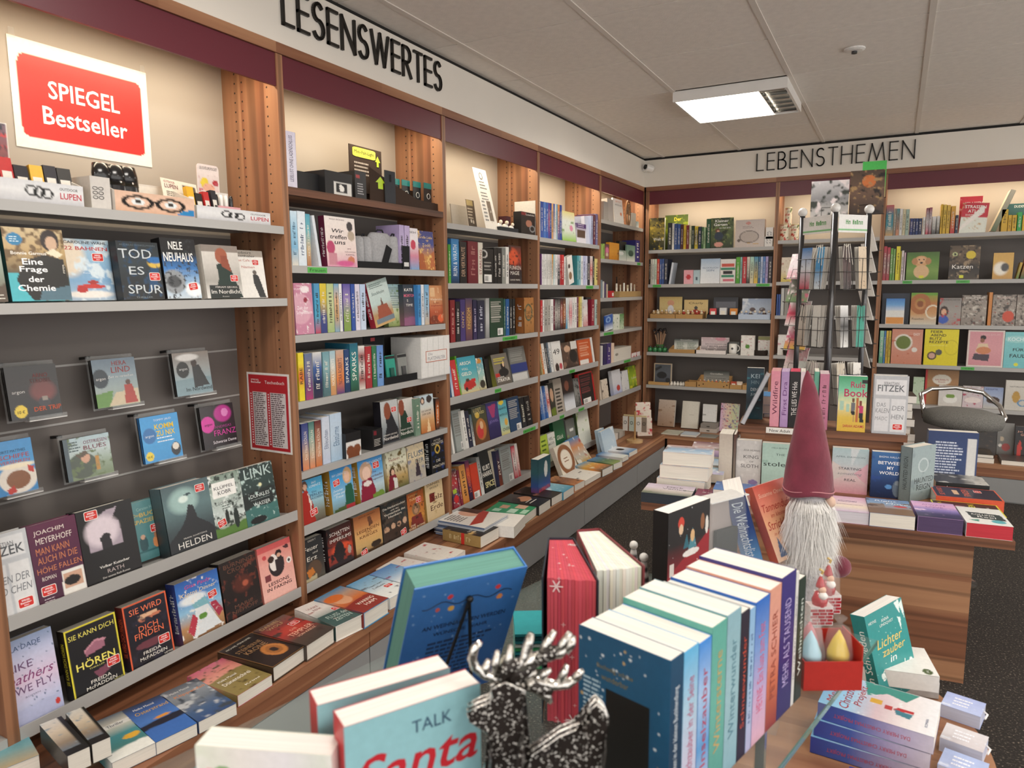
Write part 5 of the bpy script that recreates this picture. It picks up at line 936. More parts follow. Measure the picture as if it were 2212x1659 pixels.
# ------------------------------------------------------------------ back wall: drum-box bay (6), bay behind the spinner (7), road-atlas bay (8)
P6 = (1380,360,4.878); Q6 = (1380,660,5.184); P7 = (1660,360,3.771); P8 = (1880,360,4.88); Q8 = (1880,680,4.88)
shelf_run('B',6,0,1.725,P6,[
 ('f',112,266,545,[('g','3a3a20-8a7a2a-4a4620-20241c'),('n','b8a03a',.34,6,3),('n','1d2018',.36,8,5),ttl('Welt d',.6,.66,.7,.09,'f0efe4')],{'desc': 'forest picture cover','spine': '8fbf4a-7aae3a','t': .03,'dx': -.005}),
 ('f',272,512,515,[('g','3a4a20-6a7a2a-2a3420'),('n','8a9a2a',.3,6,3),ttl('Der',.55,.12,.3,.1,'e8d83a')],{'desc': 'tall garden guide cover behind spines','dx': .16,'t': .02})]
 + sp([300,345,370,402,435,465,496,525,550,578,582,620,655,676,700],['2a2e34','d8d6d0','2f4f8a','3a5a98-2a4a80','4a1f28','d8b83a-c9a62a','7a1f2a','d6cfa8','1f3a2a','3a3a3a','d8c03a-2a2a20-d8c03a','24304a','3f6a3a','9ab88a'],None) +
 [('s',706,752,550,'24583a-1f5034','~'),('f',756,992,545,[('g','3a4a30-5a6a40-4a5a38-2f3a26'),('n','7a8a4a',.34,8,3),('n','26301f',.36,9,6),('e',.3,.42,.1,.07,'6a4030'),('e',.32,.45,.06,.05,'d8a88a'),('e',.35,.6,.2,.14,'2a3a4a'),('e',.35,.88,.2,.08,'d89a8a'),ttl('Kleiner',.48,.1,.6,.09,'f4f4ee',bold=.012),ttl('Garten',.42,.22,.6,.09,'f4f4ee',bold=.012),ttl('so viel drin',.62,.33,.5,.05,'f4f4ee')],{'desc': 'garden cover with kneeling gardener'}),
  ('f',1012,1318,565,[('g','c4b8b0-ccc0b8-c9bdb4'),('o',.48,.62,.32,.21,.06,'6a5f58'),('e',.48,.62,.3,.19,'b8aca2'),('e',.12,.75,.06,.05,'6a5f58'),('e',.45,.13,.09,.05,'c98a80'),('L',.25,.25,.7,.3,2,'7a6e66'),('p',[(.4,.84),(.8,.88),(.8,.9),(.4,.86)],'c9a46a')],{'desc': 'large beige gift box with drum picture','t': .06,'name': 'gift_box','cat': 'box'}),
  ('f',1322,1408,738,[('g','e4e0da-dcd8d2'),('o',.5,.5,.25,.2,.12,'4a4a4a')],{'desc': 'small white smiling gift box','t': .05,'name': 'gift_box','cat': 'box'}),
  ('f',1335,1412,640,[('g','e4e0da-dcd8d2'),('o',.5,.55,.25,.2,.12,'4a4a4a')],{'desc': 'small white smiling gift box on another','t': .05,'dz': .058,'name': 'gift_box','cat': 'box'})],
 tops=((300,590),(700,640)),parts=False,g=.006)
shelf_run('B',6,1,1.444,P6,sp([104,120,136,160,186,214,238,262],['1f1d1c','d8d0c0','e0e0d4','cfdcc8','c84a3a','3f5a98','3a5490'],None) + [('s',264,300,975,'2a2f44','~'),('s',312,334,1010,'c9d0dc','',{'roll': 8}),
 ('f',472,570,1090,[('g','d89aa4-dca6ae'),('e',.5,.5,.25,.18,'b8303a')],{'desc': 'small pink booklet with red figure','t': .012}),('f',574,640,1090,[('g','a8bcc4-b4c8ce'),('e',.5,.6,.2,.12,'3a4a5a')],{'desc': 'small grey-blue booklet','t': .012}),
 ('f',645,848,975,[('g','a8c0d8-dce4ea-e6e8ea'),ttl('GLÜCKLICH',.5,.36,.8,.08,'4a6a90'),ttl('SEIN',.5,.47,.4,.08,'4a6a90')],{'desc': 'white and sky-blue happiness cover','lean': 4}),('f',852,1012,978,[('g','e8e4de-e4e0da'),('r',.1,.2,.9,.3,'d05a4a'),('r',.05,.34,.95,.44,'3a8a6a'),('r',.2,.5,.8,.6,'2a2a2a'),('r',.1,.66,.9,.76,'3a8a6a'),('r',.2,.82,.9,.9,'d06a7a')],{'desc': 'white cover with coloured brush strokes','lean': 3})]
 + sp([1016,1060,1084,1130,1164,1206,1250,1274,1300,1326,1356,1398],['5faa3a-4f9a30','8fb8b0','b82a34','e0d8c8-2a2624','a8d0c0-d8c8a0','3f8fb0-e0b83a','3a6a90','b8c4dc','4f7ab8','a89ac4','2a2430'],None),tops=((104,975),(1398,945)),parts=False,g=.006)
# display trays: a cardboard tray with a printed card behind, small goods inside
def tray(wall,px0,px1,z,label,col='b08a58',front=.035,dep=.13,card=None,crop=P6,dx=.0,cat='display',side=True,ops=None,name='display_tray'):
    ox,oy,k = crop; zb = z+.0142
    if wall == 'L': xf = -.012-dx; a,b = along_y(ox+px0/k,xf,zb),along_y(ox+px1/k,xf,zb); M = T(xf,a,zb) @ RZ(90)
    else: yf = 4.012+dx; a,b = along_x(ox+px0/k,yf,zb),along_x(ox+px1/k,yf,zb); M = T(a,yf,zb)
    w = b-a; r = empty(name,M); tag(r,label,cat,'counter displays on the shelves')
    c = lin(col)
    mb = MB(); grid(mb,Matrix.Identity(4),w,front,ops or [('g',col)],.004); mb.box((0,.0002,0),(w,.003,front),c,skip='f'); mb.build('front_panel','matte',r)
    if ops: print_parts(r,w,front,ops)
    MB().box((.0,.0032,0),(w,dep,.003),c).build('tray_floor','matte',r)
    hb = max(front,front*1.8 if card else front)
    for x0 in (0,w-.003):
        m2 = MB(); m2.v = []; pts = [(x0,.0032,.003),(x0,dep,.003),(x0,dep,hb),(x0,.0032,front)]
        m2.add(pts+[(p[0]+.003,p[1],p[2]) for p in pts],[(0,3,2,1),(4,5,6,7),(0,1,5,4),(1,2,6,5),(2,3,7,6),(3,0,4,7)],c); m2.build('side_panel','matte',r)
    MB().box((.003,dep-.003,.003),(w-.003,dep,hb),c).build('rear_panel','matte',r)
    if card:
        cw,ch,cops,cx = card[:4]
        me = MB(); Mx = T(cx*w-cw*w/2,dep-.006,.003)
        grid(me,Mx,cw*w,ch,[o for o in cops if o[0] in ART],.004); me.obox(Mx,(0,.0003,0),(cw*w,.0025,ch),'c9bfae')
        o = me.build('backing_card','print',r); lt = MB(); letters(lt,Mx,cw*w,ch,cops)
        if lt.v: lt.build('card_lettering','print',o)['kind'] = 'stuff'
    return r,M,w
def goods(M,w,n,z,y,size,cols,name,label,cat,group,kind='box',mat='print'):
    rg = random.Random(int(w*1e4)+n)
    for i in range(n):
        x = w*(i+.5)/n; s = tuple(v*(.9+.2*rg.random()) for v in size); col = cols[i % len(cols)]
        Mi = M @ T(x,y,z) @ RZ(rg.uniform(-8,8))
        mb = MB()
        if kind == 'box': mb.box((-s[0]/2,-s[1]/2,0),(s[0]/2,s[1]/2,s[2]),col); mb.box((-s[0]*.32,-s[1]/2-.0008,s[2]*.25),(s[0]*.32,-s[1]/2-.0001,s[2]*.7),'efe9dc')
        elif kind == 'pen': mb.lathe([(.001,0),(s[0]/2,0),(s[0]/2,s[2]*.9),(s[0]*.3,s[2]),(.001,s[2])],col=col,seg=8); mb.box((-s[0]*.2,-s[0]*.62,s[2]*.45),(s[0]*.2,-s[0]*.5,s[2]*.6),'8a8a8a')
        elif kind == 'ball': mb.ball((0,0,s[2]/2),s[2]/2,col,10,7); mb.ball((0,-s[2]*.3,s[2]*1.1),s[2]*.28,'e8dcc8',8,6)
        elif kind == 'card':
            mb.obox(RX(-10),(-s[0]/2,0,0),(s[0]/2,s[1],s[2]),col); mb.obox(RX(-10),(-s[0]*.36,-.0008,s[2]*.1),(s[0]*.36,-.0001,s[2]*.68),'d8d4cc'); mb.obox(RX(-10),(-s[0]*.15,-.004,s[2]*.2),(s[0]*.15,-.0009,s[2]*.5),'3a3a3a')
        o = mb.build(name,mat,None,Mi,smooth=(kind in ('ball','pen'))); tag(o,label,cat,group)
r,M,w = tray('B',118,380,1.16,'brown cardboard tray of carved angels, drum-box bay',card=(.92,.175,[('g','d2b878-d8c48a-c9a868'),('e',.5,.3,.15,.14,'d8a080'),('e',.5,.62,.14,.22,'e4e4e8')],.66))
goods(M,w,6,.03,.05,(.02,.012,.03),['c9a878','e0d0b0','b08858'],'wooden_angel','tiny carved wooden angel in first brown tray','figurine','tiny angels in tray','ball')
r,M,w = tray('B',386,668,1.16,'brown cardboard tray of toy cars with arched card, drum-box bay',card=(.9,.15,[('g','d8bc80-dcc48c-cfae6c'),('p',[(.1,.72),(.3,.62),(.5,.5),(.65,.62),(.92,.66),(.9,.8),(.12,.82)],'a8342a'),('e',.25,.82,.08,.07,'2a2422'),('e',.75,.8,.08,.07,'2a2422'),('e',.5,.45,.07,.1,'4a4a48'),ttl('Charly',.5,.2,.6,.14,'4a3a28')],.62))
goods(M,w,6,.03,.05,(.02,.012,.028),['c9a878','a83a2a','d8c8a0'],'wooden_toy','tiny wooden toy in arched-card tray','toy','tiny toys in tray','ball')
r,M,w = tray('B',715,1042,1.16,'black tray of lamps and gadgets, drum-box bay',col='2a2c30',card=(.8,.17,[('g','3a3c42-4a4c54-2a2c30'),('r',.1,.2,.9,.5,'6a6c74')],.5))
goods(M,w,3,.006,.045,(.055,.03,.085),['c8383a','e0e0e0','d88a3a'],'gadget_box','small boxed gadget in black tray','gadget','gadgets in black tray','box')
r,M,w = tray('B',1046,1382,1.16,'pale blue winter display with round-topped card, drum-box bay',col='b8c4d4',front=.04,card=(.95,.16,[('g','a8b8d0-c9d4e2-b8c0d0'),('e',.35,.55,.1,.1,'6a5a58'),('e',.68,.55,.1,.1,'6a5a58'),('n','e8eef4',.3,6,4)],.5))
goods(M,w,7,.02,.05,(.022,.015,.035),['c9d4e4','8a9ab8','5a4a48'],'winter_trinket','tiny winter trinket in pale blue display','trinket','winter trinkets','ball')
# fourth shelf of the drum-box bay
def jar(px,z,col,label):
    x = along_x(1380+px/5.184,4.05,z+.02); M = T(x,4.05,z+.0142)
    r = empty('glass_jar',M); tag(r,label,'jar','green jars on the fourth shelf')
    MB().lathe([(.001,0),(.018,0),(.022,.012),(.021,.03),(.012,.038),(.001,.038)],col=col).build('body','gloss',r,smooth=True)
    MB().lathe([(.013,.038),(.013,.048),(.001,.05)],col='2a2622').build('lid','print',r)
for i,px in enumerate((125,180,235,290)): jar(px,.875,'2f7a44','small green glass jar with dark lid before the stick bundle')
x = along_x(1380+235/5.184,4.11,.93); r = empty('stick_bundle',T(x,4.11,.875+.0142)); tag(r,'bundle of dark-tipped sticks in a pot behind green jars','bundle')
MB().lathe([(.001,0),(.03,0),(.036,.06),(.034,.06),(.028,.004),(.001,.004)],col='3f6a3a').build('pot','print',r,smooth=True)
rg = random.Random(3)
for i in range(18):
    a,q = rg.uniform(0,6.28),rg.uniform(.2,1); tx,ty = math.cos(a)*.06*q,math.sin(a)*.04*q; h = rg.uniform(.15,.19)
    mb = MB(); mb.tube([(tx*.2,ty*.2,.006),(tx,ty,h)],.0025,'b08a6a',5); mb.ball((tx,ty,h),.011,'241a18',7,5); mb.build('stick','print',r)
tray('B',335,640,.875,'kraft tray of notepads with flower cut-outs, drum-box bay',crop=Q6,front=.03,card=(.9,.105,[('g','2f3a3a-dfe4dc-e6e8e0'),('L',.1,.3,.45,.85,8,'7a8a7a'),('L',.55,.3,.92,.85,8,'7a8a7a'),ttl('Genießen',.5,.07,.5,.08,'e8e8e0')],.5))
tray('B',625,970,.875,'pink new-year display with flower topped sign, drum-box bay',crop=Q6,col='e0d8d4',front=.03,dx=.0,card=(.92,.125,[('g','c9b0b4-d8ccce-3a3438'),('e',.7,.1,.2,.12,'d89aa8'),('n','e8dcdc',.3,8,3),ttl('EIN ERFOLGREICHES',.55,.45,.8,.07,'3a2a34'),ttl('NEUES JAHR!',.6,.6,.75,.1,'2a1f28')],.55))
x0 = along_x(1380+985/5.184,4.03,.9); r = empty('boxed_mug',T(x0,4.03,.875+.0142)); tag(r,'white mug with face in an open grey gift box','mug')
MB().box((-.0,.05,0),(.088,.056,.10),'6a6c6a').build('box_back','matte',r); MB().box((-.0,-.012,0),(.088,.0498,.004),'dcd8d2').build('box_base','matte',r); MB().box((-.0,.0,.004),(.005,.0498,.095),'5f615f').build('box_side','matte',r)
MB().lathe([(.001,.005),(.028,.005),(.033,.02),(.034,.085),(.031,.085),(.029,.012),(.001,.012)],c=(.045,.015,0),col='e6e4de').build('mug','gloss',r,smooth=True)
MB().tube([(.08,.015,.025)]+[(.079+.018*math.sin(a),.015,.05-.022*math.cos(a)) for a in (.5,1.0,1.57,2.1,2.6)]+[(.08,.015,.075)],.004,'e6e4de').build('handle','gloss',r)
MB().lathe([(.001,-.0008),(.009,-.0008),(.009,0),(.001,0)],M=T(.045,-.0195,.05) @ RX(90),col='4a4a48').build('emblem','print',r)
FL = [('g','e6e2dc-dfdbd4'),('n','c88a94',.26,8,3),('n','6a8a5a',.22,9,8),('n','a86a78',.2,12,5)]
shelf_run('B',6,3,.875,Q6,[('f',1138,1288,335,FL+[('e',.5,.55,.16,.1,'5a8a3a')],{'desc': 'white floral gift bag','t': .04,'name': 'gift_bag','cat': 'gift bag'}),('f',1330,1462,345,FL+[('r',0,0,1,.2,'8a8a5a')],{'desc': 'floral gift box behind basket','t': .03,'dx': .055,'name': 'gift_box','cat': 'box'})],parts=False,g=.005)
def basket(x,y,z,w,label):
    r = empty('wicker_basket',T(x,y,z)); tag(r,label,'basket','dark wicker baskets')
    mb = MB(); mb.lathe([(.001,0),(.9,0),(1,.5),(1.02,1),(.95,1),(.88,.1),(.001,.1)],seg=20,col='2a2420'); mb.v = [(a*w/2,b*w*.32,c*.042) for a,b,c in mb.v]; mb.build('body','matte',r)
    for j in range(4):
        rr = (.93+.025*j); mb = MB(); mb.tube([(math.cos(t*.314)*w/2*rr*1.03,math.sin(t*.314)*w*.33*rr,.006+.010*j+.003*(t % 2)) for t in range(21)],.0042,'3a312a',5); mb.build('woven_strand','matte',r)
basket(along_x(1380+1360/5.184,4.035,.9),4.045,.875+.0142,.10,'dark wicker basket before the floral gift box')
# fifth shelf
shelf_run('B',6,4,.597,Q6,[('f',165,362,645,[('g','4a4f56-565a62-3a3d44'),('e',.45,.55,.28,.16,'1d1d1f'),('e',.8,.78,.14,.12,'26262a'),('p',[(.05,.25),(.4,.1),(.45,.18),(.1,.38)],'26262a'),('bd',.05,'b8a488')],{'desc': 'framed picture of dark stones','t': .015,'lean': 3,'dx': .02,'name': 'framed_picture','cat': 'picture'})],parts=False,g=.005)
tray('B',105,330,.597,'shallow wooden tray under the stone picture',crop=Q6,col='c49a62',front=.025,dep=.03,dx=-.006)
def figurine(px,label):
    x = along_x(1380+px/5.184,4.04,.62); r = empty('figurine',T(x,4.04,.597+.0142)); tag(r,label,'figurine','white figurines beside the stone picture')
    MB().lathe([(.001,0),(.012,0),(.014,.012),(.008,.024),(.001,.026)],col='e0dad0').build('body','print',r,smooth=True)
    MB().ball((0,0,.031),.0085,'e6e0d6',8,6).build('head','print',r); MB().lathe([(.009,.034),(.006,.039),(.001,.041)],col='4a4038').build('cap','print',r)
for px in (365,400,435,470,500): figurine(px,'tiny white figurine beside the stone picture')
r,M,w = tray('B',515,640,.597,'small kraft tray with dark cushion cards',crop=Q6,front=.04)
r,M,w = tray('B',650,1010,.597,'long kraft box of orange chicks with round cut-outs',crop=Q6,front=.05,card=(.8,.125,[('g','3a403e-c9c8c0'),ttl('Genießen',.5,.2,.5,.1,'e8e8e0'),('L',.1,.5,.9,.85,4,'6a6a66')],.5))
goods(M,w,8,.034,.05,(.02,.02,.02),['d8802f','c8502f','e0a83f'],'orange_figure','tiny orange figure in the long kraft box','figurine','orange figures','ball')
for k,px in enumerate((675,720,950,985)):
    x = along_x(1380+px/5.184,4.011,.63); o = MB().lathe([(.001,0),(.0055,0),(.0055,.0006),(.001,.0006)],M=T(x,4.0117,.597+.03+.012*(k % 2)) @ RX(90),col='3a2a1c',seg=10).build('round_cutout','matte',None); tag(o,'dark round cut-out on the long kraft box front','cut-out','cut-outs on kraft box')
r,M,w = tray('B',1018,1150,.597,'kraft tray of labelled soaps',crop=Q6,front=.035)
goods(M,w,2,.004,.04,(.045,.02,.05),['b8503a','d8c8b8'],'soap_pack','small labelled soap pack in kraft tray','soap','soap packs','box')
tray('B',1158,1300,.597,'kraft tray with dot holes at the shelf end',crop=Q6,front=.04)
# ledge below: boxed cards, notebook
def stand(wall,px0,px1,py,d,label,ops,t=.02,lean=12,z=LEDGE,name='gift_box',cat='box',hh=None,group='boxed gifts on the back ledge',crop=Q6,roll=0):
    """something propped on a ledge at depth d from the front plane, leaning back"""
    ox,oy,k = crop
    if wall == 'B': y = 4-d; a,b = along_x(ox+px0/k,y,z),along_x(ox+px1/k,y,z); h = height(oy+py/k,a,y+.03)-z; M = T(a,y,z+.001+t*math.sin(math.radians(lean))) @ RX(-lean) @ RY(roll)
    else: x = d; a,b = along_y(ox+px0/k,x,z),along_y(ox+px1/k,x,z); h = height(oy+py/k,x-.03,a)-z; M = T(x,a,z+.001+t*math.sin(math.radians(lean))) @ RZ(90) @ RX(-lean) @ RY(roll)
    return book(M,b-a,hh or h,t,ops,label=label,name=name,cat=cat,group=group,g=.005,parts=False)
stand('B',205,388,1055,-.02,'beige gift box with dried grass picture on back ledge',[('g','c9b8a8-b8a08c-a88a72'),('n','8a6a50',.25,6,3)],.03)
stand('B',470,655,1072,-.02,'cream gift box with centred script on back ledge',[('gx','cfcabc-dad6ca-d4d0c4'),('r',.2,0,.22,1,'b8b2a4'),('L',.45,.5,.8,.53,1,'8a8274')],.03)
stand('B',710,862,1105,-.03,'small white box with ink flower on back ledge',[('g','d8d8d6-dededc'),('n','5a5a5a',.2,5,3)],.03,lean=6,z=.32)
stand('B',900,1108,1092,-.04,'notebook with rainbow leopard pattern on back ledge',[('gx','c9a8c4-d8c0b0-c4c49a-a8b8a0'),('n','b0405a',.32,12,3),('n','6a5a8a',.3,12,7)],.015,name='notebook',cat='notebook')
for z0,px0,px1,col,lb in ((0,680,870,'b8b0a8','lower'),(.035,690,860,'8a847e','upper')):
    a,b = along_x(1380+px0/5.184,3.94,.27),along_x(1380+px1/5.184,3.94,.27)
    o = MB().box((a,3.94,LEDGE+.0005+z0),(b,4.1,LEDGE+.034+z0),col).build('flat_box','matte'); tag(o,f'flat pale box, {lb} of the pair under the ink-flower box','box','flat boxes on the back ledge')
    o2 = MB().box(((a+b)/2-.012,3.938,LEDGE+.012+z0),((a+b)/2+.012,3.9395,LEDGE+.02+z0),'4a4540').build('thumb_slot','matte',o)
def flat_b(px0,px1,y0,y1,t,ops,label,cat='card',name='greeting_card',z=LEDGE):
    a,b = along_x(1380+px0/5.184,y0,z),along_x(1380+px1/5.184,y0,z)
    M = Matrix(((1,0,0,a),(0,0,1,y0),(0,-1,0,z+t+.0008),(0,0,0,1)))
    return book(M,b-a,y1-y0,t,ops,label=label,name=name,cat=cat,group='cards lying on the back ledge',g=.006,parts=False)
flat_b(250,440,3.72,3.9,.006,[('g','cfd0c0-c9cab8'),('n','8a9a7a',.25,5,3)],'pale green card lying flat on back ledge')
flat_b(465,640,3.71,3.85,.014,[('g','a8b8cc-c0ccd8-b0bccc')],'pale blue card box lying flat on back ledge','box','card_box')
flat_b(670,860,3.73,3.86,.004,[('g','6a6a64-8a8a82')],'dark grey leaflet lying flat on back ledge')
flat_b(930,1100,3.73,3.92,.01,[('g','b8a8a0-4a4a54-c9b8b0'),('n','3a3a48',.3,5,4)],'dark picture book lying on back ledge','book','picture_book')
# bay behind the spinner
def tin(px0,px1,py0,z,label):
    a,b = along_x(1660+px0/3.771,4.05,z),along_x(1660+px1/3.771,4.05,z); h = height(360+py0/3.771,a,4.05)-z; R = (b-a)/2
    r = empty('floral_tin',T((a+b)/2,4.05,z)); tag(r,label,'tin','floral tins behind the card spinner')
    mb = MB(); n = 36; rg = np.random.RandomState(4); cols = []
    v = [];
    for j in range(13):
        for i in range(n):
            t = 2*math.pi*i/n; v.append((R*math.cos(t),R*.9*math.sin(t),h*.94*j/12)); q = vnoise(np.array([i/n*6]),np.array([j/3.]),1.5,3)[0]
            cols.append(lin('b8402e') if q > .62 else lin('5a6a3a') if q < .36 else lin('e2d6bc'))
    mb.add(v,[(j*n+i,j*n+(i+1) % n,(j+1)*n+(i+1) % n,(j+1)*n+i) for j in range(12) for i in range(n)],cols); mb.build('body','print',r,smooth=True)
    MB().lathe([(R*1.02,h*.94),(R*1.03,h*.99),(R*.9,h),(.001,h)],col='c9b890',sy=.9).build('lid','gloss',r,smooth=True)
tin(92,168,470,1.767+.0142,'floral tin, lower one of stack nearest the corner'); tin(180,245,470,1.767+.0142,'floral tin standing alone behind spinner');
tin(132,188,335,1.767+.0145+.098,'floral tin stacked on another behind spinner')
shelf_run('B',7,1,1.453,P7,[('f',100,225,740,[('g','dcd0bc-d8ccb4-cfb84a'),('n','a86a5a',.28,9,3),('r',.3,.45,.75,.75,'e4dcc8')],{'desc': 'floral notebook with label','t': .02})],parts=False,g=.006)
shelf_run('B',7,2,1.195,P7,[('s',60,76,1040,'2a4a8a',''),('s',78,92,1040,'34549a',''),('s',95,122,990,'b8b8b4',''),('s',124,160,990,'8a867e',''),('f',170,240,1060,[('g','dcd6c8-d4cebe')],{'desc': 'cream notebook','t': .02})],parts=False)
shelf_run('B',7,3,.885,P7,[('f',72,230,1370,FL,{'desc': 'floral storage box','t': .06,'name': 'gift_box','cat': 'box','dx': .02})],parts=False,g=.005)
basket(along_x(1660+165/3.771,4.02,.9),4.028,.885+.0142,.085,'dark wicker basket behind the card spinner')
# road-atlas bay
shelf_run('B',8,0,1.772,P8,[('s',152,234,405,'b85a5a-3f7f90-4a8a98-c9a06a','~')] + sp([238,262,298,330,362,400],['8a867e','4f8a90-c98a6a','d8d8d6','c9c0a0','9ab0a4'],None) + sp([404,414,440,470,500,538],['24306a','2a3a7a','1f2f5f','24386f','1d2a54'],545) + [('s',544,572,530,'dcdad4','~'),('s',576,606,435,'7a1f3a-e0dcdc-b82a4a','~'),('s',608,638,430,'8a2a4a-d8d4d6-7a1f3a','~'),('s',642,686,525,'e0dedc-2a2a2a','~'),('s',690,724,520,'d8d6d2-2a2a2a','~'),
 ('s',728,752,395,'d8b02a-c9a024','~'),('s',754,790,400,'d8b84a-d0a82f','~'),('s',792,830,405,'d8b24a-cfa83a','~'),('s',834,884,415,'d8a83a-b82a3a','~'),('s',888,918,510,'24304a-2a3a5a','~'),
 ('f',922,1160,320,[('g','c8283a-cc3040'),('n','f0e4e0',.2,6,3),ttl('STRASSEN',.6,.2,.8,.1,'f6efe8',bold=.012)],{'desc': 'red road atlas half hidden behind another','dx': .05,'t': .02}),
 ('f',930,1210,380,[('g','c8283a-cc2f3f-e6e4da-dfe2d8-e0e2d4'),('r',0,0,1,.46,'c8283a'),('r',.02,.46,.94,.99,'e4e6da'),('n','c9a87a',.22,9,4),('p',[(.0,.8),(.75,.1),(.85,.12),(.85,.3),(.02,.92)],'f2ece4'),ttl('STRASSEN',.5,.13,.8,.1,'f8f2ea',bold=.012),ttl('ATLAS',.5,.27,.54,.1,'f8f2ea',bold=.012),('L',.15,.38,.85,.42,2,'f8f2ea')],{'desc': 'red and white road atlas with map','roll': 4,'t': .02}),
 ('s',1262,1320,235,'d8d0b8-5a6a4a','',{'roll': 20,'desc': 'thick leaning pale spine'}),('s',1372,1440,450,'d8b02f-cfa42a','~'),('s',1442,1482,510,'d8b02f-c99a24','~'),('s',1485,1535,510,'d4ac2c','~'),('s',1540,1590,480,'3fae5a-34a04f','~'),('s',1594,1660,510,'d8b02f','~'),
 ('f',1410,1700,395,[('g','2f5a58-2a5250'),ttl('DUDEN',.5,.1,.4,.08,'e8e8e0')],{'desc': 'dark teal dictionary box behind spines','dx': .17,'t': .04})],tops=((238,440),(400,450)),parts=False,g=.006)
shelf_run('B',8,1,1.455,P8,sp([122,160,196,226,250],['b83a4a-8a6a6a-a83a44','b83a4a-8a6a6a-a83a44','6aa04a-5a9040','7aa45a'],None) + [('s',256,300,840,'e0d23a-d8c92f','~'),('s',302,312,890,'d8c93a',''),('s',314,340,885,'dcd4cc-d8c8c8','~'),('s',343,360,905,'c9a8b8-e0dcd8',''),
 ('f',372,712,905,[('g','4a6a30-5f8a3a-7a9a4a-5a8030'),('e',.45,.33,.22,.2,'d2a070'),('e',.45,.3,.14,.13,'dcb084'),('e',.25,.33,.09,.12,'b8865a'),('e',.67,.33,.09,.12,'b8865a'),('e',.38,.27,.025,.02,'1d1612'),('e',.53,.27,.025,.02,'1d1612'),('e',.46,.38,.05,.03,'221814'),('e',.47,.7,.24,.24,'d8b488'),('r',.4,.84,.55,.92,'d8d83a')],{'desc': 'green cover with golden puppy','g': .004}),
 ('f',818,1140,835,[('g','5a4a3a-6a5844-2a2420-4a4034'),('n','2a2018',.38,8,3),('n','9a8468',.3,9,6),('e',.18,.25,.09,.06,'b8c08a'),('e',.18,.25,.035,.035,'14110f'),('e',.7,.28,.16,.12,'d8c03a'),ttl('Katzen',.45,.62,.68,.12,'f6f2ea'),('r',.35,.86,.5,.95,'d8d83a')],{'desc': 'dark tabby cat cover','g': .004}),
 ('f',1282,1495,910,[('g','c99a34-d0a23a-b8862a'),('e',.4,.6,.35,.25,'e8e2d4',.8),('e',.6,.55,.2,.16,'2a2422',.5)],{'desc': 'gold wrapped pack with white glare','mat': 'gloss'}),('s',1530,1560,1010,'c9a03a-5a7a3a','',{'roll': 10}),('s',1575,1620,960,'d8903a-3a5a34','',{'roll': 10})],  # glare on the gold pack is painted into its colours
 tops=((122,835),(250,870)),parts=False,g=.006)
ST = lambda s: [('g','8a8078-a0968c-847a72'),('n','4a4440',.38,9,s),('n','c9c2b8',.3,10,s+3),('n','8a3a30',.2,9,s+5)]
shelf_run('B',8,2,1.14,P8,[('f',112,400,1335,[('g','2a303e-343a48-262c38')],{'desc': 'dark wrapped pack behind beach card','dx': .03,'t': .03}),('f',155,350,1390,[('g','3f7ac0-6fa4d8-d8dce0-c9a878-d8934a'),('w',.48,.02,3,'dfe0dc',3),('r',.02,.72,.98,.98,'d8934a')],{'desc': 'beach card with blue sky','t': .01}),
 ('f',414,690,1330,[('g','7aa03a-b87a44-c99a68-c9c4b4'),('r',0,0,1,.08,'6a9a34'),('o',.36,.35,.3,.25,.3,'a8683a'),('e',.36,.35,.12,.1,'8a4f2a'),('o',.85,.6,.25,.2,.12,'e0d4bc'),ttl('Fossilien',.3,.82,.45,.06,'3a3024')],{'desc': 'cover with large ammonite fossil','spine': '6a9a34'}),('f',716,945,1385,[('g','8a8480-a09a94-9a8a84'),('e',.22,.5,.2,.2,'3a2a24'),('e',.22,.52,.12,.12,'d8a88a'),('e',.2,.8,.25,.15,'3a5ab0'),('n','b8383a',.26,7,4),ttl('STRANDSCHÄTZE',.5,.06,.86,.06,'3a3430')],{'desc': 'shell guide with laughing girl'}),
 ('f',950,1212,1355,ST(3)+[ttl('EDELSTEINE',.5,.09,.7,.06,'e8e4dc')],{'desc': 'pebble guide with grey shells'}),('s',1228,1268,1325,'d08a4a-c97f3a',''),('f',1272,1518,1350,ST(6)+[('e',.7,.7,.25,.18,'c9503a'),ttl('FUNDE',.5,.1,.5,.06,'d8c0b8')],{'desc': 'stone guide with red pebbles'}),('f',1526,1800,1350,ST(9),{'desc': 'stone guide cut by the frame'})],parts=False,g=.005)
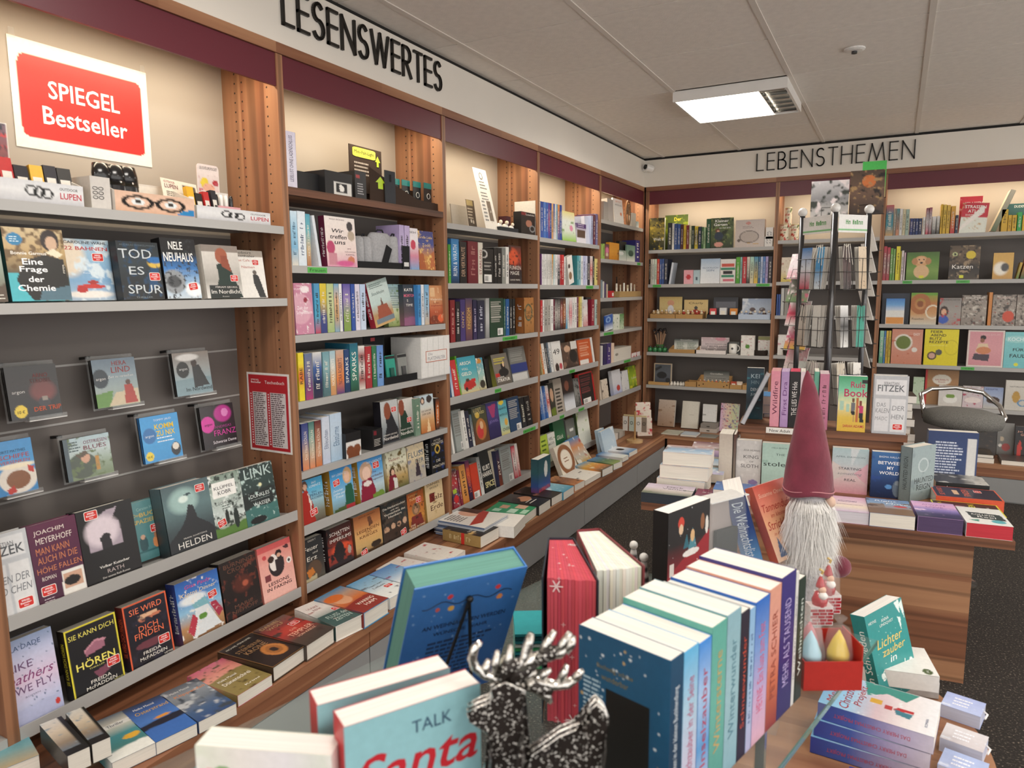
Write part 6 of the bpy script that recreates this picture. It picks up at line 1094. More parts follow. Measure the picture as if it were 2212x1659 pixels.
shelf_run('B',8,3,.853,Q8,sp([82,128,150,176,204],['8fc0a8-5a9a7a','4a7ab0','d8b84a-c9a03a','c9b04a'],168) + [('f',212,535,150,[('g','c98a74-cf9480-c8846c'),('e',.38,.38,.3,.24,'ded8cc'),('e',.38,.38,.24,.19,'6a7a3a'),('n','b85a3a',.2,9,3),('e',.75,.58,.09,.07,'e0dcd4'),ttl('EASY',.8,.14,.2,.07,'f0e8e0')],{'desc': 'terracotta cookbook with salad bowl','g': .004}),
 ('f',556,912,150,[('g','e0d22a-dccc24'),('o',.8,.5,.2,.2,.06,'c9b91f'),('e',.24,.74,.14,.115,'4a3a30'),('e',.24,.74,.1,.08,'c9a090'),('e',.44,.64,.1,.08,'5a5a50'),ttl('FEIER',.35,.07,.36,.07,'2a2614',bold=.012),ttl('ABEND',.4,.165,.46,.07,'2a2614',bold=.012),ttl('BLITZ',.33,.26,.36,.07,'2a2614',bold=.012),ttl('REZEPTE',.42,.355,.56,.07,'2a2614',bold=.012),('L',.15,.45,.7,.47,1,'f0eca0')],{'desc': 'bright yellow cookbook','g': .004}),
 ('f',1008,1392,160,[('g','d0929a-d69aa0-cc8c94'),('bd',.05,'d8ccc4'),('e',.42,.2,.08,.07,'2a1f1c'),('e',.4,.28,.06,.06,'8a5a44'),('p',[(.3,.36),(.55,.36),(.62,.6),(.22,.6)],'d8c0a0'),('e',.45,.55,.2,.1,'c9825a'),('p',[(.2,.64),(.62,.66),(.6,.84),(.15,.8)],'4a3f4a'),ttl('DEIN BAUM',.62,.12,.5,.05,'d8b0b4')],{'desc': 'pink cover of woman with vegetable basket','g': .004}),('f',1396,1720,180,[('g','7fc4c8-74bcc2'),('e',.4,.2,.4,.1,'9ad0d0'),ttl('KOCH',.35,.2,.5,.1,'dff0f0',bold=.012),ttl('FÜR',.46,.48,.36,.1,'24403f',bold=.012),ttl('FAULE',.5,.66,.62,.1,'24403f',bold=.012),('e',.42,.9,.07,.05,'d8d83a')],{'desc': 'turquoise cookbook cut by the frame','g': .004})],parts=False,g=.005)
shelf_run('B',8,4,.56,Q8,[('f',440,552,655,[('g','b8ccb0-c4d4bc'),('n','7a9a6a',.24,6,3)],{'desc': 'mint green planner','dx': .06}),('f',562,912,575,[('g','a07850-aa825a-a07850'),('r',0,0,.05,1,'c03a3a'),('e',.5,.28,.28,.15,'dcd6c8'),ttl('HAUSHALTS',.5,.28,.4,.05,'a83a34'),ttl('buch',.5,.34,.2,.04,'a83a34')],{'desc': 'kraft household planner with red ring edge','dx': .07}),
 ('f',712,960,745,[('g','d0cccc-d8d4d0-c9c4bc'),('e',.5,.65,.3,.2,'e8e6e0'),('e',.5,.5,.2,.1,'7a9a4a'),('L',.15,.1,.8,.16,2,'6a6a64')],{'desc': 'white cover with bowls of greens','dx': .03}),('f',965,1180,750,[('g','d0cacc-c9b8bc'),('n','a83a54',.3,8,3),('e',.5,.65,.4,.14,'e4d8d4'),('L',.15,.06,.8,.1,2,'6a4a54')],{'desc': 'white cover with iced berry buns','dx': .03}),('f',1184,1388,760,[('g','8a9ac0-a8b4cc-b8b4ac'),('e',.5,.6,.35,.16,'4a3a34'),ttl('REZEPTE',.4,.1,.6,.06,'2a3a6a')],{'desc': 'blue-grey recipe cover','dx': .03}),('f',1408,1700,690,[('g','d2cec6-c9c4ba-c4c0b8'),('e',.4,.55,.14,.2,'b8924a'),('o',.65,.75,.16,.1,.2,'5a8ab0'),ttl('NATÜRLICH',.4,.2,.5,.05,'4a4a44')],{'desc': 'beige cover with jar and blue ring','dx': .02})],parts=False,g=.005)
# ledge of the road-atlas bay
stand('B',1080,1320,1170,.02,'dark cover reading SCOTLAND on the back ledge',[('g','24211f-2a2624-3a302a'),('n','4a3a30',.3,8,3),ttl('SCOTLAND',.45,.12,.8,.09,'a8a49c')],.03,crop=Q8,name='hardcover_book',cat='book',group='books on the back ledge',lean=8)
stand('B',1325,1500,1140,-.03,'grey cover with blurred lights on the back ledge',[('g','8a8884-7a7874-6a6864'),('e',.3,.5,.12,.08,'c9b8a0'),('e',.55,.75,.25,.12,'a83a34'),('e',.2,.7,.1,.05,'e0dcd4')],.03,crop=Q8,name='paperback_book',cat='book',group='books on the back ledge',lean=8)
stand('B',1512,1700,1175,.04,'black cover with red flame on the back ledge',[('g','1d1a1f-1f1a1c-241a1a'),('p',[(.1,1),(.15,.6),(.3,.4),(.4,.65),(.35,1)],'b82f24'),ttl('Jo',.25,.17,.3,.06,'d8a08a'),ttl('GR',.45,.26,.3,.07,'d8a08a')],.03,crop=Q8,name='paperback_book',cat='book',group='books on the back ledge',lean=6)
flat_k = lambda a,b,t,ops,lb,z: book(Matrix(((1,0,0,a),(0,0,1,3.72),(0,-1,0,z+t+.0008),(0,0,0,1))),b-a,.2,t,ops,label=lb,name='paperback_book',cat='book',group='books on the back ledge',g=.006,parts=False)
flat_k(2.33,2.52,.035,[('g','6a6258-4a4640'),('n','8a3a2a',.2,6,3)],'thick dark paperback lying flat before the SCOTLAND cover',LEDGE); flat_k(2.335,2.515,.02,[('g','5a5248-3f3b36'),('n','9a7a4a',.25,6,4)],'dark paperback lying on the thick one before the SCOTLAND cover',LEDGE+.0365)
flat_k(2.56,2.74,.03,[('g','4a4644-5a5450')],'grey paperback lying flat before the flame cover',LEDGE)

# ------------------------------------------------------------------ tags on shelf lips
def lip_tag(wall,px,py,z,w,text=None,col='4fae4a'):
    h = .02
    if wall == 'L': y = along_y(px,.001,z); M = T(.0012,y-w/2,z-.011) @ RZ(90)
    else: x = along_x(px,3.999,z); M = T(x-w/2,3.9988,z-.011)
    mb = MB().box((0,0,0),(w,.001,h),col); o = mb.build('shelf_tag','print',None,M)
    tag(o,None,'shelf tag','green genre tags on shelf edges')
    lt = MB()
    if text: lay_text(lt,text,T(0,-.0004,0),w/2,h/2,w*.8,h*.55,'1f3a1c')
    else: squiggle(lt,T(w*.12,-.0004,h/2),w*.7,h*.4,'1f5a1f',int(px))
    lt.build('tag_lettering','print',o)
    return o
for a in (('L',686,580,1.498,.1,'Frauen','owl-box bay, second shelf'),('L',1102,733,1.154,.17,None,'leaflet-stand bay, third shelf'),('L',1076,842,.877,.07,None,'leaflet-stand bay, fourth shelf'),('L',1144,930,.592,.16,None,'leaflet-stand bay, fifth shelf'),
          ('L',1274,620,1.435,.13,None,'blue-row bay, second shelf'),('L',1236,800,.878,.09,None,'blue-row bay, fourth shelf'),('L',1256,880,.595,.1,None,'blue-row bay, fifth shelf nearer corner'),('L',1214,899,.595,.07,None,'blue-row bay, fifth shelf nearer its middle'),('L',1380,570,1.625,.08,None,'tree-ornament bay, second shelf'),('L',1315,719,1.091,.2,None,'tree-ornament bay, fourth shelf'),('L',1355,782,.845,.16,None,'tree-ornament bay, fifth shelf'),
          ('B',1419,620,1.444,.07,None,'drum-box bay, near corner'),('B',1648,615,1.444,.1,None,'drum-box bay, far end'),('B',1960,609,1.455,.06,None,'road-atlas bay, below the puppy book'),('B',2080,608,1.455,.08,None,'road-atlas bay, below the cat book'),('B',2090,796,.853,.08,None,'road-atlas bay, fourth shelf')):
    lip_tag(*a[:6])['label'] = f'green genre tag on shelf edge, {a[6]}'

# ------------------------------------------------------------------ gifts on the left wall
P1 = (0,0,3.318)
EYES = [('g','d8b49c-e0bca4-d0a88e'),('o',.27,.5,.17,.3,.16,'1a1818'),('o',.68,.5,.17,.3,.16,'1a1818'),('e',.27,.48,.08,.16,'dfe4e4'),('e',.68,.48,.08,.16,'dfe4e4'),('e',.27,.48,.035,.1,'3a3430'),('e',.68,.48,.035,.1,'3a3430'),('r',.43,.4,.52,.46,'1a1818'),('p',[(.72,1),(.85,.7),(1,.62),(1,1)],'2f80b8')]
LUP = lambda: [('g','d2d2d4-dcdcdc-b8b8bc'),('o',.38,.45,.06,.22,.2,'2a2a2a'),('o',.47,.5,.06,.22,.2,'2a2a2a'),('o',.56,.55,.06,.22,.2,'2a2a2a'),ttl('OUTDOOR',.82,.25,.22,.13,'2a2a2a'),ttl('LUPEN',.84,.58,.26,.3,'b8283a',bold=.012)]
r,M,w = tray('L',-20,605,1.63,'white counter tray of outdoor magnifiers, farther from owl boxes',crop=P1,col='d2d0cc',front=.052,dep=.12,ops=LUP(),card=(.42,.2,[('g','6a5a6a-8a4a4a-4a4a52-b8b4b0'),('n','c83a3a',.3,6,3),('n','2a2a34',.34,7,5),('bd',.03,'e0dcd6'),('e',.5,.25,.2,.16,'c99a84')],.25))
goods(M,w,6,.004,.035,(.034,.02,.10),['2a2622','b82a2a','26242a','d8a82a','24222a','2a2826'],'folding_magnifier','folding magnifier standing in the farther white magnifier tray','magnifier','folding magnifiers','card')
r,M,w = tray('L',830,1398,1.63,'long tray of glasses with printed eyes in black frames',crop=P1,col='cfc8c0',front=.055,dep=.13,dx=-.004,ops=EYES,card=(.9,.09,[('g','d8d2c8-cfc8bc')],.5))
y = along_y(640/3.318,-.03,1.66); o = MB().box((0,0,0),(.055,.10,.085),'c9c4be').build('glasses_carton','matte',None,T(-.02,y,1.63+.0142) @ RZ(90)); tag(o,'grey carton with printed spectacles beside the eyes tray','carton')
lt = MB();
for k in range(3):
    for s in (0,1): lt.tube([(.012+.016*s+.006*math.cos(a)*1.1,-.001,.03+.012*k+.004*math.sin(a)) for a in np.linspace(0,6.28,11)],.0007,'2a2a2a',4)
lt.build('printed_glasses','print',o)['kind'] = 'stuff'
for k,(px,c,lb) in enumerate(((745,'1d1d20','nearest the poster'),(850,'202024','in the middle'),(935,'26282a','with green flap'))):
    yy = along_y(px/3.318,-.06,1.7); M = T(-.055,yy,1.63+.0142+.0035) @ RZ(90) @ RX(-6); r = empty('glasses_case',M); tag(r,f'black leather glasses case {lb}, standing in eyes tray','glasses case')
    mb = MB(); mb.lathe([(.001,0),(.024,0),(.027,.02),(.027,.10),(.022,.125),(.001,.13)],col=c,sy=.5,seg=14); mb.build('case','gloss',r,smooth=True)
    MB().lathe([(.0275,.07),(.0275,.10),(.023,.126),(.001,.131)],col='141416',sy=.56,seg=14).build('flap','gloss',r,smooth=True)
    MB().ball((0,-.0165,.078),.004,'c9c9cc',8,6).build('snap','chrome',r)
    if k == 2: MB().box((-.02,-.0158,.01),(.02,-.0140,.045),'5fae3a').build('green_label','print',r)
stand_k = dict(group='signs on top shelf')
M = T(-.16,along_y(335/3.318*3.318,-.16,1.72),1.69) @ RZ(90) @ RX(-25)
o = poster('leaflet_card',T(-.085,along_y(356,-.085,1.70),1.688) @ RZ(90) @ RX(-16) @ RY(4),.125,.083,[('g','d8d0c0-dcd4c6'),ttl('OUTDOOR',.22,.12,.3,.09,'8a2a34'),ttl('LUPEN',.26,.28,.36,.16,'6a2a34',bold=.012),('L',.1,.5,.5,.85,6,'6a6258'),('r',.58,.12,.96,.6,'5a5048'),('r',.62,.55,.9,.75,'2a2622')],'cream card with printed magnifiers leaning behind eyes tray','card')
r,M,w = tray('L',1415,1940,1.63,'white counter tray of outdoor magnifiers beside the upright',crop=P1,col='d2d0cc',front=.04,dep=.13,dx=-.0,ops=LUP())
goods(M,w*.4,4,.004,.03,(.024,.016,.088),['d8a82a','2a2622','b82a2a','26242a'],'folding_magnifier','folding magnifier in the tray beside the upright','magnifier','folding magnifiers','card')
Mq = M @ T(w*.38,.055,.004)
r = empty('pocket_lamp_display',Mq); tag(r,'small display box of pocket lamp pens with rounded sign','display')
MB().box((0,0,0),(.105,.003,.05),'d8a0a8').build('front_panel','print',r); MB().box((0,.0032,0),(.105,.06,.003),'d8d4d0').build('floor_panel','print',r); MB().box((0,.057,.0032),(.105,.06,.1),'d8d4d0').build('rear_panel','print',r)
mb = MB(); pl = rrect(0,0,1,1,.12,1.0); mb.prism([(a*.085-.01,.075+b*.11) for a,b in pl],.0605,.063,'dcd0cc'); o = mb.build('sign_card','print',r)
lt = MB(); grid(lt,T(-.006,.0602,.083),.077,.07,[('g','d8ccc8-d0b8b4'),('e',.3,.4,.2,.25,'d8c03a'),('e',.5,.6,.3,.2,'d8a48c'),('e',.85,.35,.14,.14,'a82a34'),('n','b04a5a',.24,6,3)],.004); lay_text(lt,'LEUCHTLUPE POCKET',T(-.008,.0600,.075),.042,.098,.068,.009,'2a2426'); lt.build('sign_print','print',o)
for k,c in enumerate(('e6e4e0','1d1d20','e6e4e0','e6e4e0','1d1d20')):
    mb = MB(); mb.lathe([(.001,0),(.0075,0),(.0075,.075),(.005,.085),(.001,.086)],col=c,seg=10); o = mb.build('pocket_lamp','gloss',None,Mq @ T(.012+.02*k,.03,.0035),smooth=True); tag(o,f'{"white" if c[0] == "e" else "black"} pocket lamp pen, {ORD[k]} towards the upright in its display','lamp pen','pocket lamp pens')
# owl-box bay, top shelf
def carton(M,w,d,h,label,front,right,top='1a1a1c',name='gift_carton',g=.004):
    r = empty(name,M); tag(r,label,'carton','cartons on the wooden top shelf')
    mb = MB(); mb.box((0,0,0),(w,d,h),top,skip='fr'); mb.build('body','print',r)
    mb = MB(); grid(mb,Matrix.Identity(4),w,h,[o for o in front if o[0] in ART],g); mb.build('front_face','print',r)
    mb = MB(); MR = T(w,0,0) @ RZ(90); grid(mb,MR,d,h,[o for o in right if o[0] in ART],g); mb.build('side_face','print',r)
    lt = MB(); letters(lt,Matrix.Identity(4),w,h,front); letters(lt,MR,d,h,right)
    if lt.v: lt.build('carton_print','print',r)['kind'] = 'stuff'
    return r
def at2(px0,x,z=1.77+.0142): return along_y(px0,x,z)
zt = 1.77+.0145
OWL = lambda a,b: [('e',a,b,.13,.28,'f0eee8'),('e',a-.05,b-.2,.09,.14,'f0eee8')]
y0,y1 = at2(643,-.05),at2(700,-.05); carton(T(-.05,y0,zt) @ RZ(90),y1-y0,.15,height(368,-.05,y0)-zt,'black carton with white end, nearer the lavender binder',[('g','19191b-141416')],[('g','d8d6d0-e0deda'),('n','1a1a1c',.34,4,3)])
y0,y1 = at2(703,-.02),at2(762,-.02); carton(T(-.02,y0,zt) @ RZ(90) ,y1-y0,.14,height(366,-.02,y0)-zt,'black and white carton with owl silhouettes',[('g','161618-131315'),('r',.3,.42,.95,1,'dcdad4'),('r',.4,.5,.8,.88,'18181a')]+[('e',.6,.7,.09,.14,'f0eee8'),('e',.57,.6,.06,.07,'f0eee8')],[('g','dddbd6-e4e2de'),('r',.3,.1,.7,.45,'18181a'),('e',.5,.3,.12,.1,'f0eee8'),('r',.3,.55,.75,.9,'18181a')])
y0,y1 = at2(768,-.03),at2(792,-.03); carton(T(-.03,y0,zt) @ RZ(90),y1-y0,.1,height(368,-.03,y0)-zt,'slim charcoal carton beside the owl carton',[('g','2a2a2e-242428'),('r',.1,.12,.4,.25,'a83a3a'),('L',.2,.45,.8,.8,5,'a8a8a8')],[('g','26262a')])
yA,yB = at2(800,-.03),at2(956,-.03)
r = empty('lamp_display',T(-.03,yA,zt) @ RZ(90)); tag(r,'brown slanted display tray of mini reading lamps','display'); W = yB-yA
mb = MB(); pts = [(0,0,0),(W,0,0),(W,0,.035),(W*.62,0,.04),(W*.3,0,.085),(0,0,.135)]
mb.prism([(a,c) for a,b,c in pts],0,.003,'3a2a20'); o = mb.build('front_panel','matte',r)
lt = MB(); lt.prism([(W*.10,.055),(W*.16,.055),(W*.16,.08),(W*.19,.08),(W*.13,.105),(W*.07,.08),(W*.10,.08)],-.0008,-.0002,'b8d82a'); lt.build('arrow_print','print',o)
MB().box((0,.0032,0),(W,.12,.003),'33251c').build('floor_panel','matte',r); MB().box((0,.117,.0032),(W,.12,.10),'33251c').build('rear_panel','matte',r)
mb = MB(); grid(mb,T(W*.02,.112,.05),W*.4,.19,[('g','3a2c24-33261f')],.01); mb.box((W*.02,.1125,.05),(W*.42,.115,.24),'33261f'); o = mb.build('backing_card','matte',r)
mb = MB(); mb.prism([(W*.06+a*W*.28,.195+b*.038) for a,b in rrect(0,0,1,1,.15,1.0)],.1105,.1118,'d8dc4a'); mb.build('yellow_label','print',o)
lt = MB(); lay_text(lt,'Mini-Falt-Light',T(0,.1100,0),W*.20,.214,W*.24,.018,'2a2418'); letters(lt,T(W*.05,.1118,.09),W*.26,.09,[('L',.1,.1,.95,.6,4,'b8aca0')]); lt.prism([(W*.355,.17),(W*.38,.17),(W*.38,.19),(W*.40,.19),(W*.3675,.215),(W*.335,.19),(W*.355,.19)],.1105,.1115,'b8d82a'); lt.build('card_lettering','print',o)['kind'] = 'stuff'
for k,(xx,yy) in enumerate(((.28,.1),(.36,.085),(.44,.07),(.56,.06),(.68,.045),(.8,.03))):
    Mi = T(-.03,yA,zt) @ RZ(90) @ T(W*xx,yy,.0035); rr = empty('mini_lamp_card',Mi); tag(rr,f'mini lamp on black and teal card, {ORD[k]} towards the upright in brown tray','mini lamp','mini lamps in brown tray')
    MB().box((0,0,0),(.06,.002,.125),'202426').build('card','print',rr); MB().box((0,-.0008,.1),(.06,-.0001,.125),'1f8a84').build('teal_header','print',rr)
    MB().tube([(.03+.012*math.cos(a),-.004,.065+.012*math.sin(a)) for a in np.linspace(0,6.28,13)],.0016,'c9c9c4',5).build('clip_ring','print',rr); MB().ball((.03,-.006,.03),.009,'bfe0dc',8,6).build('lamp_head','gloss',rr)
y0 = at2(836,-.015); o = MB().box((0,0,0),(.07,.004,.135),'3a3c40').build('hang_card','matte',None,T(-.022,y0,zt) @ RZ(90)); tag(o,'charcoal hanging card propped before the brown lamp tray','card')
MB().box((.028,-.001,.09),(.042,-.0002,.12),'18181a').build('slot','matte',o);
# felt bags in a black tray, second shelf
zb = 1.498+.0142
yA,yB = along_y(773,-.012,zb),along_y(870,-.012,zb)
r = empty('bag_tray',T(-.008,yA,zb) @ RZ(90)); tag(r,'low black tray holding grey felt bags','tray'); W = yB-yA
MB().box((0,0,0),(W,.003,.026),'18181a').build('front_panel','matte',r); MB().box((0,.0032,0),(W,.13,.003),'18181a').build('floor_panel','matte',r); MB().box((0,.1272,.0032),(W,.13,.03),'18181a').build('rear_panel','matte',r)
plain('felt','a9a9ab',.95,bump=.5,bscale=300,var=.12,vscale=120)
def felt_bag(x,y,w,h,t,label,rz=0):
    Mi = T(-.008,yA,zb) @ RZ(90) @ T(x,y,.0035) @ RZ(rz); rr = empty('felt_bag',Mi); tag(rr,label,'felt bag','grey felt bags in black tray')
    mb = MB(); n = 16
    prof = [(.42,0),(.5,.05),(.5,.7),(.46,.92),(.36,1.0)]
    mb.lathe([(.001,0)]+prof+[(.001,.99)],seg=n); mb.v = [(a*w,b*t*1.0,c*h) for a,b,c in mb.v]; mb.build('body','felt',rr,smooth=True)
    MB().tube([(-w*.22,0,h*.97),(-w*.1,-.006,h*1.08),(w*.1,-.006,h*1.08),(w*.22,0,h*.97)],.0035,'2a2a2e',6).build('handle','matte',rr)
    return rr
for k in range(3): felt_bag(.02+.035*k,.075-.012*k,.045,.125,.09,f'grey felt bag edge, {ORD[k]} towards the corner in black tray')
rb = felt_bag(W*.62,.04,.15,.145,.05,'large grey felt bag with black swing tag')
mb = MB(); mb.obox(T(-.02,-.0275,.02) @ RY(25),(0,0,0),(.04,.0012,.085),'1a1a1c'); o = mb.build('swing_tag','matte',rb);
rb = felt_bag(W*.9,.035,.06,.135,.05,'small grey felt bag at the tray end')
o = MB().box((0,0,0),(.05,.0015,.1),'1d1d1f').build('swing_tag_card','matte',None,T(-.0045,along_y(871,-.004,zb),zb) @ RZ(90)); tag(o,'black barcode card leaning beside the felt bags','card')
MB().box((.008,-.0006,.012),(.042,-.0001,.03),'d8d8d6').build('barcode','print',o)
# reading-light display and white box set, fourth shelf of owl-box bay
zb = 1.008+.0142; k = 4.366
yA,yB = along_y(620+918/k,-.012,zb),along_y(620+1226/k,-.012,zb); W = yB-yA
r = empty('light_display',T(-.01,yA,zb) @ RZ(90)); tag(r,'black display tray with backing card for reading lights','display')
MB().box((0,0,0),(W,.003,.03),'161618').build('front_panel','matte',r); MB().box((0,.0032,0),(W,.11,.003),'161618').build('floor_panel','matte',r)
mb = MB(); mb.box((0,.108,.0032),(W*.6,.111,.205),'1a1a1c'); o = mb.build('backing_card','matte',r); lt = MB(); lay_text(lt,'Leselicht',T(0,.1075,0),W*.24,.145,W*.3,.018,'e0dcd4'); lt.box((W*.2,.1072,.18),(W*.32,.1078,.195),'a82a34'); lt.build('card_lettering','print',o)['kind'] = 'stuff'
for q,(xx,c) in enumerate(((.12,'1d1d1f'),(.38,'2a9a86'),(.74,'8a8c88'))):
    rr = empty('reading_light_pack',T(-.01,yA,zb) @ RZ(90) @ T(W*xx-.03,.03+.02*(q == 0),.0035) @ RX(-6)); tag(rr,f'{("black", "green", "grey")[q]} reading light pack in black display tray','light pack','reading light packs')
    MB().box((0,0,0),(.065,.006,.115),c).build('card','print',rr); MB().box((.02,-.008,.02),(.045,-.0003,.06),'4a4c4e' if q != 1 else '1d5a50').build('light','gloss',rr); MB().box((.0,-.0008,.1),(.065,-.0001,.112),'1a1a1c').build('header','print',rr)
y0,y1 = along_y(620+1272/k,.012,zb),along_y(620+1540/k,.012,zb); W = y1-y0; H = height(580+655/k,.012,y0)-zb
r = empty('box_set',T(.012,y0,zb) @ RZ(90)); tag(r,'white boxed book set with red lettered plate, jutting over shelf edge','box set')
MB().box((0,.002,0),(W,.17,H),'dcdad6').build('slipcase','print',r)
for q in range(5):
    MB().box((W*(.03+.19*q),-.0,.004),(W*(.03+.19*q+.17),.0018,H-.004),'e4e3e0').build('spine','print',r)
lt = MB(); lt.box((W*.14,-.001,H*.38),(W*.88,-.0003,H*.66),'e8e6e2'); o = lt.build('plate','print',r)
lt = MB()
for a in ((.14,.38,.88,.395),(.14,.645,.88,.66),(.14,.38,.155,.66),(.865,.38,.88,.66)): lt.box((W*a[0],-.0016,H*a[1]),(W*a[2],-.0011,H*a[3]),'c06a4a')
lay_text(lt,'PLATZHALTER',T(0,-.0016,0),W*.51,H*.47,W*.6,H*.08,'9a9aa0'); lay_text(lt,'Die',T(0,-.0016,0),W*.3,H*.58,W*.14,H*.06,'9a9aa0'); lt.build('plate_lettering','print',o)['kind'] = 'stuff'
# cookie cartons, fifth shelf
zt2 = .747+.0142
y0,y1 = along_y(620+550/k,-.0,zt2),along_y(620+690/k,.0,zt2); H = height(900+165/k,.0,y0)-zt2
carton(T(.006,y0,zt2) @ RZ(90),y1-y0+.0,.16,H,'black carton with brown cookie pictures',[('g','141416-161618-dcdad6-e0deda'),('r',0,0,1,.36,'151517'),('r',0,.36,1,1,'dddbd7'),('e',.28,.72,.25,.22,'7a4428'),('e',.72,.72,.25,.22,'824a2c'),('r',.1,.72,.9,1,'7a4428')],[('g','e0deda-dcdad6'),('e',.5,.35,.22,.12,'8a5430'),('e',.5,.7,.24,.13,'80492a')],name='cookie_carton')
y2,y3 = along_y(620+806/k,-.0,zt2),along_y(620+896/k,.0,zt2)
o = carton(T(.004,y2,zt2) @ RZ(90),y3-y2,.1,H*.86,'small black carton with dark red emblem',[('g','18181a-141416'),('r',.08,.06,.4,.26,'7a1f2a'),('L',.12,.5,.8,.8,5,'b8b4ac')],[('g','141416')],name='small_carton')
# leaflet-stand bay, top shelf
zb = 1.723+.0142; k = 5.183
def ply(px,x=-.02): return along_y(950+px/k,x,zb)
o = poster('leaflet_stand',T(-.03,ply(520,-.03),zb+.002) @ RZ(90) @ RX(-14) @ RY(0),.135,.33,[('g','ded9d0-e4dfd6-dcd7ce'),('o',.5,.12,.12,.05,.25,'3a3a3a'),('L',.25,.22,.8,.32,3,'6a6a68'),('L',.2,.4,.85,.5,3,'7a7a78'),('r',.48,.52,.8,.86,'6a5a48'),('n','c9c4b8',.2,7,3),('L',.12,.55,.42,.85,6,'7a7a78')],'tall white leaflet leaning on stand on the top shelf','leaflet')
o = MB().box((0,0,0),(.21,.006,.135),'9a958e').build('grey_board','matte',None,T(-.19,ply(150,-.19),zb) @ RZ(90) @ RX(-6)); tag(o,'plain grey board leaning behind the leaflet stand','board')
o = poster('lamp_sign',T(-.12,ply(330,-.12),zb) @ RZ(90) @ RX(-8),.085,.16,[('g','6a5f52-5a5048-4a443e'),('r',.1,.02,.8,.2,'b8a878'),('L',.1,.3,.8,.6,4,'c9c0b0'),('e',.4,.7,.1,.06,'d8d4cc'),('e',.65,.72,.1,.06,'d8d4cc')],'brown lamp sign card behind the leaflet stand','sign')
r,M,w = tray('L',680,880,1.723,'small dark tray of white clip lamps',crop=P3,col='2a2c30',front=.022,dep=.08)
goods(M,w,3,.004,.03,(.03,.03,.04),['e4e2de','dcdad6','e0dedc'],'clip_lamp','white clip lamp in small dark tray','clip lamp','clip lamps','ball','gloss')
y0,y1 = ply(905),ply(1075); carton(T(-.016,y0,zb) @ RZ(90),y1-y0,.05,.125,'black reading light carton before the white binder',[('g','1d1819-181516'),('r',.02,.02,.3,.16,'7a1f24'),('e',.5,.5,.2,.16,'a8705a'),('o',.72,.72,.16,.13,.2,'8a8a8a'),ttl('Leselicht',.58,.1,.55,.08,'e8e4dc')],[('g','1a1718')])
tag(MB().box((0,0,0),(.05,.05,.09),'4a2428').build('small_carton','matte',None,T(-.05,ply(800),zb) @ RZ(90)),'small maroon carton between clip lamps and reading light carton','carton')
# tree ornament
yy = along_y(1150+1142/5.53,-.03,1.93); r = empty('tree_ornament',T(-.03,yy,1.903+.0142) @ RZ(90)); tag(r,'oval wooden ornament with cut-out tree of life','ornament')
mb = MB(); R1,R2_ = .052,.098
mb.tube([(R1*math.cos(a),0,R2_+R2_*math.sin(a)) for a in np.linspace(0,2*math.pi,33)],.006,'6a4a2c',6); mb.build('ring','print',r)
mb = MB(); mb.tube([(0,0,.004),(.003,0,.06),(0,0,.1)],[.009,.006,.004],'6a4a2c',6); mb.build('trunk','print',r)
rg = random.Random(5)
for k in range(14):
    a = math.radians(-10+200*k/13); q = .6+.35*rg.random(); x1,z1 = R1*q*math.cos(a)*1.1,R2_*1.05+R2_*q*math.sin(a)*.85
    mb = MB(); mb.tube([(0,0,.085),(x1*.5,0,(.085+z1)/2+.01),(x1,0,z1)],.003,'7a5632',5); mb.ball((x1,0,z1),.008,'7a5632',6,5); mb.build('branch','print',r)
for k in (-1,1): MB().tube([(0,0,.02),(.012*k,0,.01),(.03*k,0,.014)],.004,'6a4a2c',5).build('root','print',r)
# third shelf of the corner bay: straw tray, red box
r,M,w = tray('L',1040,1330,1.343,'tan cardboard tray of straw and cards, tree-ornament bay',crop=P4,col='a88a5c',front=.045,dep=.12)
goods(M,w,7,.004,.04,(.03,.004,.10),['d8d2c4','c9bca0','e0dcd0','b8a888'],'gift_tag_card','small white card standing in the tan tray','card','cards in tan tray','box')
o = MB().box((0,0,0),(.1,.03,.05),'b8242c').build('red_carton','print',None,T(-.012,along_y(1150+920/5.53,-.012,1.36),1.343+.0142) @ RZ(90)); tag(o,'small red carton beside the tan tray','carton')
MB().box((.055,-.0008,.01),(.09,-.0001,.035),'e0d8d0').build('label','print',o)
for q in range(4):
    o = MB().box((0,0,0),(.012,.10,.13-.01*q),('8fa0a8','d8d4cc','5a4a6a','c9b8a0')[q]).build('card_folder','matte',None,T(-.02,along_y(1150+(828+22*q)/5.53,-.02,1.36),1.343+.0142) @ RZ(90)); tag(o,f'upright card folder, {ORD[q]} towards the corner beside red carton','folder')
o = MB().tube([(0,0,0),(.03,.015,.16)],.004,'1d1a18',6).build('incense_stick','matte',None,T(-.06,along_y(1150+1010/5.53,-.06,1.36),1.343+.0142) @ RZ(90)); tag(o,'thin dark stick leaning behind the tan tray','stick')
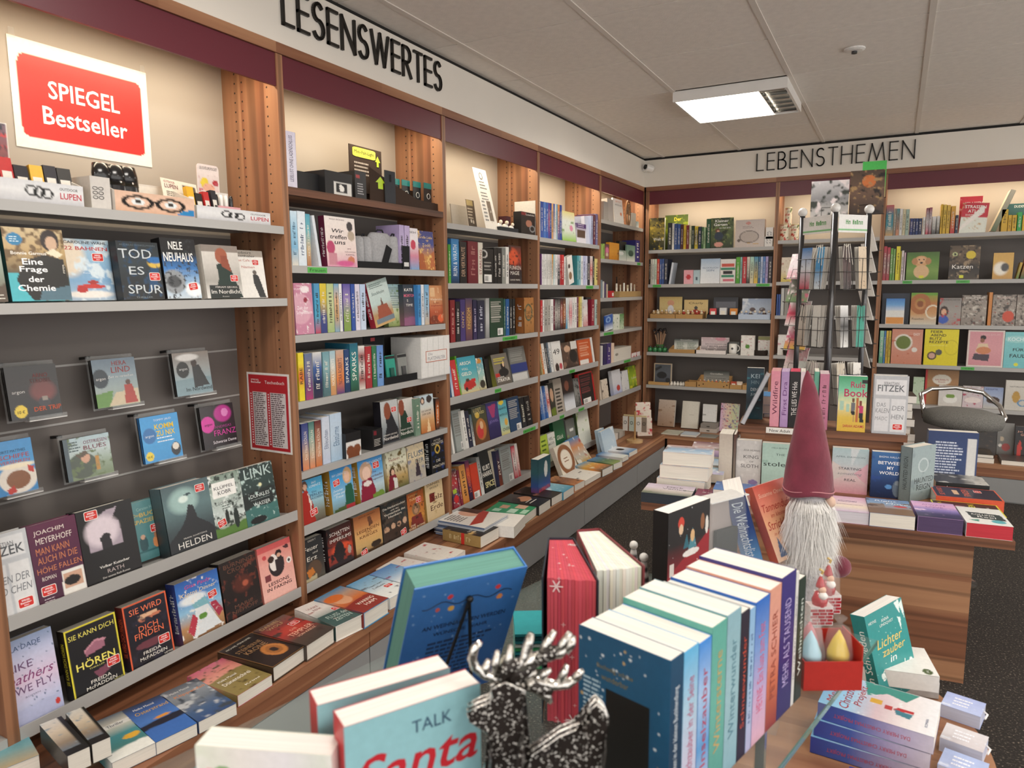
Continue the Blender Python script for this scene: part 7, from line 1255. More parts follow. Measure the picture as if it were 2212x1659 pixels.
# white box and red trimmed tray, fifth shelf of corner bay
y0,y1 = along_y(1150+770/4.366,-.01,.86),along_y(1150+930/4.366,-.01,.86); carton(T(-.01,y0,.845+.0142) @ RZ(90),y1-y0,.12,.10,'cream carton with handle slot, tree-ornament bay',[('g','d2ccc2-dad4ca'),('e',.15,.45,.09,.1,'8a847a')],[('g','c4beb4')],top='cfc9bf',name='cream_carton')
r,M,w = tray('L',935,1062,.845,'red and white spotted tray at the corner',crop=Q4,col='b8262e',front=.035,dep=.12,ops=[('g','c0283a-b8242e'),('k',20,'e8e0dc',.06,3)])
stand('L',648,705,955,.09,'blue and white tin case leaning on ledge near the bracelet stand, front one',[('g','a8c0d4-c0d4e2-b4c8d8'),('n','dfe8ee',.3,5,3)],.025,lean=10,name='tin_case',cat='tin',crop=Q4,group='tin cases on ledge',hh=.17)
stand('L',690,805,1190,.14,'blue and white tin case leaning on ledge beside the bracelet stand',[('g','a8c0d4-bcd0de-b0c4d4'),('n','dfe8ee',.3,5,6)],.025,lean=14,name='tin_case',cat='tin',crop=Q4,group='tin cases on ledge',hh=.17)
# bracelet stand with round base
p = on_z(1371,955,LEDGE); r = empty('bracelet_stand',T(p.x,p.y,LEDGE+.0005)); tag(r,'wooden stand with pendant cards and round slice base','display stand')
MB().lathe([(.001,0),(.062,0),(.062,.018),(.001,.018)],col='c9a878',seg=24).build('base','print',r); MB().lathe([(.001,.018),(.008,.018),(.008,.24),(.001,.24)],col='b08a58',seg=8).build('post','print',r)
MB().box((-.09,-.006,.2),(.09,.006,.21),'c9b88a').build('crossbar','print',r)
for q,a in enumerate((-.075,-.025,.03,.075)):
    MB().box((a-.02,-.0085,.085),(a+.02,-.0065,.198),('d8d4cc','b8c4b8','e0dcd4','8a7a6a')[q]).build('pendant_card','print',r)
    MB().tube([(a+.011*math.cos(t),-.010,.15+.012*math.sin(t)) for t in np.linspace(0,6.28,11)],.0015,'3a3632',4).build('pendant','print',r)
r = empty('red_card_rack',T(p.x-.02,p.y+.13,LEDGE+.0005) @ RZ(35)); tag(r,'upright rack of red and white christmas cards behind the bracelet stand','card rack')
MB().box((0,0,0),(.12,.05,.02),'6a4a34').build('foot','matte',r)
for q in range(3):
    mb = MB(); Mx = T(0,.04-.018*q,.02) @ RX(-6); grid(mb,Mx,.12,.26-.06*q,[('g','dccfc0-d8c8b8'),('n','b8262e',.34,5,3+q)],.005); mb.obox(Mx,(0,.0003,0),(.12,.003,.26-.06*q),'d8d0c4'); mb.build('card','print',r)
for q in range(3):
    o = MB().box((0,0,0),(.13,.09,.05),('c9c4ba','d8d4cc','bcb6ac')[q]).build('white_carton','matte',None,T(.02,3.08+.16*q,LEDGE+.0006) @ RZ(90)); tag(o,f'flat white carton, {ORD[q]} towards the corner behind the tin cases','carton')

# ------------------------------------------------------------------ books lying on the left ledge
NL = [0]
def flat(crop,BL,BR,depth,t,ops,desc,z=LEDGE,spine=None,hard=False,rot180=False,pages='e4ded2',g=.004,cat='book',name=None,st=None):
    ox,oy,k = crop; zz = z+t+.0006
    a,b = on_z(ox+BL[0]/k,oy+BL[1]/k,zz),on_z(ox+BR[0]/k,oy+BR[1]/k,zz)
    d = (b-a); w = d.length*.972; d.normalize(); up = Vector((-d.y,d.x,0))
    M = Matrix(((d.x,0,up.x,a.x),(d.y,0,up.y,a.y),(0,-1,0,zz),(0,0,0,1)))
    NL[0] += 1
    return book(M,w,depth,t,ops,spine=spine,hard=hard,g=g,label=desc,group='books lying on the left ledge',name=name or ('hardcover_book' if hard else 'paperback_book'),pages=pages,cat=cat,stext=st)
C8 = (480,1100,4.148); C9 = (900,900,3.687)
SEA = lambda a: [('g',a)]
flat(Cc,(-60,1700),(290,1560),.2,.05,[('g','2f7a9a-4a94ac-7fb0b4-c9b48a'),('p',[(0,.15),(1,.1),(1,.22),(0,.27)],'dfe0da'),ttl('KÜSTENGRAB',.5,.2,.8,.06,'3a4a54')],'teal sea paperback lying at the poster end of the ledge')
flat(Cc,(800,1625),(1125,1472),.215,.035,[('g','4a5a6a-d8d4c4-3f8a94-3f7a7c-dfe4e0'),('w',.8,.05,3,'e4e6e2',3),('e',.75,.62,.2,.06,'d8a83a'),('r',.3,.2,1,.3,'e0e0da'),ttl('Thriller',.65,.25,.4,.06,'3a4a54')],'green wave paperback lying on ledge')
flat(Cc,(1115,1478),(1420,1333),.215,.035,[('g','2a3040-3f6ab0-4a7ac0-1f3a68-2f5a9c'),('w',.55,.03,3,'1a2030',3),('w',.68,.02,4,'3a6ab4',5),('e',.6,.5,.2,.03,'d8923a'),ttl('Meike Messal',.45,.13,.5,.05,'f0f0ec'),ttl('Osterstrand',.55,.25,.8,.08,'e0b03a')],'deep blue night-sea paperback lying on ledge')
flat(Cc,(1422,1330),(1702,1190),.215,.035,[('g','5a6068-8a929a-6a727c-3f5a80-2f4a7a'),('n','b8bcc0',.34,4,3),('n','3a424c',.32,5,6),ttl('Meike Messal',.4,.13,.5,.05,'f0f0ec'),ttl('Klippenfall',.55,.26,.8,.08,'e08a4a')],'grey storm-cloud paperback lying on ledge')
flat(Cc,(1702,1142),(1956,985),.215,.035,[('g','c8607a-d8867a-e0a08a-9a8a5a-7a6a3a'),('w',.42,.04,3,'8a7a48',3),('n','5a4c28',.32,9,3),ttl('Meike Messal',.4,.52,.5,.05,'f6f2ea'),ttl('Dünenschrei',.5,.64,.74,.08,'f6f2ea'),ttl('Krimi',.6,.88,.4,.04,'f6f2ea')],'sunset dune-grass paperback lying on ledge')
flat(C8,(452,1418),(748,1220),.225,.05,[('g','241c18-1d1815-1a1614'),('o',.62,.66,.2,.17,.22,'b8763a'),('o',.62,.66,.12,.1,.3,'9a602c'),('bd',.025,'8a6238'),ttl('MICHAEL PEINKOFER',.45,.1,.7,.04,'d8d2c4'),ttl('DIE',.4,.2,.14,.04,'a8825a'),ttl('STEINERNE',.46,.29,.7,.08,'a8825a'),ttl('KRONE',.48,.41,.6,.1,'a8825a')],'black hardback with bronze ring emblem lying on ledge',hard=True,spine='3a2a1c')
flat(C8,(752,1222),(1014,1052),.225,.055,[('g','5a4a40-8a2a26-a82f28-4a3a34-3a332e'),('e',.5,.45,.3,.15,'b83a2e',.9),('n','3a2a26',.3,6,3),ttl('DANIEL',.4,.08,.6,.07,'b89a6a'),ttl('WOLF',.42,.18,.5,.07,'b89a6a'),ttl('DIE',.5,.48,.2,.05,'e8a890'),ttl('TEMPLER',.55,.6,.74,.1,'e8b8a0'),ttl('VON KREUZ',.55,.71,.6,.05,'e8b8a0'),('s',.75,.35,1.1)],'red and grey hardback with pale lettering lying on ledge',hard=True)
flat(C8,(1016,1052),(1264,935),.225,.055,[('g','e4dfd8-e8e2dc-4a6a68-34504e'),('r',.0,.55,1,1,'3a5654'),('n','9a4038',.2,6,3),ttl('ULRIKE',.35,.2,.4,.06,'a86a6a'),ttl('RENK',.4,.3,.3,.06,'a86a6a'),ttl('FLUSS der',.55,.68,.74,.1,'b8ccc4'),ttl('ZEITEN',.55,.82,.6,.1,'b8ccc4'),('s',.8,.5,1.1)],'half white half slate-green hardback lying on ledge',hard=True)
flat(C8,(1268,930),(1498,790),.23,.06,[('g','3f86b0-b89a84-c9703a-8a2a22-7a241f'),('e',.35,.38,.25,.18,'d8a07a'),('e',.28,.25,.3,.12,'d8702f'),('w',.6,.05,3,'86261f',3),ttl('WARING',.6,.72,.6,.08,'f0e4d8'),ttl('HAM',.6,.83,.4,.08,'f0e4d8')],'rust and blue hardback with reclining woman lying on ledge',hard=True)
flat(C8,(1500,800),(1700,690),.22,.045,[('g','5fa4d0-9ac4dc-dfe6e8-e4e6e4'),('n','5a5a68',.24,6,3),ttl('Traum vom',.5,.4,.6,.06,'3a3a44'),ttl('Leben',.5,.5,.5,.06,'3a3a44'),('s',.7,.62,1.1)],'sky blue and white paperback lying beside rust hardback')
flat(C8,(1708,685),(1900,575),.22,.045,[('g','4f86c4-8ab4d8-dde4ea-e6e6ea'),('n','8a3a6a',.22,6,3)],'blue snow-scene paperback lying on ledge')
flat(C9,(30,1290),(205,1178),.22,.03,[('g','e0d8d0-e6e0da-dfe0d8'),('n','b8303a',.22,7,3),('n','c9a03a',.18,8,6)],'white paperback with red berries lying on ledge')
flat(C9,(232,1158),(393,1062),.22,.03,[('g','e4ded8-e0dcd4'),('n','b8303a',.24,7,5),('n','4a4a4a',.18,8,2)],'white paperback with red script lying on ledge')
# gold spined thriller with red band, spine to the shop
a = on_z(956,1143,LEDGE+.055); b = on_z(1038,1160,LEDGE+.055); d = (b-a).normalized(); L_ = (b-a).length; up = Vector((-d.y,d.x,0))
M = Matrix(((up.x,0,-d.x,b.x),(up.y,0,-d.y,b.y),(0,-1,0,LEDGE+.056),(0,0,0,1)))
o = book(M,.155,L_,.054,[('g','221e1c-1d1a1a'),('n','c9a86a',.22,4,3),ttl('DER TOTEN',.5,.6,.7,.06,'d8d4cc'),ttl('BUCH',.5,.7,.5,.06,'d8d4cc')],spine='9a8050-a88c58',stext='~',scol='d8c89a',label='thick gold-spined thriller with red band lying on ledge',group='books lying on the left ledge',sdown=True)
MB().box((-.0012,.0,L_*.42),(-.0004,.054,L_*.5),'c8302a').build('red_band','print',o)
for q in range(9):
    rg = random.Random(q); jx,jy = rg.uniform(-.006,.006),rg.uniform(-.006,.006)
    a = on_z(966+10,1120,LEDGE+.08)
    M = Matrix(((0,0,-1,.26+jx),(1,0,0,.885+jy),(0,-1,0,LEDGE+.009+.0078*q),(0,0,0,1)))
    ops = [('g',('d8d8d6-c9c8c4','b8c0cc-9aa4b4','8a9ab4-aab4c4')[q % 3])] if q < 8 else [('g','e4e2de-dedcd6'),('e',.7,.35,.2,.2,'d8a890'),('p',[(0,.7),(1,.45),(1,.62),(.3,.82)],'a83a30'),('L',.1,.15,.5,.45,6,'6a6a6a'),('r',.75,0,1,.5,'3a2e2a')]
    book(M,.23,.28,.0075,ops,spine=('8a98b8','b8bcc4','5a6a8a')[q % 3],label=f'glossy magazine, {ORD[q]} up from the ledge in its stack',name='magazine',cat='magazine',group='stacked magazines',parts=(q == 8),pages='d2d4d6')
flat(C9,(775,880),(868,780),.2,.055,[('g','e4e2de-e8e6e2')],'thick white paperback squeezed beside the magazines')
flat(C9,(862,790),(972,705),.22,.045,[('g','2f8a5c-38946a-2f8a5c'),('r',.1,.12,.35,.3,'a8d0b8'),('r',.42,.2,.7,.4,'c99a80'),('r',.1,.5,.45,.7,'b8d8c4'),('r',.55,.55,.92,.8,'cfa890'),('r',.15,.8,.5,.95,'a8d0b8')],'green patterned paperback lying on ledge')
flat(C9,(975,715),(1068,655),.24,.05,[('g','3a3634-241f1e-1d1a19'),('e',.6,.45,.35,.16,'c08a6a'),('p',[(.1,.3),(.5,.2),(.6,.35),(.2,.5)],'1a1615'),('L',.2,.62,.8,.72,2,'d8d4cc')],'black paperback with face in shadow lying on ledge')
flat(C9,(1075,650),(1165,600),.24,.045,[('g','1f1b1a-2a2422'),('n','8a5a44',.25,4,3)],'dark brown paperback lying on ledge')
flat(C9,(1170,605),(1255,550),.22,.045,[('g','4f9ab8-8ac0d0-3f8aa8'),('n','d8e4e8',.28,5,3)],'turquoise water paperback lying on ledge')
flat(C9,(1258,545),(1338,505),.2,.04,[('g','c98a5a-7a4a30-b87a4c'),('n','4a2c1c',.34,6,3)],'sepia paperback lying on ledge')
flat(C9,(1345,510),(1476,437),.18,.03,[('g','dedcd4-e4e2da'),('n','4a4a4a',.22,8,3)],'white sheet-music booklet lying on ledge')
flat(C9,(1480,425),(1565,385),.2,.045,[('g','4a9ac0-d8a84a-c9803a-5a4a34'),('n','e8d8b0',.28,5,3)],'orange beach picture book lying on ledge')
flat(C9,(1568,380),(1640,350),.2,.04,[('g','5a8ab8-4a6a3a-8a9a5a'),('n','dfe4d8',.24,5,5)],'green landscape book lying on ledge')
flat(C9,(1640,330),(1690,305),.2,.03,[('g','3f7ab0-dfe6ec-d8dcd4')],'blue and white booklet lying on ledge')
flat(C9,(1692,290),(1760,255),.2,.03,[('g','dfe4e8-e6e8ea-4f86b8'),('e',.5,.5,.2,.15,'3a3430')],'white booklet with dark oval lying on ledge')
# two thick paperbacks with black spine edges lying over the poster end
for q,(BL,BR,lb) in enumerate((((480,1575),(648,1500),'outer'),((655,1492),(795,1432),'inner'))):
    flat(Cc,BL,BR,.19,.05,[('g','dcd9d0-d8c8b0-8a7a68-3a6a8a'),('n','8a9aa4',.28,5,3+q),('r',.8,0,1,1,'17171a'),('r',0,.86,1,1,'17171a')],f'thick paperback with black cover edges, {lb} one on the sea paperback',z=LEDGE+.0515,spine='151517')
# standing and leaning books at the corner end of the ledge
stand('L',55,170,1345,.19,'teal paperback with red lettering standing on the ledge',[('g','1f4a54-2a5a62-2f4a8a-9a2a2a'),('e',.62,.3,.14,.2,'d8d8d4'),ttl('AUFBRUCH',.5,.78,.85,.12,'d84a3a',bold=.012),ttl('RENATE',.5,.9,.7,.07,'d84a3a')],.045,lean=0,crop=Q4,name='paperback_book',cat='book',group='books standing on the ledge',hh=.235)
stand('L',300,440,1290,.14,'white book with brown leaf wreath leaning on ledge',[('g','d8d0c0-dcd4c4'),('o',.5,.5,.4,.4,.2,'8a5a3a'),('e',.5,.5,.28,.28,'e4dccc'),('L',.35,.45,.65,.55,2,'8a5a3a')],.03,lean=22,crop=Q4,name='hardcover_book',cat='book',group='books standing on the ledge',hh=.2)
stand('L',455,570,1300,.12,'colourful street-scene book leaning on ledge',[('g','3f80b0-c98a5a-b8b4a8-c9a03a'),('n','e0dcd0',.3,5,3),('n','a83a2a',.22,6,5)],.02,lean=35,crop=Q4,name='hardcover_book',cat='book',group='books standing on the ledge',hh=.2)

# ------------------------------------------------------------------ display table with raised tier
TBZ = .565
c0 = on_z(1385,1085,TBZ); c1 = on_z(2194,1171,TBZ)
td = (c1-c0); TW = td.length; td.normalize(); TANG = math.degrees(math.atan2(td.y,td.x)); tn = Vector((-td.y,td.x,0))
TM = T(c0.x,c0.y,0) @ RZ(TANG)                 # table frame: u along the front edge, v back, z up
def u_at(px,v,z):
    k = (px-1106)/F; n = AX_R - k*AX_F; b = c0+tn*v
    return -(n[0]*(b.x-CAM[0])+n[1]*(b.y-CAM[1])+n[2]*(z-CAM[2]))/(n[0]*td.x+n[1]*td.y)
def z_at(py,u,v): p = c0+td*u+tn*v; return height(py,p.x,p.y)
TD = .80
r = empty('display_table',TM); tag(r,'wooden display table stacked with novels behind the gnome','table')
MB().box((0,0,TBZ-.03),(TW,TD,TBZ)).build('tabletop','wood_x',r)
MB().box((.10,.06,0),(TW-.105,TD-.06,TBZ-.0305)).build('base','wood_x',r)
TZ = .812; v0 = (on_z(1594,918.5,TZ)-c0).dot(tn)
ua,ub = u_at(1594,v0,TZ),u_at(1961,v0,TZ)
r = empty('display_tier',TM @ T(ua,v0,TBZ+.0006)); tag(r,'wooden tier box raised on the display table','tier'); W = ub-ua; VD = min(.26,TD-v0-.01)
MB().box((0,0,TZ-TBZ-.03),(W,VD,TZ-TBZ-.0006)).build('tier_top','wood_x',r); MB().box((.012,.012,0),(W-.012,VD-.01,TZ-TBZ-.0305)).build('tier_body','wood_x',r)
uu = u_at(1655,v0,TZ); o = MB().box((0,0,0),(.115,.0012,.026),'e6e4de').build('tier_label','print',None,TM @ T(uu,v0-.002,TZ-.026)); tag(o,'white label reading New Adult on the tier edge','label')
lt = MB(); lay_text(lt,'New Adult',T(0,-.0004,0),.057,.013,.086,.013,'2a2a2a'); lt.build('lettering','print',o)
CT = (1560,740,3.95)
def tface(X0,X1,Ytop,v,z,ops,label,t=.03,spine=None,st=None,sc='ffffff',hard=False,lean=0,g=.004,crop=CT,yaw=0,name=None,edge=None,hh=None):
    ox,oy,k = crop; a,b = u_at(ox+X0/k,v,z+.1),u_at(ox+X1/k,v,z+.1); h = hh or z_at(oy+Ytop/k,a,v)-z
    M = TM @ T(a,v,z+.0008+t*math.sin(math.radians(lean))) @ RZ(yaw) @ RX(-lean)
    return book(M,b-a,h,t,ops,spine=spine,stext=st,scol=sc,hard=hard,g=g,label=label,group='novels on the display table',name=name or ('hardcover_book' if hard else 'novel'),edge=edge)
def tspine(X0,X1,Ytop,v,z,cols,txt,ink,label,crop=CT,dep=.15,hh=None,yaw=0,edge=None):
    ox,oy,k = crop; a,b = u_at(ox+X0/k,v,z+.1),u_at(ox+X1/k,v,z+.1); h = hh or z_at(oy+Ytop/k,(a+b)/2,v)-z
    return book(TM @ T(b,v,z+.0008) @ RZ(90+yaw),dep,h,b-a-.0008,[('g',cols)],spine=cols,stext=txt,scol=ink,label=label,group='novels on the display table',edge=edge,name='novel')
vt = v0+.018
tface(205,350,215,vt+.16,TZ,[('g','1f2f3a-24485a-1a2a34-1f5a68'),('n','3f8a94',.2,6,3),ttl('KEI',.5,.16,.5,.08,'a8bcc4'),ttl('HIN',.5,.28,.45,.07,'7a929c'),ttl('DEN',.45,.42,.4,.06,'c9d4d8'),ttl('JUNI',.45,.52,.4,.06,'a8bcc4')],'dark blue novel behind the leaning book on the tier',t=.03)
p_u = u_at(1560+190/3.95,vt,TZ); tl = .24
o = book(TM @ T(p_u,vt,TZ+.001) @ RY(24) @ RZ(90),.15,tl,.02,[('g','8a8a8c-9a9a9c')],spine='a8aab0-b8bac0',label='grey hardback tilted sideways on the tier',hard=True,group='novels on the display table',pages='d8d8d8');
tspine(408,490,245,vt,TZ,'d88a9a-d898a4-d890a0','Wildfire','6a2a44','pink spine reading Wildfire on the tier',edge='d8a0a0'); tspine(494,565,250,vt,TZ,'a88ab8-b89ac4-a888b8','First Dra','6a3a7a','lilac spine beside the pink spine on the tier',edge='c9b0d0')
tspine(568,655,250,vt,TZ,'1f1c1e-19181a','THE LIES WE Hide','e0dcd8','black spine with pink page edges on the tier',edge='d8506a'); tspine(658,700,250,vt,TZ,'d8c4cc-e0d0d6',None,'5a3a4a','pale pink spine behind the gnome hat'); tspine(775,818,250,vt,TZ,'5fa08a-6aaa94',None,'ffffff','green spine behind the gnome hat')
tspine(822,905,270,vt-.006,TZ,'b8708a-c07a94-b06a84','~','5a2a3a','mauve spine to the right of the gnome hat' if False else 'mauve spine beside the blue running-couple novel',edge='d8c4c8')
tface(985,1228,285,vt-.008,TZ,[('g','3f9a6a-7ac4a0-e0d8a8-d8b84a-d8b03f'),('r',.08,.45,.2,.62,'a8c8b4'),('r',.3,.5,.42,.64,'a8c8b4'),('e',.54,.43,.05,.04,'6a4430'),('p',[(.46,.48),(.62,.48),(.62,.62),(.48,.64)],'6a6a70'),('p',[(.46,.63),(.62,.63),(.6,.7),(.5,.7)],'1d1d1f'),('r',.55,.7,.58,.82,'a87a5a'),('e',.8,.48,.05,.05,'7a3424'),('p',[(.74,.52),(.9,.52),(.9,.66),(.75,.66)],'c03a6a'),('p',[(.76,.66),(.9,.66),(.92,.82),(.78,.82)],'1f1d22'),('r',.65,.38,.72,.82,'b8683a'),('r',.8,.06,1,.12,'1d1d1f'),ttl('Rule',.68,.15,.5,.11,'b82a5a',bold=.012),ttl('Book',.62,.3,.82,.14,'b82a5a',bold=.012),ttl('SARAH ADAMS',.58,.9,.74,.05,'b8383a',bold=.012)],'green and yellow novel with running couple on the tier',t=.045,spine='3f7ac0-4a86c8',st='The Rule Book',sc='f0f0f4',g=.003)
FZ = [('g','b0b2b6-b8babe-b2b4b8'),('r',.05,.07,.95,.33,'d8d8da'),('r',.05,.4,.48,.96,'d4d4d6'),('r',.52,.4,.95,.96,'d6d6d8'),ttl('SEBASTIAN',.5,.13,.44,.05,'6a6c70'),ttl('FITZEK',.5,.215,.78,.11,'66696e',bold=.012),ttl('DAS',.24,.5,.26,.07,'8a8c90'),ttl('KALEN',.28,.6,.4,.08,'8a8c90',slant=.1),ttl('DER',.74,.55,.36,.08,'8a8c90',slant=.1),ttl('MÄDC',.26,.73,.36,.08,'9a9ca0',slant=.1),ttl('HEN',.72,.7,.34,.08,'8a8c90',slant=.1),('s',.74,.87,1.1)]
tface(1285,1580,280,vt-.01,TZ,FZ,'pale grey door-panel novel at the tier end',t=.055,spine='a8aaae-b4b6ba',st='FITZEK',sc='e0e0e2',hard=True,g=.003)
# flat stacks behind on the tier
def tflat(X0,X1,v,z,n,t,cols,label,crop=CT,dep=.2,parts=False,spine=None,pages='e6e2da',group='flat stacks behind the tier novels',jit=.012):
    ox,oy,k = crop; a,b = u_at(ox+X0/k,v,z),u_at(ox+X1/k,v,z)
    for i in range(n):
        rg = random.Random(i*7+int(X0)); M = TM @ T(a+rg.uniform(-jit,jit),v+rg.uniform(-jit,jit),z+.0008+t*(i+1)) @ RZ(rg.uniform(-4,4)) @ Matrix(((1,0,0,0),(0,0,1,0),(0,-1,0,0),(0,0,0,1)))
        book(M,b-a,dep,t-.0008,[('g',cols[i % len(cols)])],spine=(spine or cols[i % len(cols)]),label=f'{label}, {ORD[i]} up',group=group,parts=parts,pages=pages,name='novel')
VB = v0+VD+.012
tflat(330,610,VB,TBZ,8,.043,['3a3f4a','a8405a','3f80b8','5a9ac8','2a3a5a','4f8ac4','dfe0e0','3f86c0'],'paperback in the blue stack behind the tier',dep=.16)
tflat(1290,1600,VB,TBZ,11,.034,['1f1c1e','d8c8b0','24211f','3a1f24','e0dcd0','1d1a1c','c9b08a','2a2220','dcd6c8','1f1d1d','241c1e'],'paperback in the dark stack behind the tier end',dep=.16)
# standing row on the tabletop before the tier
v1 = v0-.075
CR4 = (1380,900,5.267)
tspine(905,1060,200,v1-.03,TBZ,'b8aca0-d0c8bc-c4b8ac',None,'ffffff','cream block of page edges standing before the tier',crop=CR4,dep=.12)
tspine(1068,1098,205,v1-.02,TBZ,'5a3a34-8a8478',None,'ffffff','thin dark spine beside the cream page block',crop=CR4,dep=.13)
tface(118,330,830,v1,TBZ,[('g','c4c2c0-d0cecc-c9c6c6'),('n','e0dedc',.3,4,3),('e',.7,.95,.2,.06,'8a7aa8'),ttl('ANA HUANG',.62,.22,.66,.045,'6a6a6a'),ttl('KING',.6,.37,.6,.075,'5a5a5a'),ttl('OF',.62,.48,.16,.04,'6a6a6a'),ttl('SLOTH',.55,.58,.7,.08,'5a5a5a')],'marbled pale grey novel before the tier',t=.04,hard=True)
tface(338,600,855,v1-.012,TBZ,[('g','a8c4ba-b0ccc2-a6c2b8'),('n','8aaca0',.2,6,3),ttl('STELLA BENSON',.55,.1,.5,.03,'5a706a'),ttl('THE',.6,.25,.3,.045,'4a5f5a'),ttl('stolen',.5,.47,.9,.1,'24302c')],'mint green novel beside the grey one before the tier',t=.035)
tface(935,1245,895,v1-.002,TBZ,[('g','a8c0c4-b8c4c8-d8c0c0-d89aa8'),('p',[(.0,.3),(.5,.52),(.0,.75)],'cfc4c0'),('p',[(1,.3),(.62,.55),(1,.8)],'d8a8b4'),('p',[(.5,0),(.75,0),(.55,.4)],'c9d0d2'),ttl('APRIL DAWSON',.5,.19,.8,.035,'6a7a80'),ttl('STARTING',.5,.45,.62,.055,'3a4048'),ttl('something',.5,.57,.66,.07,'8a8a90',slant=.35),ttl('REAL',.52,.7,.32,.055,'3a4048')],'pastel geometric novel before the tier',t=.035,spine='24486a',g=.003)
tface(1272,1597,930,v1-.02,TBZ,[('g','3a6aa0-2f5a94-1f3a6a-16264a'),('e',.7,.78,.12,.18,'6a7a8a'),('e',.7,.66,.06,.05,'8a96a0'),('e',.47,.75,.09,.05,'5f9ad8'),('n','24488a',.24,5,3),ttl('BASMA HALLAK',.48,.1,.58,.04,'e0e8f0'),ttl('BETWEEN',.5,.23,.66,.07,'f4f6f8',bold=.012),ttl('MY',.5,.34,.18,.07,'f4f6f8',bold=.012),ttl('WORLDS',.5,.45,.58,.07,'f4f6f8',bold=.012)],'deep blue novel with girl and butterfly before the tier',t=.035,spine='3f6fa4-24487c',st='~',g=.003)
C10 = (1940,780,3.4)
ua_ = u_at(1940+95/3.4,v1-.06,TBZ+.1)
book(TM @ T(ua_+.0,v1-.06,TBZ+.001) @ RZ(50),.15,z_at(780+640/3.4,ua_,v1-.06)-TBZ,.05,[('g','8a9a9c-94a4a4-8a9898'),('n','7a8a8c',.3,4,3),ttl('HAUNTED',.55,.62,.8,.1,'3a4444'),ttl('REIGN',.55,.75,.6,.1,'3a4444'),('o',.5,.35,.2,.12,.1,'b8c4c4')],spine='7f9092-8a9a9a',stext='HAUNTED REIGN',scol='3a4648',label='thick grey-green novel turned aside at the row end',group='novels on the display table',hard=True,sth=.35)
# lying books along the front edge
def tlie(px0,px1,v,t,ops,label,z=TBZ,dep=.2,spine=None,edge=None,py=None,g=.003):
    a,b = u_at(px0,v,z+t),u_at(px1,v,z+t)
    M = TM @ T(a,v,z+t+.0006) @ Matrix(((1,0,0,0),(0,0,1,0),(0,-1,0,0),(0,0,0,1)))
    return book(M,b-a,dep,t,ops,spine=spine,label=label,group='novels lying on the table front',g=g,edge=edge,name='novel')
tlie(1797,1878,.012,.045,[('g','d8a8c4-e0c4d0-e8d8c4-c9b8d0'),('L',.2,.3,.8,.36,2,'6a4a7a'),('L',.15,.55,.9,.6,1,'7a3a6a')],'pastel pink paperback lying on table front',edge='d8d4dc')
tlie(1879,1978,.008,.05,[('g','6a8ab8-8aa4c0-9a7a68-7a5a48'),('r',.05,.35,.4,.62,'8a786a'),('n','5a4434',.3,6,3),('w',.62,.04,3,'7a5f48',3),ttl('Right',.45,.16,.5,.11,'eef2f6',slant=.2),ttl('Move',.7,.3,.5,.1,'eef2f6',slant=.2),('e',.75,.45,.16,.05,'c83a3a')],'blue-brown paperback with timber house lying on table front')
tlie(1983,2082,.006,.055,[('g','c49ac8-d8a8cc-8a7ab8-3a3460-2a2448'),('n','e0c0dc',.24,5,3),ttl('ALWAYS',.5,.2,.55,.07,'8a5a9a'),ttl('LOVE',.5,.34,.4,.07,'8a5a9a')],'violet dusk paperback lying on table front',edge='5a4a6a')
tlie(2088,2190,.004,.05,[('g','dcdcd8-e0e0dc'),('p',[(.15,.3),(.9,.36),(.95,.72),(.2,.66)],'2f3a3c'),('e',.75,.8,.16,.1,'5aa8b0'),('p',[(.1,.8),(.35,.74),(.3,.88)],'3a8a7a'),ttl('ROLLING',.5,.45,.5,.09,'e8e8e4',rot=-5),ttl('Reel',.55,.58,.4,.09,'e8e8e4',rot=-5)],'white film-strip paperback with red page edges lying on table corner',edge='c8404a')
# stack to the right: thrillers
def tstack(px0,px1,v,z,t,ops,label,spine,st,sc,dep=.16,ang=0):
    a,b = u_at(px0,v,z+t),u_at(px1,v,z+t); L = b-a
    # spine to the front, head to the left
    M = TM @ T(b,v,z+t+.0006) @ RZ(ang) @ Matrix(((0,0,-1,0),(1,0,0,0),(0,-1,0,0),(0,0,0,1)))
    return book(M,dep,L,t,ops,spine=spine,stext=st,scol=sc,label=label,group='thrillers lying on the table',g=.003,name='novel')
tstack(2024,2176,.18,TBZ,.03,[('g','2a2024-231c20'),('bd',.03,'d8cf3a'),('p',[(.3,.35),(.5,.3),(.7,.35),(.66,.48),(.34,.48)],'a86a7c'),ttl('SIE KANN',.5,.12,.7,.07,'d8cf3a'),ttl('HÖREN',.5,.58,.7,.12,'d8cf3a',bold=.012),ttl('FREIDA',.5,.82,.4,.05,'e0dcd4')],'yellow-bordered black thriller lying on table','1f1a1c','SIE KANN DICH HÖREN','d8cf3a')
tstack(2022,2170,.35,TBZ,.045,[('g','2c2438-241f30'),('bd',.03,'d8583a'),('r',.3,.3,.7,.38,'d8b08a'),ttl('SIE WIRD',.5,.12,.7,.08,'e0684a'),ttl('FINDEN',.5,.5,.64,.1,'e0684a'),('s',.7,.7,1.1)],'orange-bordered black thriller lying on table','d8583a',None,'ffffff')
tstack(2022,2138,.54,TBZ,.055,[('g','2a2a2c-4a4a48-c9c8c2'),('n','c4c2bc',.34,4,3),('n','3a3028',.3,5,6)],'black and white thriller lying on table','1d1f20','Anne Nordby','d8dcd8')
tface(2002*1,2110*1,930,.70,TBZ,[('g','2f3f6a-344874-2f3f68'),('L',.15,.2,.72,.85,14,'c4ccdc'),('r',.78,.12,.97,.95,'d2d2d0')],'blue back cover standing behind the thrillers',t=.05,crop=(0,0,1),hard=False)
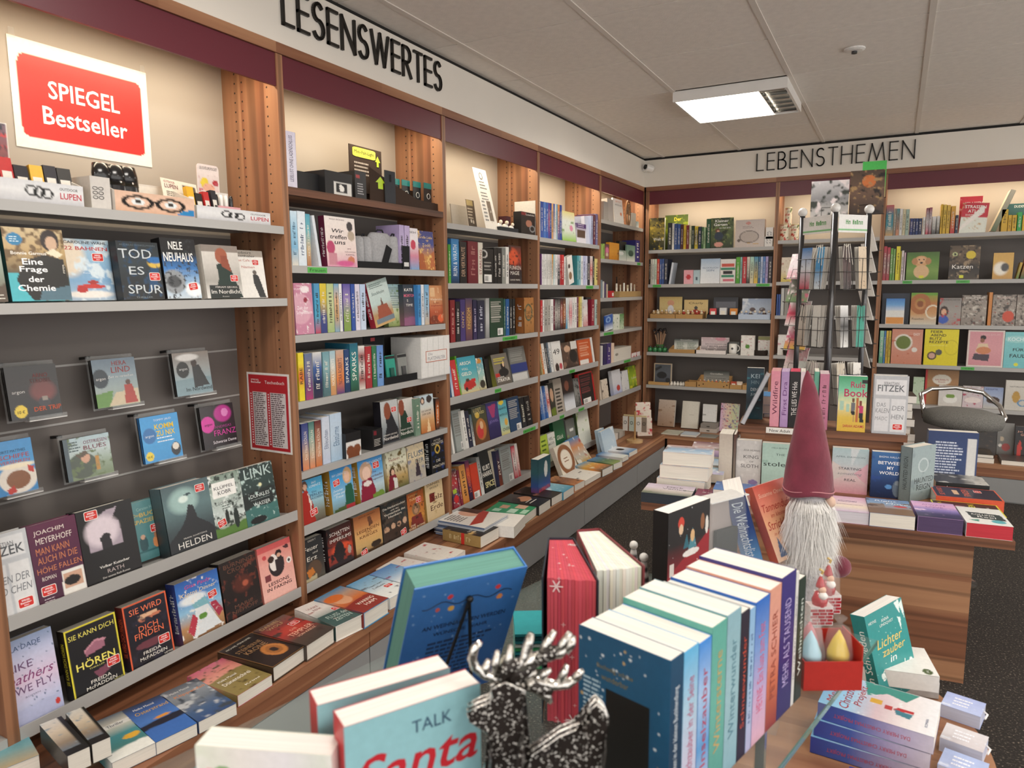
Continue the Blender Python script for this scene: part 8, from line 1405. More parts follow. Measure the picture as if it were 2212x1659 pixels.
# left end of the table
tlie(1385,1492,.006,.04,[('g','c9bcd0-d4c8d8-b8b0a8-4a5a4a'),('n','6a7a5a',.2,6,3),ttl('Dark',.6,.25,.34,.12,'4a4058'),ttl('Venice',.6,.42,.5,.12,'4a4058')],'lilac Venice paperback lying on the table end',edge='3a4048',dep=.15,spine='3a4048')
tlie(1498,1590,.05,.03,[('g','7a1f4a-8a2a54-4a2a3a'),ttl('Flow',.4,.2,.5,.1,'c46a8a'),ttl('Secret',.5,.4,.7,.12,'f0e8ec',slant=.2)],'crimson paperback lying beside the Venice one',dep=.13)
tlie(1540,1640,.1,.055,[('g','2f4f8a-3f6aa8-4a7ab8'),('n','9ab8e0',.24,4,3),('L',.2,.05,.9,.1,1,'b8c8e0')],'blue paperback with white bird lying behind the crimson one',dep=.13)
for i in range(3):
    a = u_at(1418+6*i,.19,TBZ+.05*i); M = TM @ T(a,.19+.006*i,TBZ+.0008+.056*(i+1)) @ RZ(-4+3*i) @ Matrix(((1,0,0,0),(0,0,1,0),(0,-1,0,0),(0,0,0,1)))
    book(M,.2,.15,.055,[('g','c49a8a-8ab0d0-c9d8e4'),('n','e0e4e8',.3,5,3),('n','7a5a4a',.24,5,8)],label=f'thick white-paged novel, {ORD[i]} up in the table-end stack',group='thick novels at the table end',g=.005,name='novel')
for i in range(4):
    M = TM @ T(u_at(1494,.36+.085*i,TBZ+.05),.36+.085*i,TBZ+.05+.02*i) @ RX(8) @ Matrix(((1,0,0,0),(0,0,1,0),(0,-1,0,0),(0,0,0,1)))
    book(M,.135,.08,.04,[('g',('a8d0e0-c4b8d8','8ab8d8-dce4ec','c4a8c8-6a5a8a','6a2a3a-c9b8b8')[i]),('n','e8ecf0',.3,5,i)],label=f'pastel paperback, {ORD[i]} from the aisle in the row behind thick novels',group='pastel paperbacks on the table',name='novel',parts=False,g=.005)

# ------------------------------------------------------------------ stool with chrome back loop
u0,vS = u_at(2075,.55,.75),.55
p = CAM + (AX_R*(2080-1106)/F + AX_U*(829.5-905)/F + AX_F)*3.35
sx,sy,sz = float(p[0]),float(p[1]),float(p[2])
plain('tweed','6f6d68',.95,bump=.9,bscale=420,var=.35,vscale=260)
r = empty('bar_stool',T(sx,sy,0) @ RZ(28)); tag(r,'stool with grey woven cushion and chrome back loop','stool')
mb = MB(); mb.lathe([(.001,-.045),(.6,-.045),(.95,-.03),(1,0),(.95,.028),(.6,.045),(.001,.048)],seg=32); mb.v = [(a*.17,b*.16,c*1.0) for a,b,c in mb.v]
mb.build('cushion','tweed',r,M=T(0,0,sz) @ RY(3),smooth=True)
mb = MB(); mb.tube([(.165,-.02,sz-.02),(.205,.01,sz+.0),(.21,.06,sz+.05),(.17,.13,sz+.105),(.06,.17,sz+.125),(-.06,.17,sz+.12),(-.13,.13,sz+.10),(-.135,.1,sz+.05),(-.13,.09,sz-.01)],.0105,seg=10); mb.build('back_loop','chrome',r,smooth=True)
MB().lathe([(.001,0),(.03,0),(.024,sz-.05),(.001,sz-.05)]).build('column','chrome',r,smooth=True); MB().lathe([(.001,.0),(.11,.0),(.11,.012),(.03,.03),(.001,.03)],seg=28).build('foot','chrome',r)

# ------------------------------------------------------------------ bookmark spinner and card spinner
def dpt(px,py,d): return Vector(CAM + (AX_R*(px-1106)/F + AX_U*(829.5-py)/F + AX_F)*d)
P = dpt(1803,450,3.45); cx,cy,zt = P.x-.005,P.y+.13,P.z
r = empty('bookmark_spinner',T(cx,cy,0)); tag(r,'grey post spinner with white ball finials holding bookmarks','spinner')
fwd = Vector((CAM[0]-cx,CAM[1]-cy,0)).normalized(); side = Vector((-fwd.y,fwd.x,0)); H = .152
corn = [fwd*H,-side*H*1.0,-fwd*H,side*H*1.0]        # near, (viewer's) right, far, left
corn = [fwd*H,side*-H,-fwd*H,side*H]
MB().lathe([(.001,0),(.2,0),(.2,.02),(.04,.05),(.001,.05)],seg=24).build('foot','steel_dark',r)
MB().lathe([(.001,.05),(.018,.05),(.018,zt-.1),(.001,zt-.1)]).build('core_post','steel_dark',r,smooth=True)
for k,c in enumerate(corn):
    MB().lathe([(.001,.45),(.013,.45),(.013,zt-.02),(.001,zt-.02)],c=(c.x,c.y,0),seg=12).build('post','steel_dark',r,smooth=True)
    MB().ball((c.x,c.y,zt),.023,'e8e6e2',14,10).build('ball_finial','gloss',r,smooth=True)
    MB().tube([(0,0,.47),(c.x,c.y,.47)],.008,seg=6).build('strut','steel_dark',r)
BM = {0: ['3f7ab8-dfe4ea-c04a5a','6fb0d8-4f9ad0-e8f0f4','e4dfd4-b8a898','e6e4dc-d8d8d0','dfe4dc-e8e4e0','e0dad4-c8a0a8'],1: ['3a2420-4a2c26-2f1f1c','d8c4a8-c9b090','e6e4e2-2a2624-e4e2de','2fa088-2a9480','d8cdb8-c9b8a0','e6e2da-b8b0a8']}
rg = random.Random(11)
for f_,(a,b) in enumerate(((corn[1],corn[0]),(corn[0],corn[3]))):
    d = (b-a).normalized(); n_ = Vector((d.y,-d.x,0)); L = (b-a).length
    Mf = Matrix(((d.x,-n_.x,0,a.x),(d.y,-n_.y,0,a.y),(0,0,1,0),(0,0,0,1)))
    # header card
    mb = MB(); Mh = Mf @ T(.016,-.008,zt-.115); grid(mb,Mh,L-.032,.085,[('g','e8e6e2-e6e4e0-e4e2de'),('r',0,.78,1,.9,'3fae4a')],.006); mb.obox(Mh,(0,.0003,0),(L-.032,.003,.085),'e0deda'); o = mb.build('header_card','print',r)
    lt = MB(); squiggle(lt,Mh @ T(.045,-.0006,.05),L*.48,.022,'3f9a3f',5); lt.build('header_lettering','print',o)
    for row in range(3):
        zb = zt-.39-.285*row
        for kx in range(2):
            x = .025+.098*kx
            # wire pocket
            for dz in (.0,.085,.15):
                mb = MB(); pts = [(x,-.004,zb+dz),(x,-.045,zb+dz),(x+.08,-.045,zb+dz),(x+.08,-.004,zb+dz)]
                mb.tube([Mf @ Vector(q) for q in pts],.0016,seg=5); mb.build('pocket_wire','wire',r)
            for dx_ in (.02,.06):
                mb = MB(); mb.tube([Mf @ Vector(q) for q in ((x+dx_,-.004,zb),(x+dx_,-.045,zb),(x+dx_,-.045,zb+.15))],.0016,seg=5); mb.build('pocket_wire','wire',r)
            cols = BM[f_][(row*2+kx) % 6]
            for q in range(4):
                w_ = .05+.018*(f_ == 0 and kx == 0 and row == 0); Mb = T(cx,cy,0) @ Mf @ T(x+.012+.0015*q,-.038+.0075*q,zb+.003) @ RX(-4-q) @ RY(rg.uniform(-3,3))
                mb = MB(); ops = [('g',cols),('n','5a4a48',.18,6,row*7+q)] if q == 0 else [('g','d8d4cc')]
                grid(mb,Matrix.Identity(4),w_,.205,ops,.005); mb.box((0,.0003,0),(w_,.002,.205),'d8d4cc'); o = mb.build('bookmark','print',None,Mb)
                tag(o,f"{cdesc(cols) if q == 0 else 'plain backed'} bookmark, {ORD[q]} inwards, {('upper', 'middle', 'lower')[row]} pocket {('beside', 'away from')[(kx == 0) == (f_ == 1)] if False else ('next to the outer post', 'next to the near post')[kx if f_ == 0 else 1-kx]}, {('corner-side', 'stool-side')[f_]} face",'bookmark','bookmarks on the grey spinner')
                if q == 0 and (row+kx+f_) % 2:
                    mb = MB();
                    for s_ in range(4): mb.tube([(w_/2,-.001,.2),(w_/2+.012*s_-.02,-.008,.215),(w_/2+.02*s_-.035,-.012,.15-.012*s_)],.0014,('efe9dc','2a2422','dcd6ca')[row],4)
                    mb.build('tassel','print',o)
# card spinner behind
P = dpt(1805,420,4.05); gx,gy = P.x,P.y
r = empty('card_spinner',T(gx,gy,0)); tag(r,'tall wire card spinner standing behind the bookmark spinner','spinner')
MB().lathe([(.001,0),(.22,0),(.22,.02),(.03,.04),(.001,.04)],seg=24).build('foot','steel_dark',r); MB().lathe([(.001,.04),(.014,.04),(.014,2.0),(.001,2.0)],seg=10).build('post','steel_dark',r)
fwd = Vector((CAM[0]-gx,CAM[1]-gy,0)).normalized(); rt = Vector((-fwd.y,fwd.x,0))*-1
rt = Vector((AX_R[0],AX_R[1],0)).normalized()
CARDS = ['c9b8c0-dcd4d8-d89aa8','4a4a42-8a8a80-6a8a5a','e0dcdc-c83a5a-dcd8d4','e4e0dc-d86a8a-d8b84a','d8a0a8-dcd4d0','c86a4a-d8a088']
def card(off,out,z,w,h,ops,face,label,tiltb=12):
    c = rt*off+fwd*out; ang = math.degrees(math.atan2(face.y,face.x))+90
    M = T(gx+c.x,gy+c.y,z) @ RZ(ang) @ T(-w/2,0,0) @ RX(-tiltb)
    mb = MB(); grid(mb,Matrix.Identity(4),w,h,ops,.005); mb.box((0,.0003,0),(w,.004,h),'e4e0da'); o = mb.build('greeting_card','print',None,M); tag(o,label,'card','cards on the card spinner')
    mb = MB(); mb.tube([(-.004,.006,.0),(-.004,-.02,-.003),(w+.004,-.02,-.003),(w+.004,.006,0)],.0017,seg=5); mb.tube([(w*.3,-.02,-.003),(w*.3,-.016,.05),(w*.7,-.016,.05),(w*.7,-.02,-.003)],.0017,seg=5)
    ro = MB(); mb.v = [tuple(T(-gx,-gy,0) @ M @ Vector(v)) for v in mb.v]; mb.build('card_pocket','wire',r)
def zc(py): return height(py,gx,gy)
def xoff(px): return (px-1805)/F*4.05
FLW = lambda c,s: [('g',c),('n','c86a80',.3,5,s),('n','e8dcdc',.28,6,s+2),('n','5a6a4a',.22,6,s+4)]
card(xoff(1793),.17,zc(475),.19,.2,[('g','c9c6c8-8a8a8c-d0ccc8'),('n','3a403a',.36,6,3),('n','e8dcdc',.34,5,6)],fwd,'grey card with white blossoms at the spinner top',6)
card(xoff(1870),.17,zc(470),.17,.24,[('g','4a3a2e-6a5040-3a2c24'),('e',.55,.25,.2,.14,'c9713a'),('n','a8865a',.32,7,3),('n','1d1614',.3,6,5)],fwd,'brown spice card at the spinner top',4)
card(xoff(1885),.05,zc(430),.12,.2,[('g','3fae4a-4ab454-c9a878')],fwd,'green card poking up behind the brown one',0)
lf = (fwd*.75-rt*.66).normalized(); rf = (fwd*.15+rt*.99).normalized()
for k,py in enumerate((602,652,702,752,800)):
    card(xoff(1731),.10,zc(py),.135,.15,FLW(CARDS[k % 6],k*3+2),lf,('pale pink rose card','grey-green leaf card','white card with pink burst','bright bouquet card','orange floral card')[k]+' on the spinner flank',20)
for k,py in enumerate((545,590,640,690,740,790)):
    card(xoff(1893),.08,zc(py),.13,.17,[('g','dcd8d4-d0ccc6'),('n','8a8a86',.24,5,k)],rf,f'white card seen edge-on, {ORD[5-k]} up on the spinner flank',16)

# ------------------------------------------------------------------ round Christmas table with a glass shelf
RTZ = .352
e1,e2,e3 = on_z(2080,1535,RTZ),on_z(2125,1600,RTZ),on_z(2160,1659,RTZ)
nr = Vector((e3.y-e1.y,-(e3.x-e1.x),0)).normalized()
if nr.x < 0: nr = -nr
RR = .50; rc = e2-nr*RR
r = empty('round_table',T(rc.x,rc.y,0)); tag(r,'round wooden table carrying the christmas display','table')
MB().lathe([(.001,RTZ-.028),(RR,RTZ-.028),(RR,RTZ),(.001,RTZ)],seg=96).build('tabletop','wood_x',r)
MB().lathe([(.001,.0),(.3,.0),(.3,.02),(.06,.04),(.06,RTZ-.0285),(.001,RTZ-.0285)],seg=32).build('pedestal','steel_dark',r)
GZ = .700
gd = Vector((math.cos(math.radians(76.5)),math.sin(math.radians(76.5)),0)); gl = Vector((-gd.y,gd.x,0))
g0 = on_z(1690,1640,GZ)+gl*-.004
GM = Matrix(((gd.x,gl.x,0,g0.x),(gd.y,gl.y,0,g0.y),(0,0,1,0),(0,0,0,1)))      # x along the row (away), y to the left
GY0,GY1,GX0,GX1 = -.0,.72,-.80,.50
r = empty('glass_shelf',GM); tag(r,'clear glass shelf with green edge above the round table','shelf')
MB().box((GX0,GY0+.002,GZ-.0095),(GX1,GY1,GZ)).build('pane','glass_plate',r)
MB().box((GX0,GY0-.0005,GZ-.0098),(GX1,GY0+.0018,GZ+.0002)).build('edge_band','glass_edge',r)
for a,b,z0 in ((.26,.14,RTZ+.0005),(.26,.45,RTZ+.0005),(-.66,.12,0),(-.66,.55,0)):
    MB().lathe([(.001,z0),(.012,z0),(.012,GZ-.01),(.001,GZ-.01)],c=(a,b,0),seg=12).build('leg','chrome',r)
r = empty('acrylic_riser',T(1.56,-.10,RTZ+.0006) @ RZ(0)); tag(r,'clear acrylic riser box under the leaning novels before the gnome','riser')
HR = GZ-RTZ-.0012
for nm,a,b in (('top_pane',(-.15,-.07,HR-.004),(.13,.16,HR)),('side_pane',(-.15,-.07,0),(-.147,.16,HR-.0042)),('side_pane',(.127,-.07,0),(.13,.16,HR-.0042)),('rear_pane',(-.1468,.157,0),(.1268,.16,HR-.0042)),('front_pane',(-.1468,-.07,0),(.1268,-.067,HR-.0042))): MB().box(a,b).build(nm,'acrylic',r)
# row of novels, spines towards the shop
ROW = [(0,.033,.245,'1f4a68-1d3a54-24344a','Weihnachten in der kleinen Buchhandlung','dce4ea','dark blue starry spine, nearest the reindeer'),
 (.033,.073,.243,'5fb0dc-a8c8dc-c4c4d8-9ab0d4','Buchzauber in der Seine','b85a7a','sky blue and lilac spine, second from the reindeer'),
 (.073,.109,.24,'3f8ad8-a8c4e4-5f9ad0-c4ccdc','Inselzauber','b8405a','bright blue and white spine, third from the reindeer'),
 (.109,.154,.25,'5fa89a-6ab0a0-5a9a90','Wintersterne','c9a86a','green spine with gold lettering, fourth from the reindeer'),
 (.154,.198,.252,'8ab0bc-9abcc4-8ab0bc','Winterwunder','5f8a98','pale teal spine, fifth from the reindeer'),
 (.198,.227,.24,'2a2434-241f2c-2a2030','Schneewunder','c8503a','near-black spine with red lettering, sixth from the reindeer'),
 (.227,.247,.236,'8ab4d8-a0c0dc-b4b0d0','~','4a6a9a','thin pale blue spine, seventh from the reindeer'),
 (.247,.298,.24,'2f6ac0-7a9ad0-c4a8cc-d8a8b8','HEYNE  Ein Kuss zum Fest','d86a8a','blue to pink spine, eighth from the reindeer'),
 (.298,.342,.244,'d89a84-d8988a-c86a4a-8a3028','PETRA SCHIER','9a4a3a','peach to rust spine, ninth from the reindeer'),
 (.342,.40,.25,'3a2f78-342a6e-2a2460','MEHR ALS TAUSEND','b8a8d8','deep violet spine, tenth from the reindeer'),
 (.40,.413,.243,'dcdad6-d4d2ce','~','6a6a6a','thin white spine beside the violet one'),
 (.415,.445,.225,'24342a-1f2c24','Weihnachten','d8e0d8','dark green spine at the far row end')]
A0 = on_z(1448.5,1437.5,.94)
for s0,s1,h,cols,txt,ink,lb in ROW:
    dd = Vector((.107,.386,0)).normalized()
    # local x (spine to fore-edge) runs left, y (front cover to back) runs back towards us: front cover faces away
    x_ = Vector((-dd.y,dd.x,0)); p = A0+dd*s1; zb = GZ+.0006
    M = Matrix(((x_.x,-dd.x,0,p.x),(x_.y,-dd.y,0,p.y),(0,0,1,zb),(0,0,0,1)))
    o = book(M,.15,h,s1-s0-.0008,[('g',cols)],spine=cols,stext=txt,scol=ink,back=('1f5a80' if s0 == 0 else cols.split('-')[0]),label=lb,group='novels in the row on the glass shelf',name='christmas_novel',pages='f2eee6',sth=.42,slen=.62)
    if s0 == 0:   # its back cover faces the reindeer: snow, gold script, text block
        mb = MB(); MBK = T(.15,s1-s0-.0006,0) @ RZ(180)
        ops = [('g','1f5478-1d5a80-1a5074-164a6a'),('k',60,'dfe8ec',.012,3),('k',14,'c9a86a',.014,6),ttl('Buchselig, schnee',.42,.2,.4,.035,'8a7a4a'),ttl('wunderbar',.42,.255,.3,.035,'8a7a4a'),('L',.06,.3,.3,.6,12,'a8c4d4'),('r',.32,.32,.8,1,'14110f')]
        grid(mb,MBK,.15,h,[q for q in ops if q[0] in ART],.0016); mb.build('back_cover','print',o)
        lt = MB(); letters(lt,MBK,.15,h,ops,y=-.0004); lt.build('back_lettering','print',o)['kind'] = 'stuff'
def upright(x,y,head,w,h,t,ops,label,z=GZ,rxy=None,**kw):
    M = T(x,y,z+.0008) @ RZ(head)
    kw.setdefault('name','christmas_novel'); kw.setdefault('g',.0016)
    return book(M,w,h,t,ops,label=label,group='christmas books on the glass shelf',pages=kw.pop('pages','f4f0ea'),**kw)
SANTA = [('g','8ab8c0-92c0c8-8cbac2'),ttl('TALK',.62,.10,.30,.055,'2f4a64'),ttl('Santa',.54,.245,.92,.17,'b8202c',slant=.3,bold=.012),ttl('TO',.22,.39,.14,.05,'2f4a64'),ttl('ME',.66,.41,.2,.055,'2f4a64')]
upright(1.25,-1.405,21,.152,.238,.034,[('gx','d8dccc-e2dcd8-e0dce0-d4d8cc'),('e',.12,.17,.09,.06,'7a9a6a'),('e',.2,.14,.08,.05,'86a474'),('e',.1,.13,.035,.026,'d86a5a'),('e',.15,.16,.035,.026,'d86a5a'),('e',.75,.2,.07,.05,'6a8a5a'),('n','e6e2e0',.3,3,3)],'pale watercolour book with holly, nearest the white page fans')
upright(1.403,-1.342,59.5,.162,.268,.036,SANTA,'front copy of pale teal romance with red Santa script',spine='b8282f')
upright(1.343,-1.318,57.5,.162,.262,.036,SANTA,'rear copy of pale teal romance with red Santa script',spine='b8282f')
# blue hardback on a wire easel, seen from behind
MB_ = Matrix(((.5235,-.7733,.3577,1.169),(.8517,.487,-.1936,-.977),(-.0245,.406,.9135,.716),(0,0,0,1)))
ops = [('g','3a72b4-2f66a8-2a5c9c'),('k',40,'7aa0cc',.009,3),('e',.33,.115,.025,.018,'c83a3a'),('e',.76,.115,.025,.018,'c83a3a'),('e',.36,.21,.028,.02,'d8a84a'),('e',.8,.2,.028,.02,'d88a4a'),('e',.24,.2,.02,.015,'c85a4a'),
   ttl('AN WEIHNACHTEN WERDEN',.52,.34,.76,.035,'1a2f54',bold=.012),ttl('WÜNSCHE WAHR',.5,.40,.5,.035,'1a2f54',bold=.012),('L',.22,.48,.85,.8,10,'1f3a64')]
o = book(MB_ @ T(.2,.05,0) @ RZ(180),.2,.28,.05,[('g','3f78bc-356cb0')],spine='3a70b0',back='3f78bc',hard=True,edge='6a9a8e',label='blue hardback with light garland seen from behind on easel',group='christmas books on the glass shelf',name='christmas_novel',g=.0018)
mb = MB(); BK = T(.2,.0504,0) @ RZ(180); grid(mb,BK,.2,.28,[q for q in ops if q[0] in ART],.0018); mb.build('back_cover','print',o)
lt = MB(); letters(lt,BK,.2,.28,ops); lt.build('back_lettering','print',o)['kind'] = 'stuff'
lt = MB(); lt.tube([(.02+.16*i/20,.0514,.28*(.84+.02*math.sin(i*.9))) for i in range(21)],.0007,'1a2a44',4); lt.build('garland_print','print',o)['kind'] = 'stuff'
r = empty('wire_easel',MB_); tag(r,'thin black wire easel propping the blue hardback','easel')
MB().tube([(.1,-.004,.235),(.07,-.03,.12),(.045,-.06,.02)],.003,seg=6).build('leg','black',r); MB().tube([(.1,-.004,.235),(.115,-.03,.12),(.125,-.06,.02)],.003,seg=6).build('leg','black',r)
MB().tube([(.06,-.006,-.004),(.14,-.006,-.004)],.003,seg=6).build('ledge_bar','black',r); MB().ball((.1,-.005,.238),.006).build('hinge','black',r)
# fanned books standing with the fore-edge to us
def fan_book(quad,ztop,label,page,cover,spots=None,printed=False):
    P = [on_z(px,py,ztop) for px,py in quad]      # far-left, far-right, near-right, near-left of the top
    r = empty('fanned_book',T(P[3].x,P[3].y,GZ+.0006)); tag(r,label,'book','christmas books on the glass shelf')
    o_ = P[3]; q = [Vector((p.x-o_.x,p.y-o_.y,0)) for p in P]; h = ztop-GZ-.0006
    n = 14; mb = MB(); rg = random.Random(4)
    for i in range(n):
        a0,a1 = i/n,(i+1)/n-.004
        nl,nrr,fl,fr = q[3].lerp(q[2],a0),q[3].lerp(q[2],a1),q[0].lerp(q[1],a0),q[0].lerp(q[1],a1)
        jj = (nl-fl).normalized()*rg.uniform(-.002,.002)
        v = [nl+jj,nrr+jj,fr,fl]; hh = h-.002
        c = lin(page); c = tuple(x*rg.uniform(.9,1.05) for x in c)
        mb.add([(p.x,p.y,.001) for p in v]+[(p.x,p.y,hh) for p in v],[(0,3,2,1),(4,5,6,7),(0,1,5,4),(1,2,6,5),(2,3,7,6),(3,0,4,7)],c)
    pb = mb.build('page_block','paper',r)
    for s_,(nn,ff) in enumerate(((q[3],q[0]),(q[2],q[1]))):
        d = (nn-ff).normalized(); sd = (q[2]-q[3]).normalized()*(-1 if s_ == 0 else 1)
        aa = nn+d*.006+sd*.0008+sd*(.006 if s_ == 0 else .0); bb = ff+sd*.0008
        v = [aa,bb,bb+sd*.0022,aa+sd*.0022]
        MB().add([(p.x,p.y,0) for p in v]+[(p.x,p.y,h+.002) for p in v],[(0,3,2,1),(4,5,6,7),(0,1,5,4),(1,2,6,5),(2,3,7,6),(3,0,4,7)],cover).build('cover','print',r)
    v = [q[0],q[1],q[1]-(q[3]-q[0]).normalized()*.003,q[0]-(q[3]-q[0]).normalized()*.003]
    MB().add([(p.x,p.y,0) for p in v]+[(p.x,p.y,h+.002) for p in v],[(0,3,2,1),(4,5,6,7),(0,1,5,4),(1,2,6,5),(2,3,7,6),(3,0,4,7)],cover).build('spine','print',r)
    if printed:   # snowflakes sprayed on the page edges
        rg = random.Random(8); d = (q[2]-q[3]).normalized(); L = (q[2]-q[3]).length; nv = Vector((d.y,-d.x,0))
        for k in range(16):
            u,zz = rg.random()*L,h*rg.random(); s = rg.choice((.003,.004,.011)); sf = MB()
            for a in range(3 if s > .005 else 2):
                t = math.pi*a/(3 if s > .005 else 2); dx,dz = math.cos(t)*s,math.sin(t)*s; th = s*.09
                c = q[3]+d*u+nv*.004
                sf.add([tuple(c+d*(dx-dz*.09)+Vector((0,0,zz+dz+dx*.09))),tuple(c+d*(dx+dz*.09)+Vector((0,0,zz+dz-dx*.09))),tuple(c+d*(-dx+dz*.09)+Vector((0,0,zz-dz-dx*.09))),tuple(c+d*(-dx-dz*.09)+Vector((0,0,zz-dz+dx*.09)))],[(0,1,2,3)],'f0d8d8')
            sf.build('snowflake_print','print',r)['kind'] = 'stuff'
        for k in range(10):
            a,b = rg.random(),rg.random(); c = q[3].lerp(q[2],a).lerp(q[0].lerp(q[1],a),b); s = rg.choice((.002,.003,.006)); sf = MB()
            for t in (0,1.047,2.094): sf.add([(c.x+math.cos(t)*s-math.sin(t)*s*.12,c.y+math.sin(t)*s+math.cos(t)*s*.12,h-.0012),(c.x+math.cos(t)*s+math.sin(t)*s*.12,c.y+math.sin(t)*s-math.cos(t)*s*.12,h-.0012),(c.x-math.cos(t)*s+math.sin(t)*s*.12,c.y-math.sin(t)*s-math.cos(t)*s*.12,h-.0012),(c.x-math.cos(t)*s-math.sin(t)*s*.12,c.y-math.sin(t)*s+math.cos(t)*s*.12,h-.0012)],[(0,1,2,3)],'f0d8d8')
            sf.build('snowflake_print','print',r)['kind'] = 'stuff'
fan_book(((1187,1164),(1237,1164),(1288,1253),(1182,1246)),.955,'fanned book with red snowflake page edges','d05462','1d2f3a',printed=True)
fan_book(((1249,1147),(1294,1144),(1386,1222),(1290,1231)),.955,'fanned book with white page edges beside the red one','f0ece4','7a1f2c')
# black christmas book
upright(1.479,-.396,71,.165,.238,.04,[('g','1d1b1c-1d1a1a-8a1f28-9a222c'),('p',[(0,.62),(.35,.5),(.7,.42),(1,.3),(1,1),(0,1)],'98222c'),('e',.3,.14,.07,.06,'c8402f'),('e',.3,.2,.05,.05,'e0c0a0'),('p',[(.48,.42),(.58,.22),(.68,.42)],'4f8a98'),('e',.58,.3,.05,.06,'d8b080'),('p',[(.36,.4),(.44,.26),(.5,.4)],'2f6a7a'),('e',.82,.2,.05,.08,'8a5a3a'),('e',.93,.25,.04,.09,'dcd8d0'),('r',.05,.5,.15,.62,'e0d8d0'),('e',.55,.46,.2,.035,'e8e4e0'),('k',16,'e0e0e0',.008,3),('L',.12,.62,.9,.98,9,'d8b0ac')],'black and red book with tiny christmas scene',spine='1a1718',g=.0018)
# striped wooden cones
def cone(px,py0,py1,label):
    p = on_z(px,py1,GZ); h = .095
    p = on_z(px,py0,GZ+h+.02); r = empty('striped_figure',T(p.x,p.y,GZ+.0006)); tag(r,label,'figurine','striped wooden figures')
    h = GZ+.115-GZ; prof,cols = [],[]
    for j in range(17):
        t = j/16; prof.append((.019*(1-t*.72)+.0008,h*.82*t)); cols.append('e6e4e0' if (j//2) % 2 else '4a4a4c')
    MB().lathe(prof,col=cols,seg=14).build('cone','print',r,smooth=True); MB().ball((0,0,h*.88),.0105,'eceae6',10,8).build('head','print',r,smooth=True)
cone(1369,1166,1205,'black and white striped wooden cone figure, taller in view beside black book'); cone(1391,1192,1230,'black and white striped wooden cone figure standing before its twin')
# teal and green leaflet pile between the books
pl_ = on_z(1143,1345,GZ+.07)
for i in range(10):
    o = MB().box((-.03,-.05,0),(.03,.05,.0052),('3fae6a','d4e4d8','2f8a90','1f5a60','2f9aa0')[i % 5]).build('leaflet','matte',None,T(pl_.x,pl_.y,GZ+.0006+.0073*i) @ RZ(30)); tag(o,f'thin teal and green leaflet, {ORD[i]} up in the pile beside red book','leaflet','leaflet pile')
# clear display case with dark interior, leaning novels
p = on_z(1560,1075,.90)
r = empty('acrylic_case',T(p.x,p.y,GZ+.0006) @ RZ(62)); tag(r,'clear acrylic case with a grey card inside behind the black book','case')
MB().box((-.07,-.03,0),(.07,-.0275,.2)).build('front_pane','acrylic',r); MB().box((-.07,.0275,0),(.07,.03,.2)).build('rear_pane','acrylic',r); MB().box((-.0735,-.03,0),(-.0705,.03,.2)).build('side_pane','acrylic',r)
MB().box((-.07,-.027,.2005),(.07,.03,.2035),'dcdcda').build('lid','gloss',r); MB().box((-.06,.0,.002),(.06,.006,.19),'a89c98').build('card','matte',r); MB().box((-.03,-.012,.002),(.05,-.002,.12),'141214').build('black_pouch','matte',r)
# Strickladen novel and blue-spined novel, leaning
s = .878
RS = ((.4612,-.7982,-.3876),(.8858,.4392,.1495),(.0509,-.4123,.9096))
base = CAM + (np.array([1.619,.321,.6])-CAM)*s
M = Matrix(tuple((*RS[i],base[i]) for i in range(3))+((0,0,0,1),))
book(M,.155*s,.235*s,.03*s,[('g','c8584a-d8806a-dca078-d8a888-c9a890'),('p',[(.12,.95),(.2,.7),(.35,.95)],'4a5a78'),('p',[(.35,1),(.42,.78),(.6,.95)],'6a6a8a'),('e',.82,.84,.14,.1,'b8242c'),ttl('Susanne Oswald',.52,.14,.86,.055,'e8c0a8',slant=.15),ttl('Tannenduft',.5,.31,.9,.10,'a8322a',slant=.2),ttl('im kleinen',.5,.42,.5,.055,'b04a3a',slant=.2),ttl('Strickladen',.52,.54,.9,.11,'a8322a',slant=.2),ttl('in den Highlands',.52,.66,.7,.055,'b04a3a',slant=.2)],label='orange-red novel with knitting-shop lettering leaning before the gnome',group='christmas books on the glass shelf',name='christmas_novel',g=.0022,pages='f2ece4',spine='c8604a')
pa,pb_ = on_z(1602,1084,.905),on_z(1628,1076,.905)
x_ = (on_z(1588,1041,.905)-pa).normalized(); th_ = pb_-pa
M = T(pa.x,pa.y,GZ+.205) @ Matrix(((x_.x,x_.y,0,0),(x_.y,-x_.x,0,0),(0,0,1,0),(0,0,0,1)))
# spine faces us; foot displaced to the right: lean about the depth axis
dv = (pb_-pa).normalized(); up = Vector((-.30*dv.x,-.30*dv.y,.954)); yv = up.cross(x_).normalized();
if yv.dot(dv) < 0: x0v = x_
top = Vector((pa.x,pa.y,.905)); h = .2; foot = top-up*h
if yv.dot(dv) > 0: Mx = Matrix(((x_.x,yv.x,up.x,foot.x),(x_.y,yv.y,up.y,foot.y),(x_.z,yv.z,up.z,foot.z),(0,0,0,1)))
else: q_ = foot+dv*th_.length; Mx = Matrix(((x_.x,yv.x,up.x,q_.x),(x_.y,yv.y,up.y,q_.y),(x_.z,yv.z,up.z,q_.z),(0,0,0,1)))
book(Mx,.13,h,th_.length,[('g','24346a-3f7ab8')],spine='24346a-2f4a88-6aa8d8',stext='Die Weihnachtsliste',scol='dce8f4',label='navy to sky-blue spine leaning beside the orange-red novel',group='christmas books on the glass shelf',name='christmas_novel',pages='f4f0ea',sdown=True,sth=.55,slen=.8)

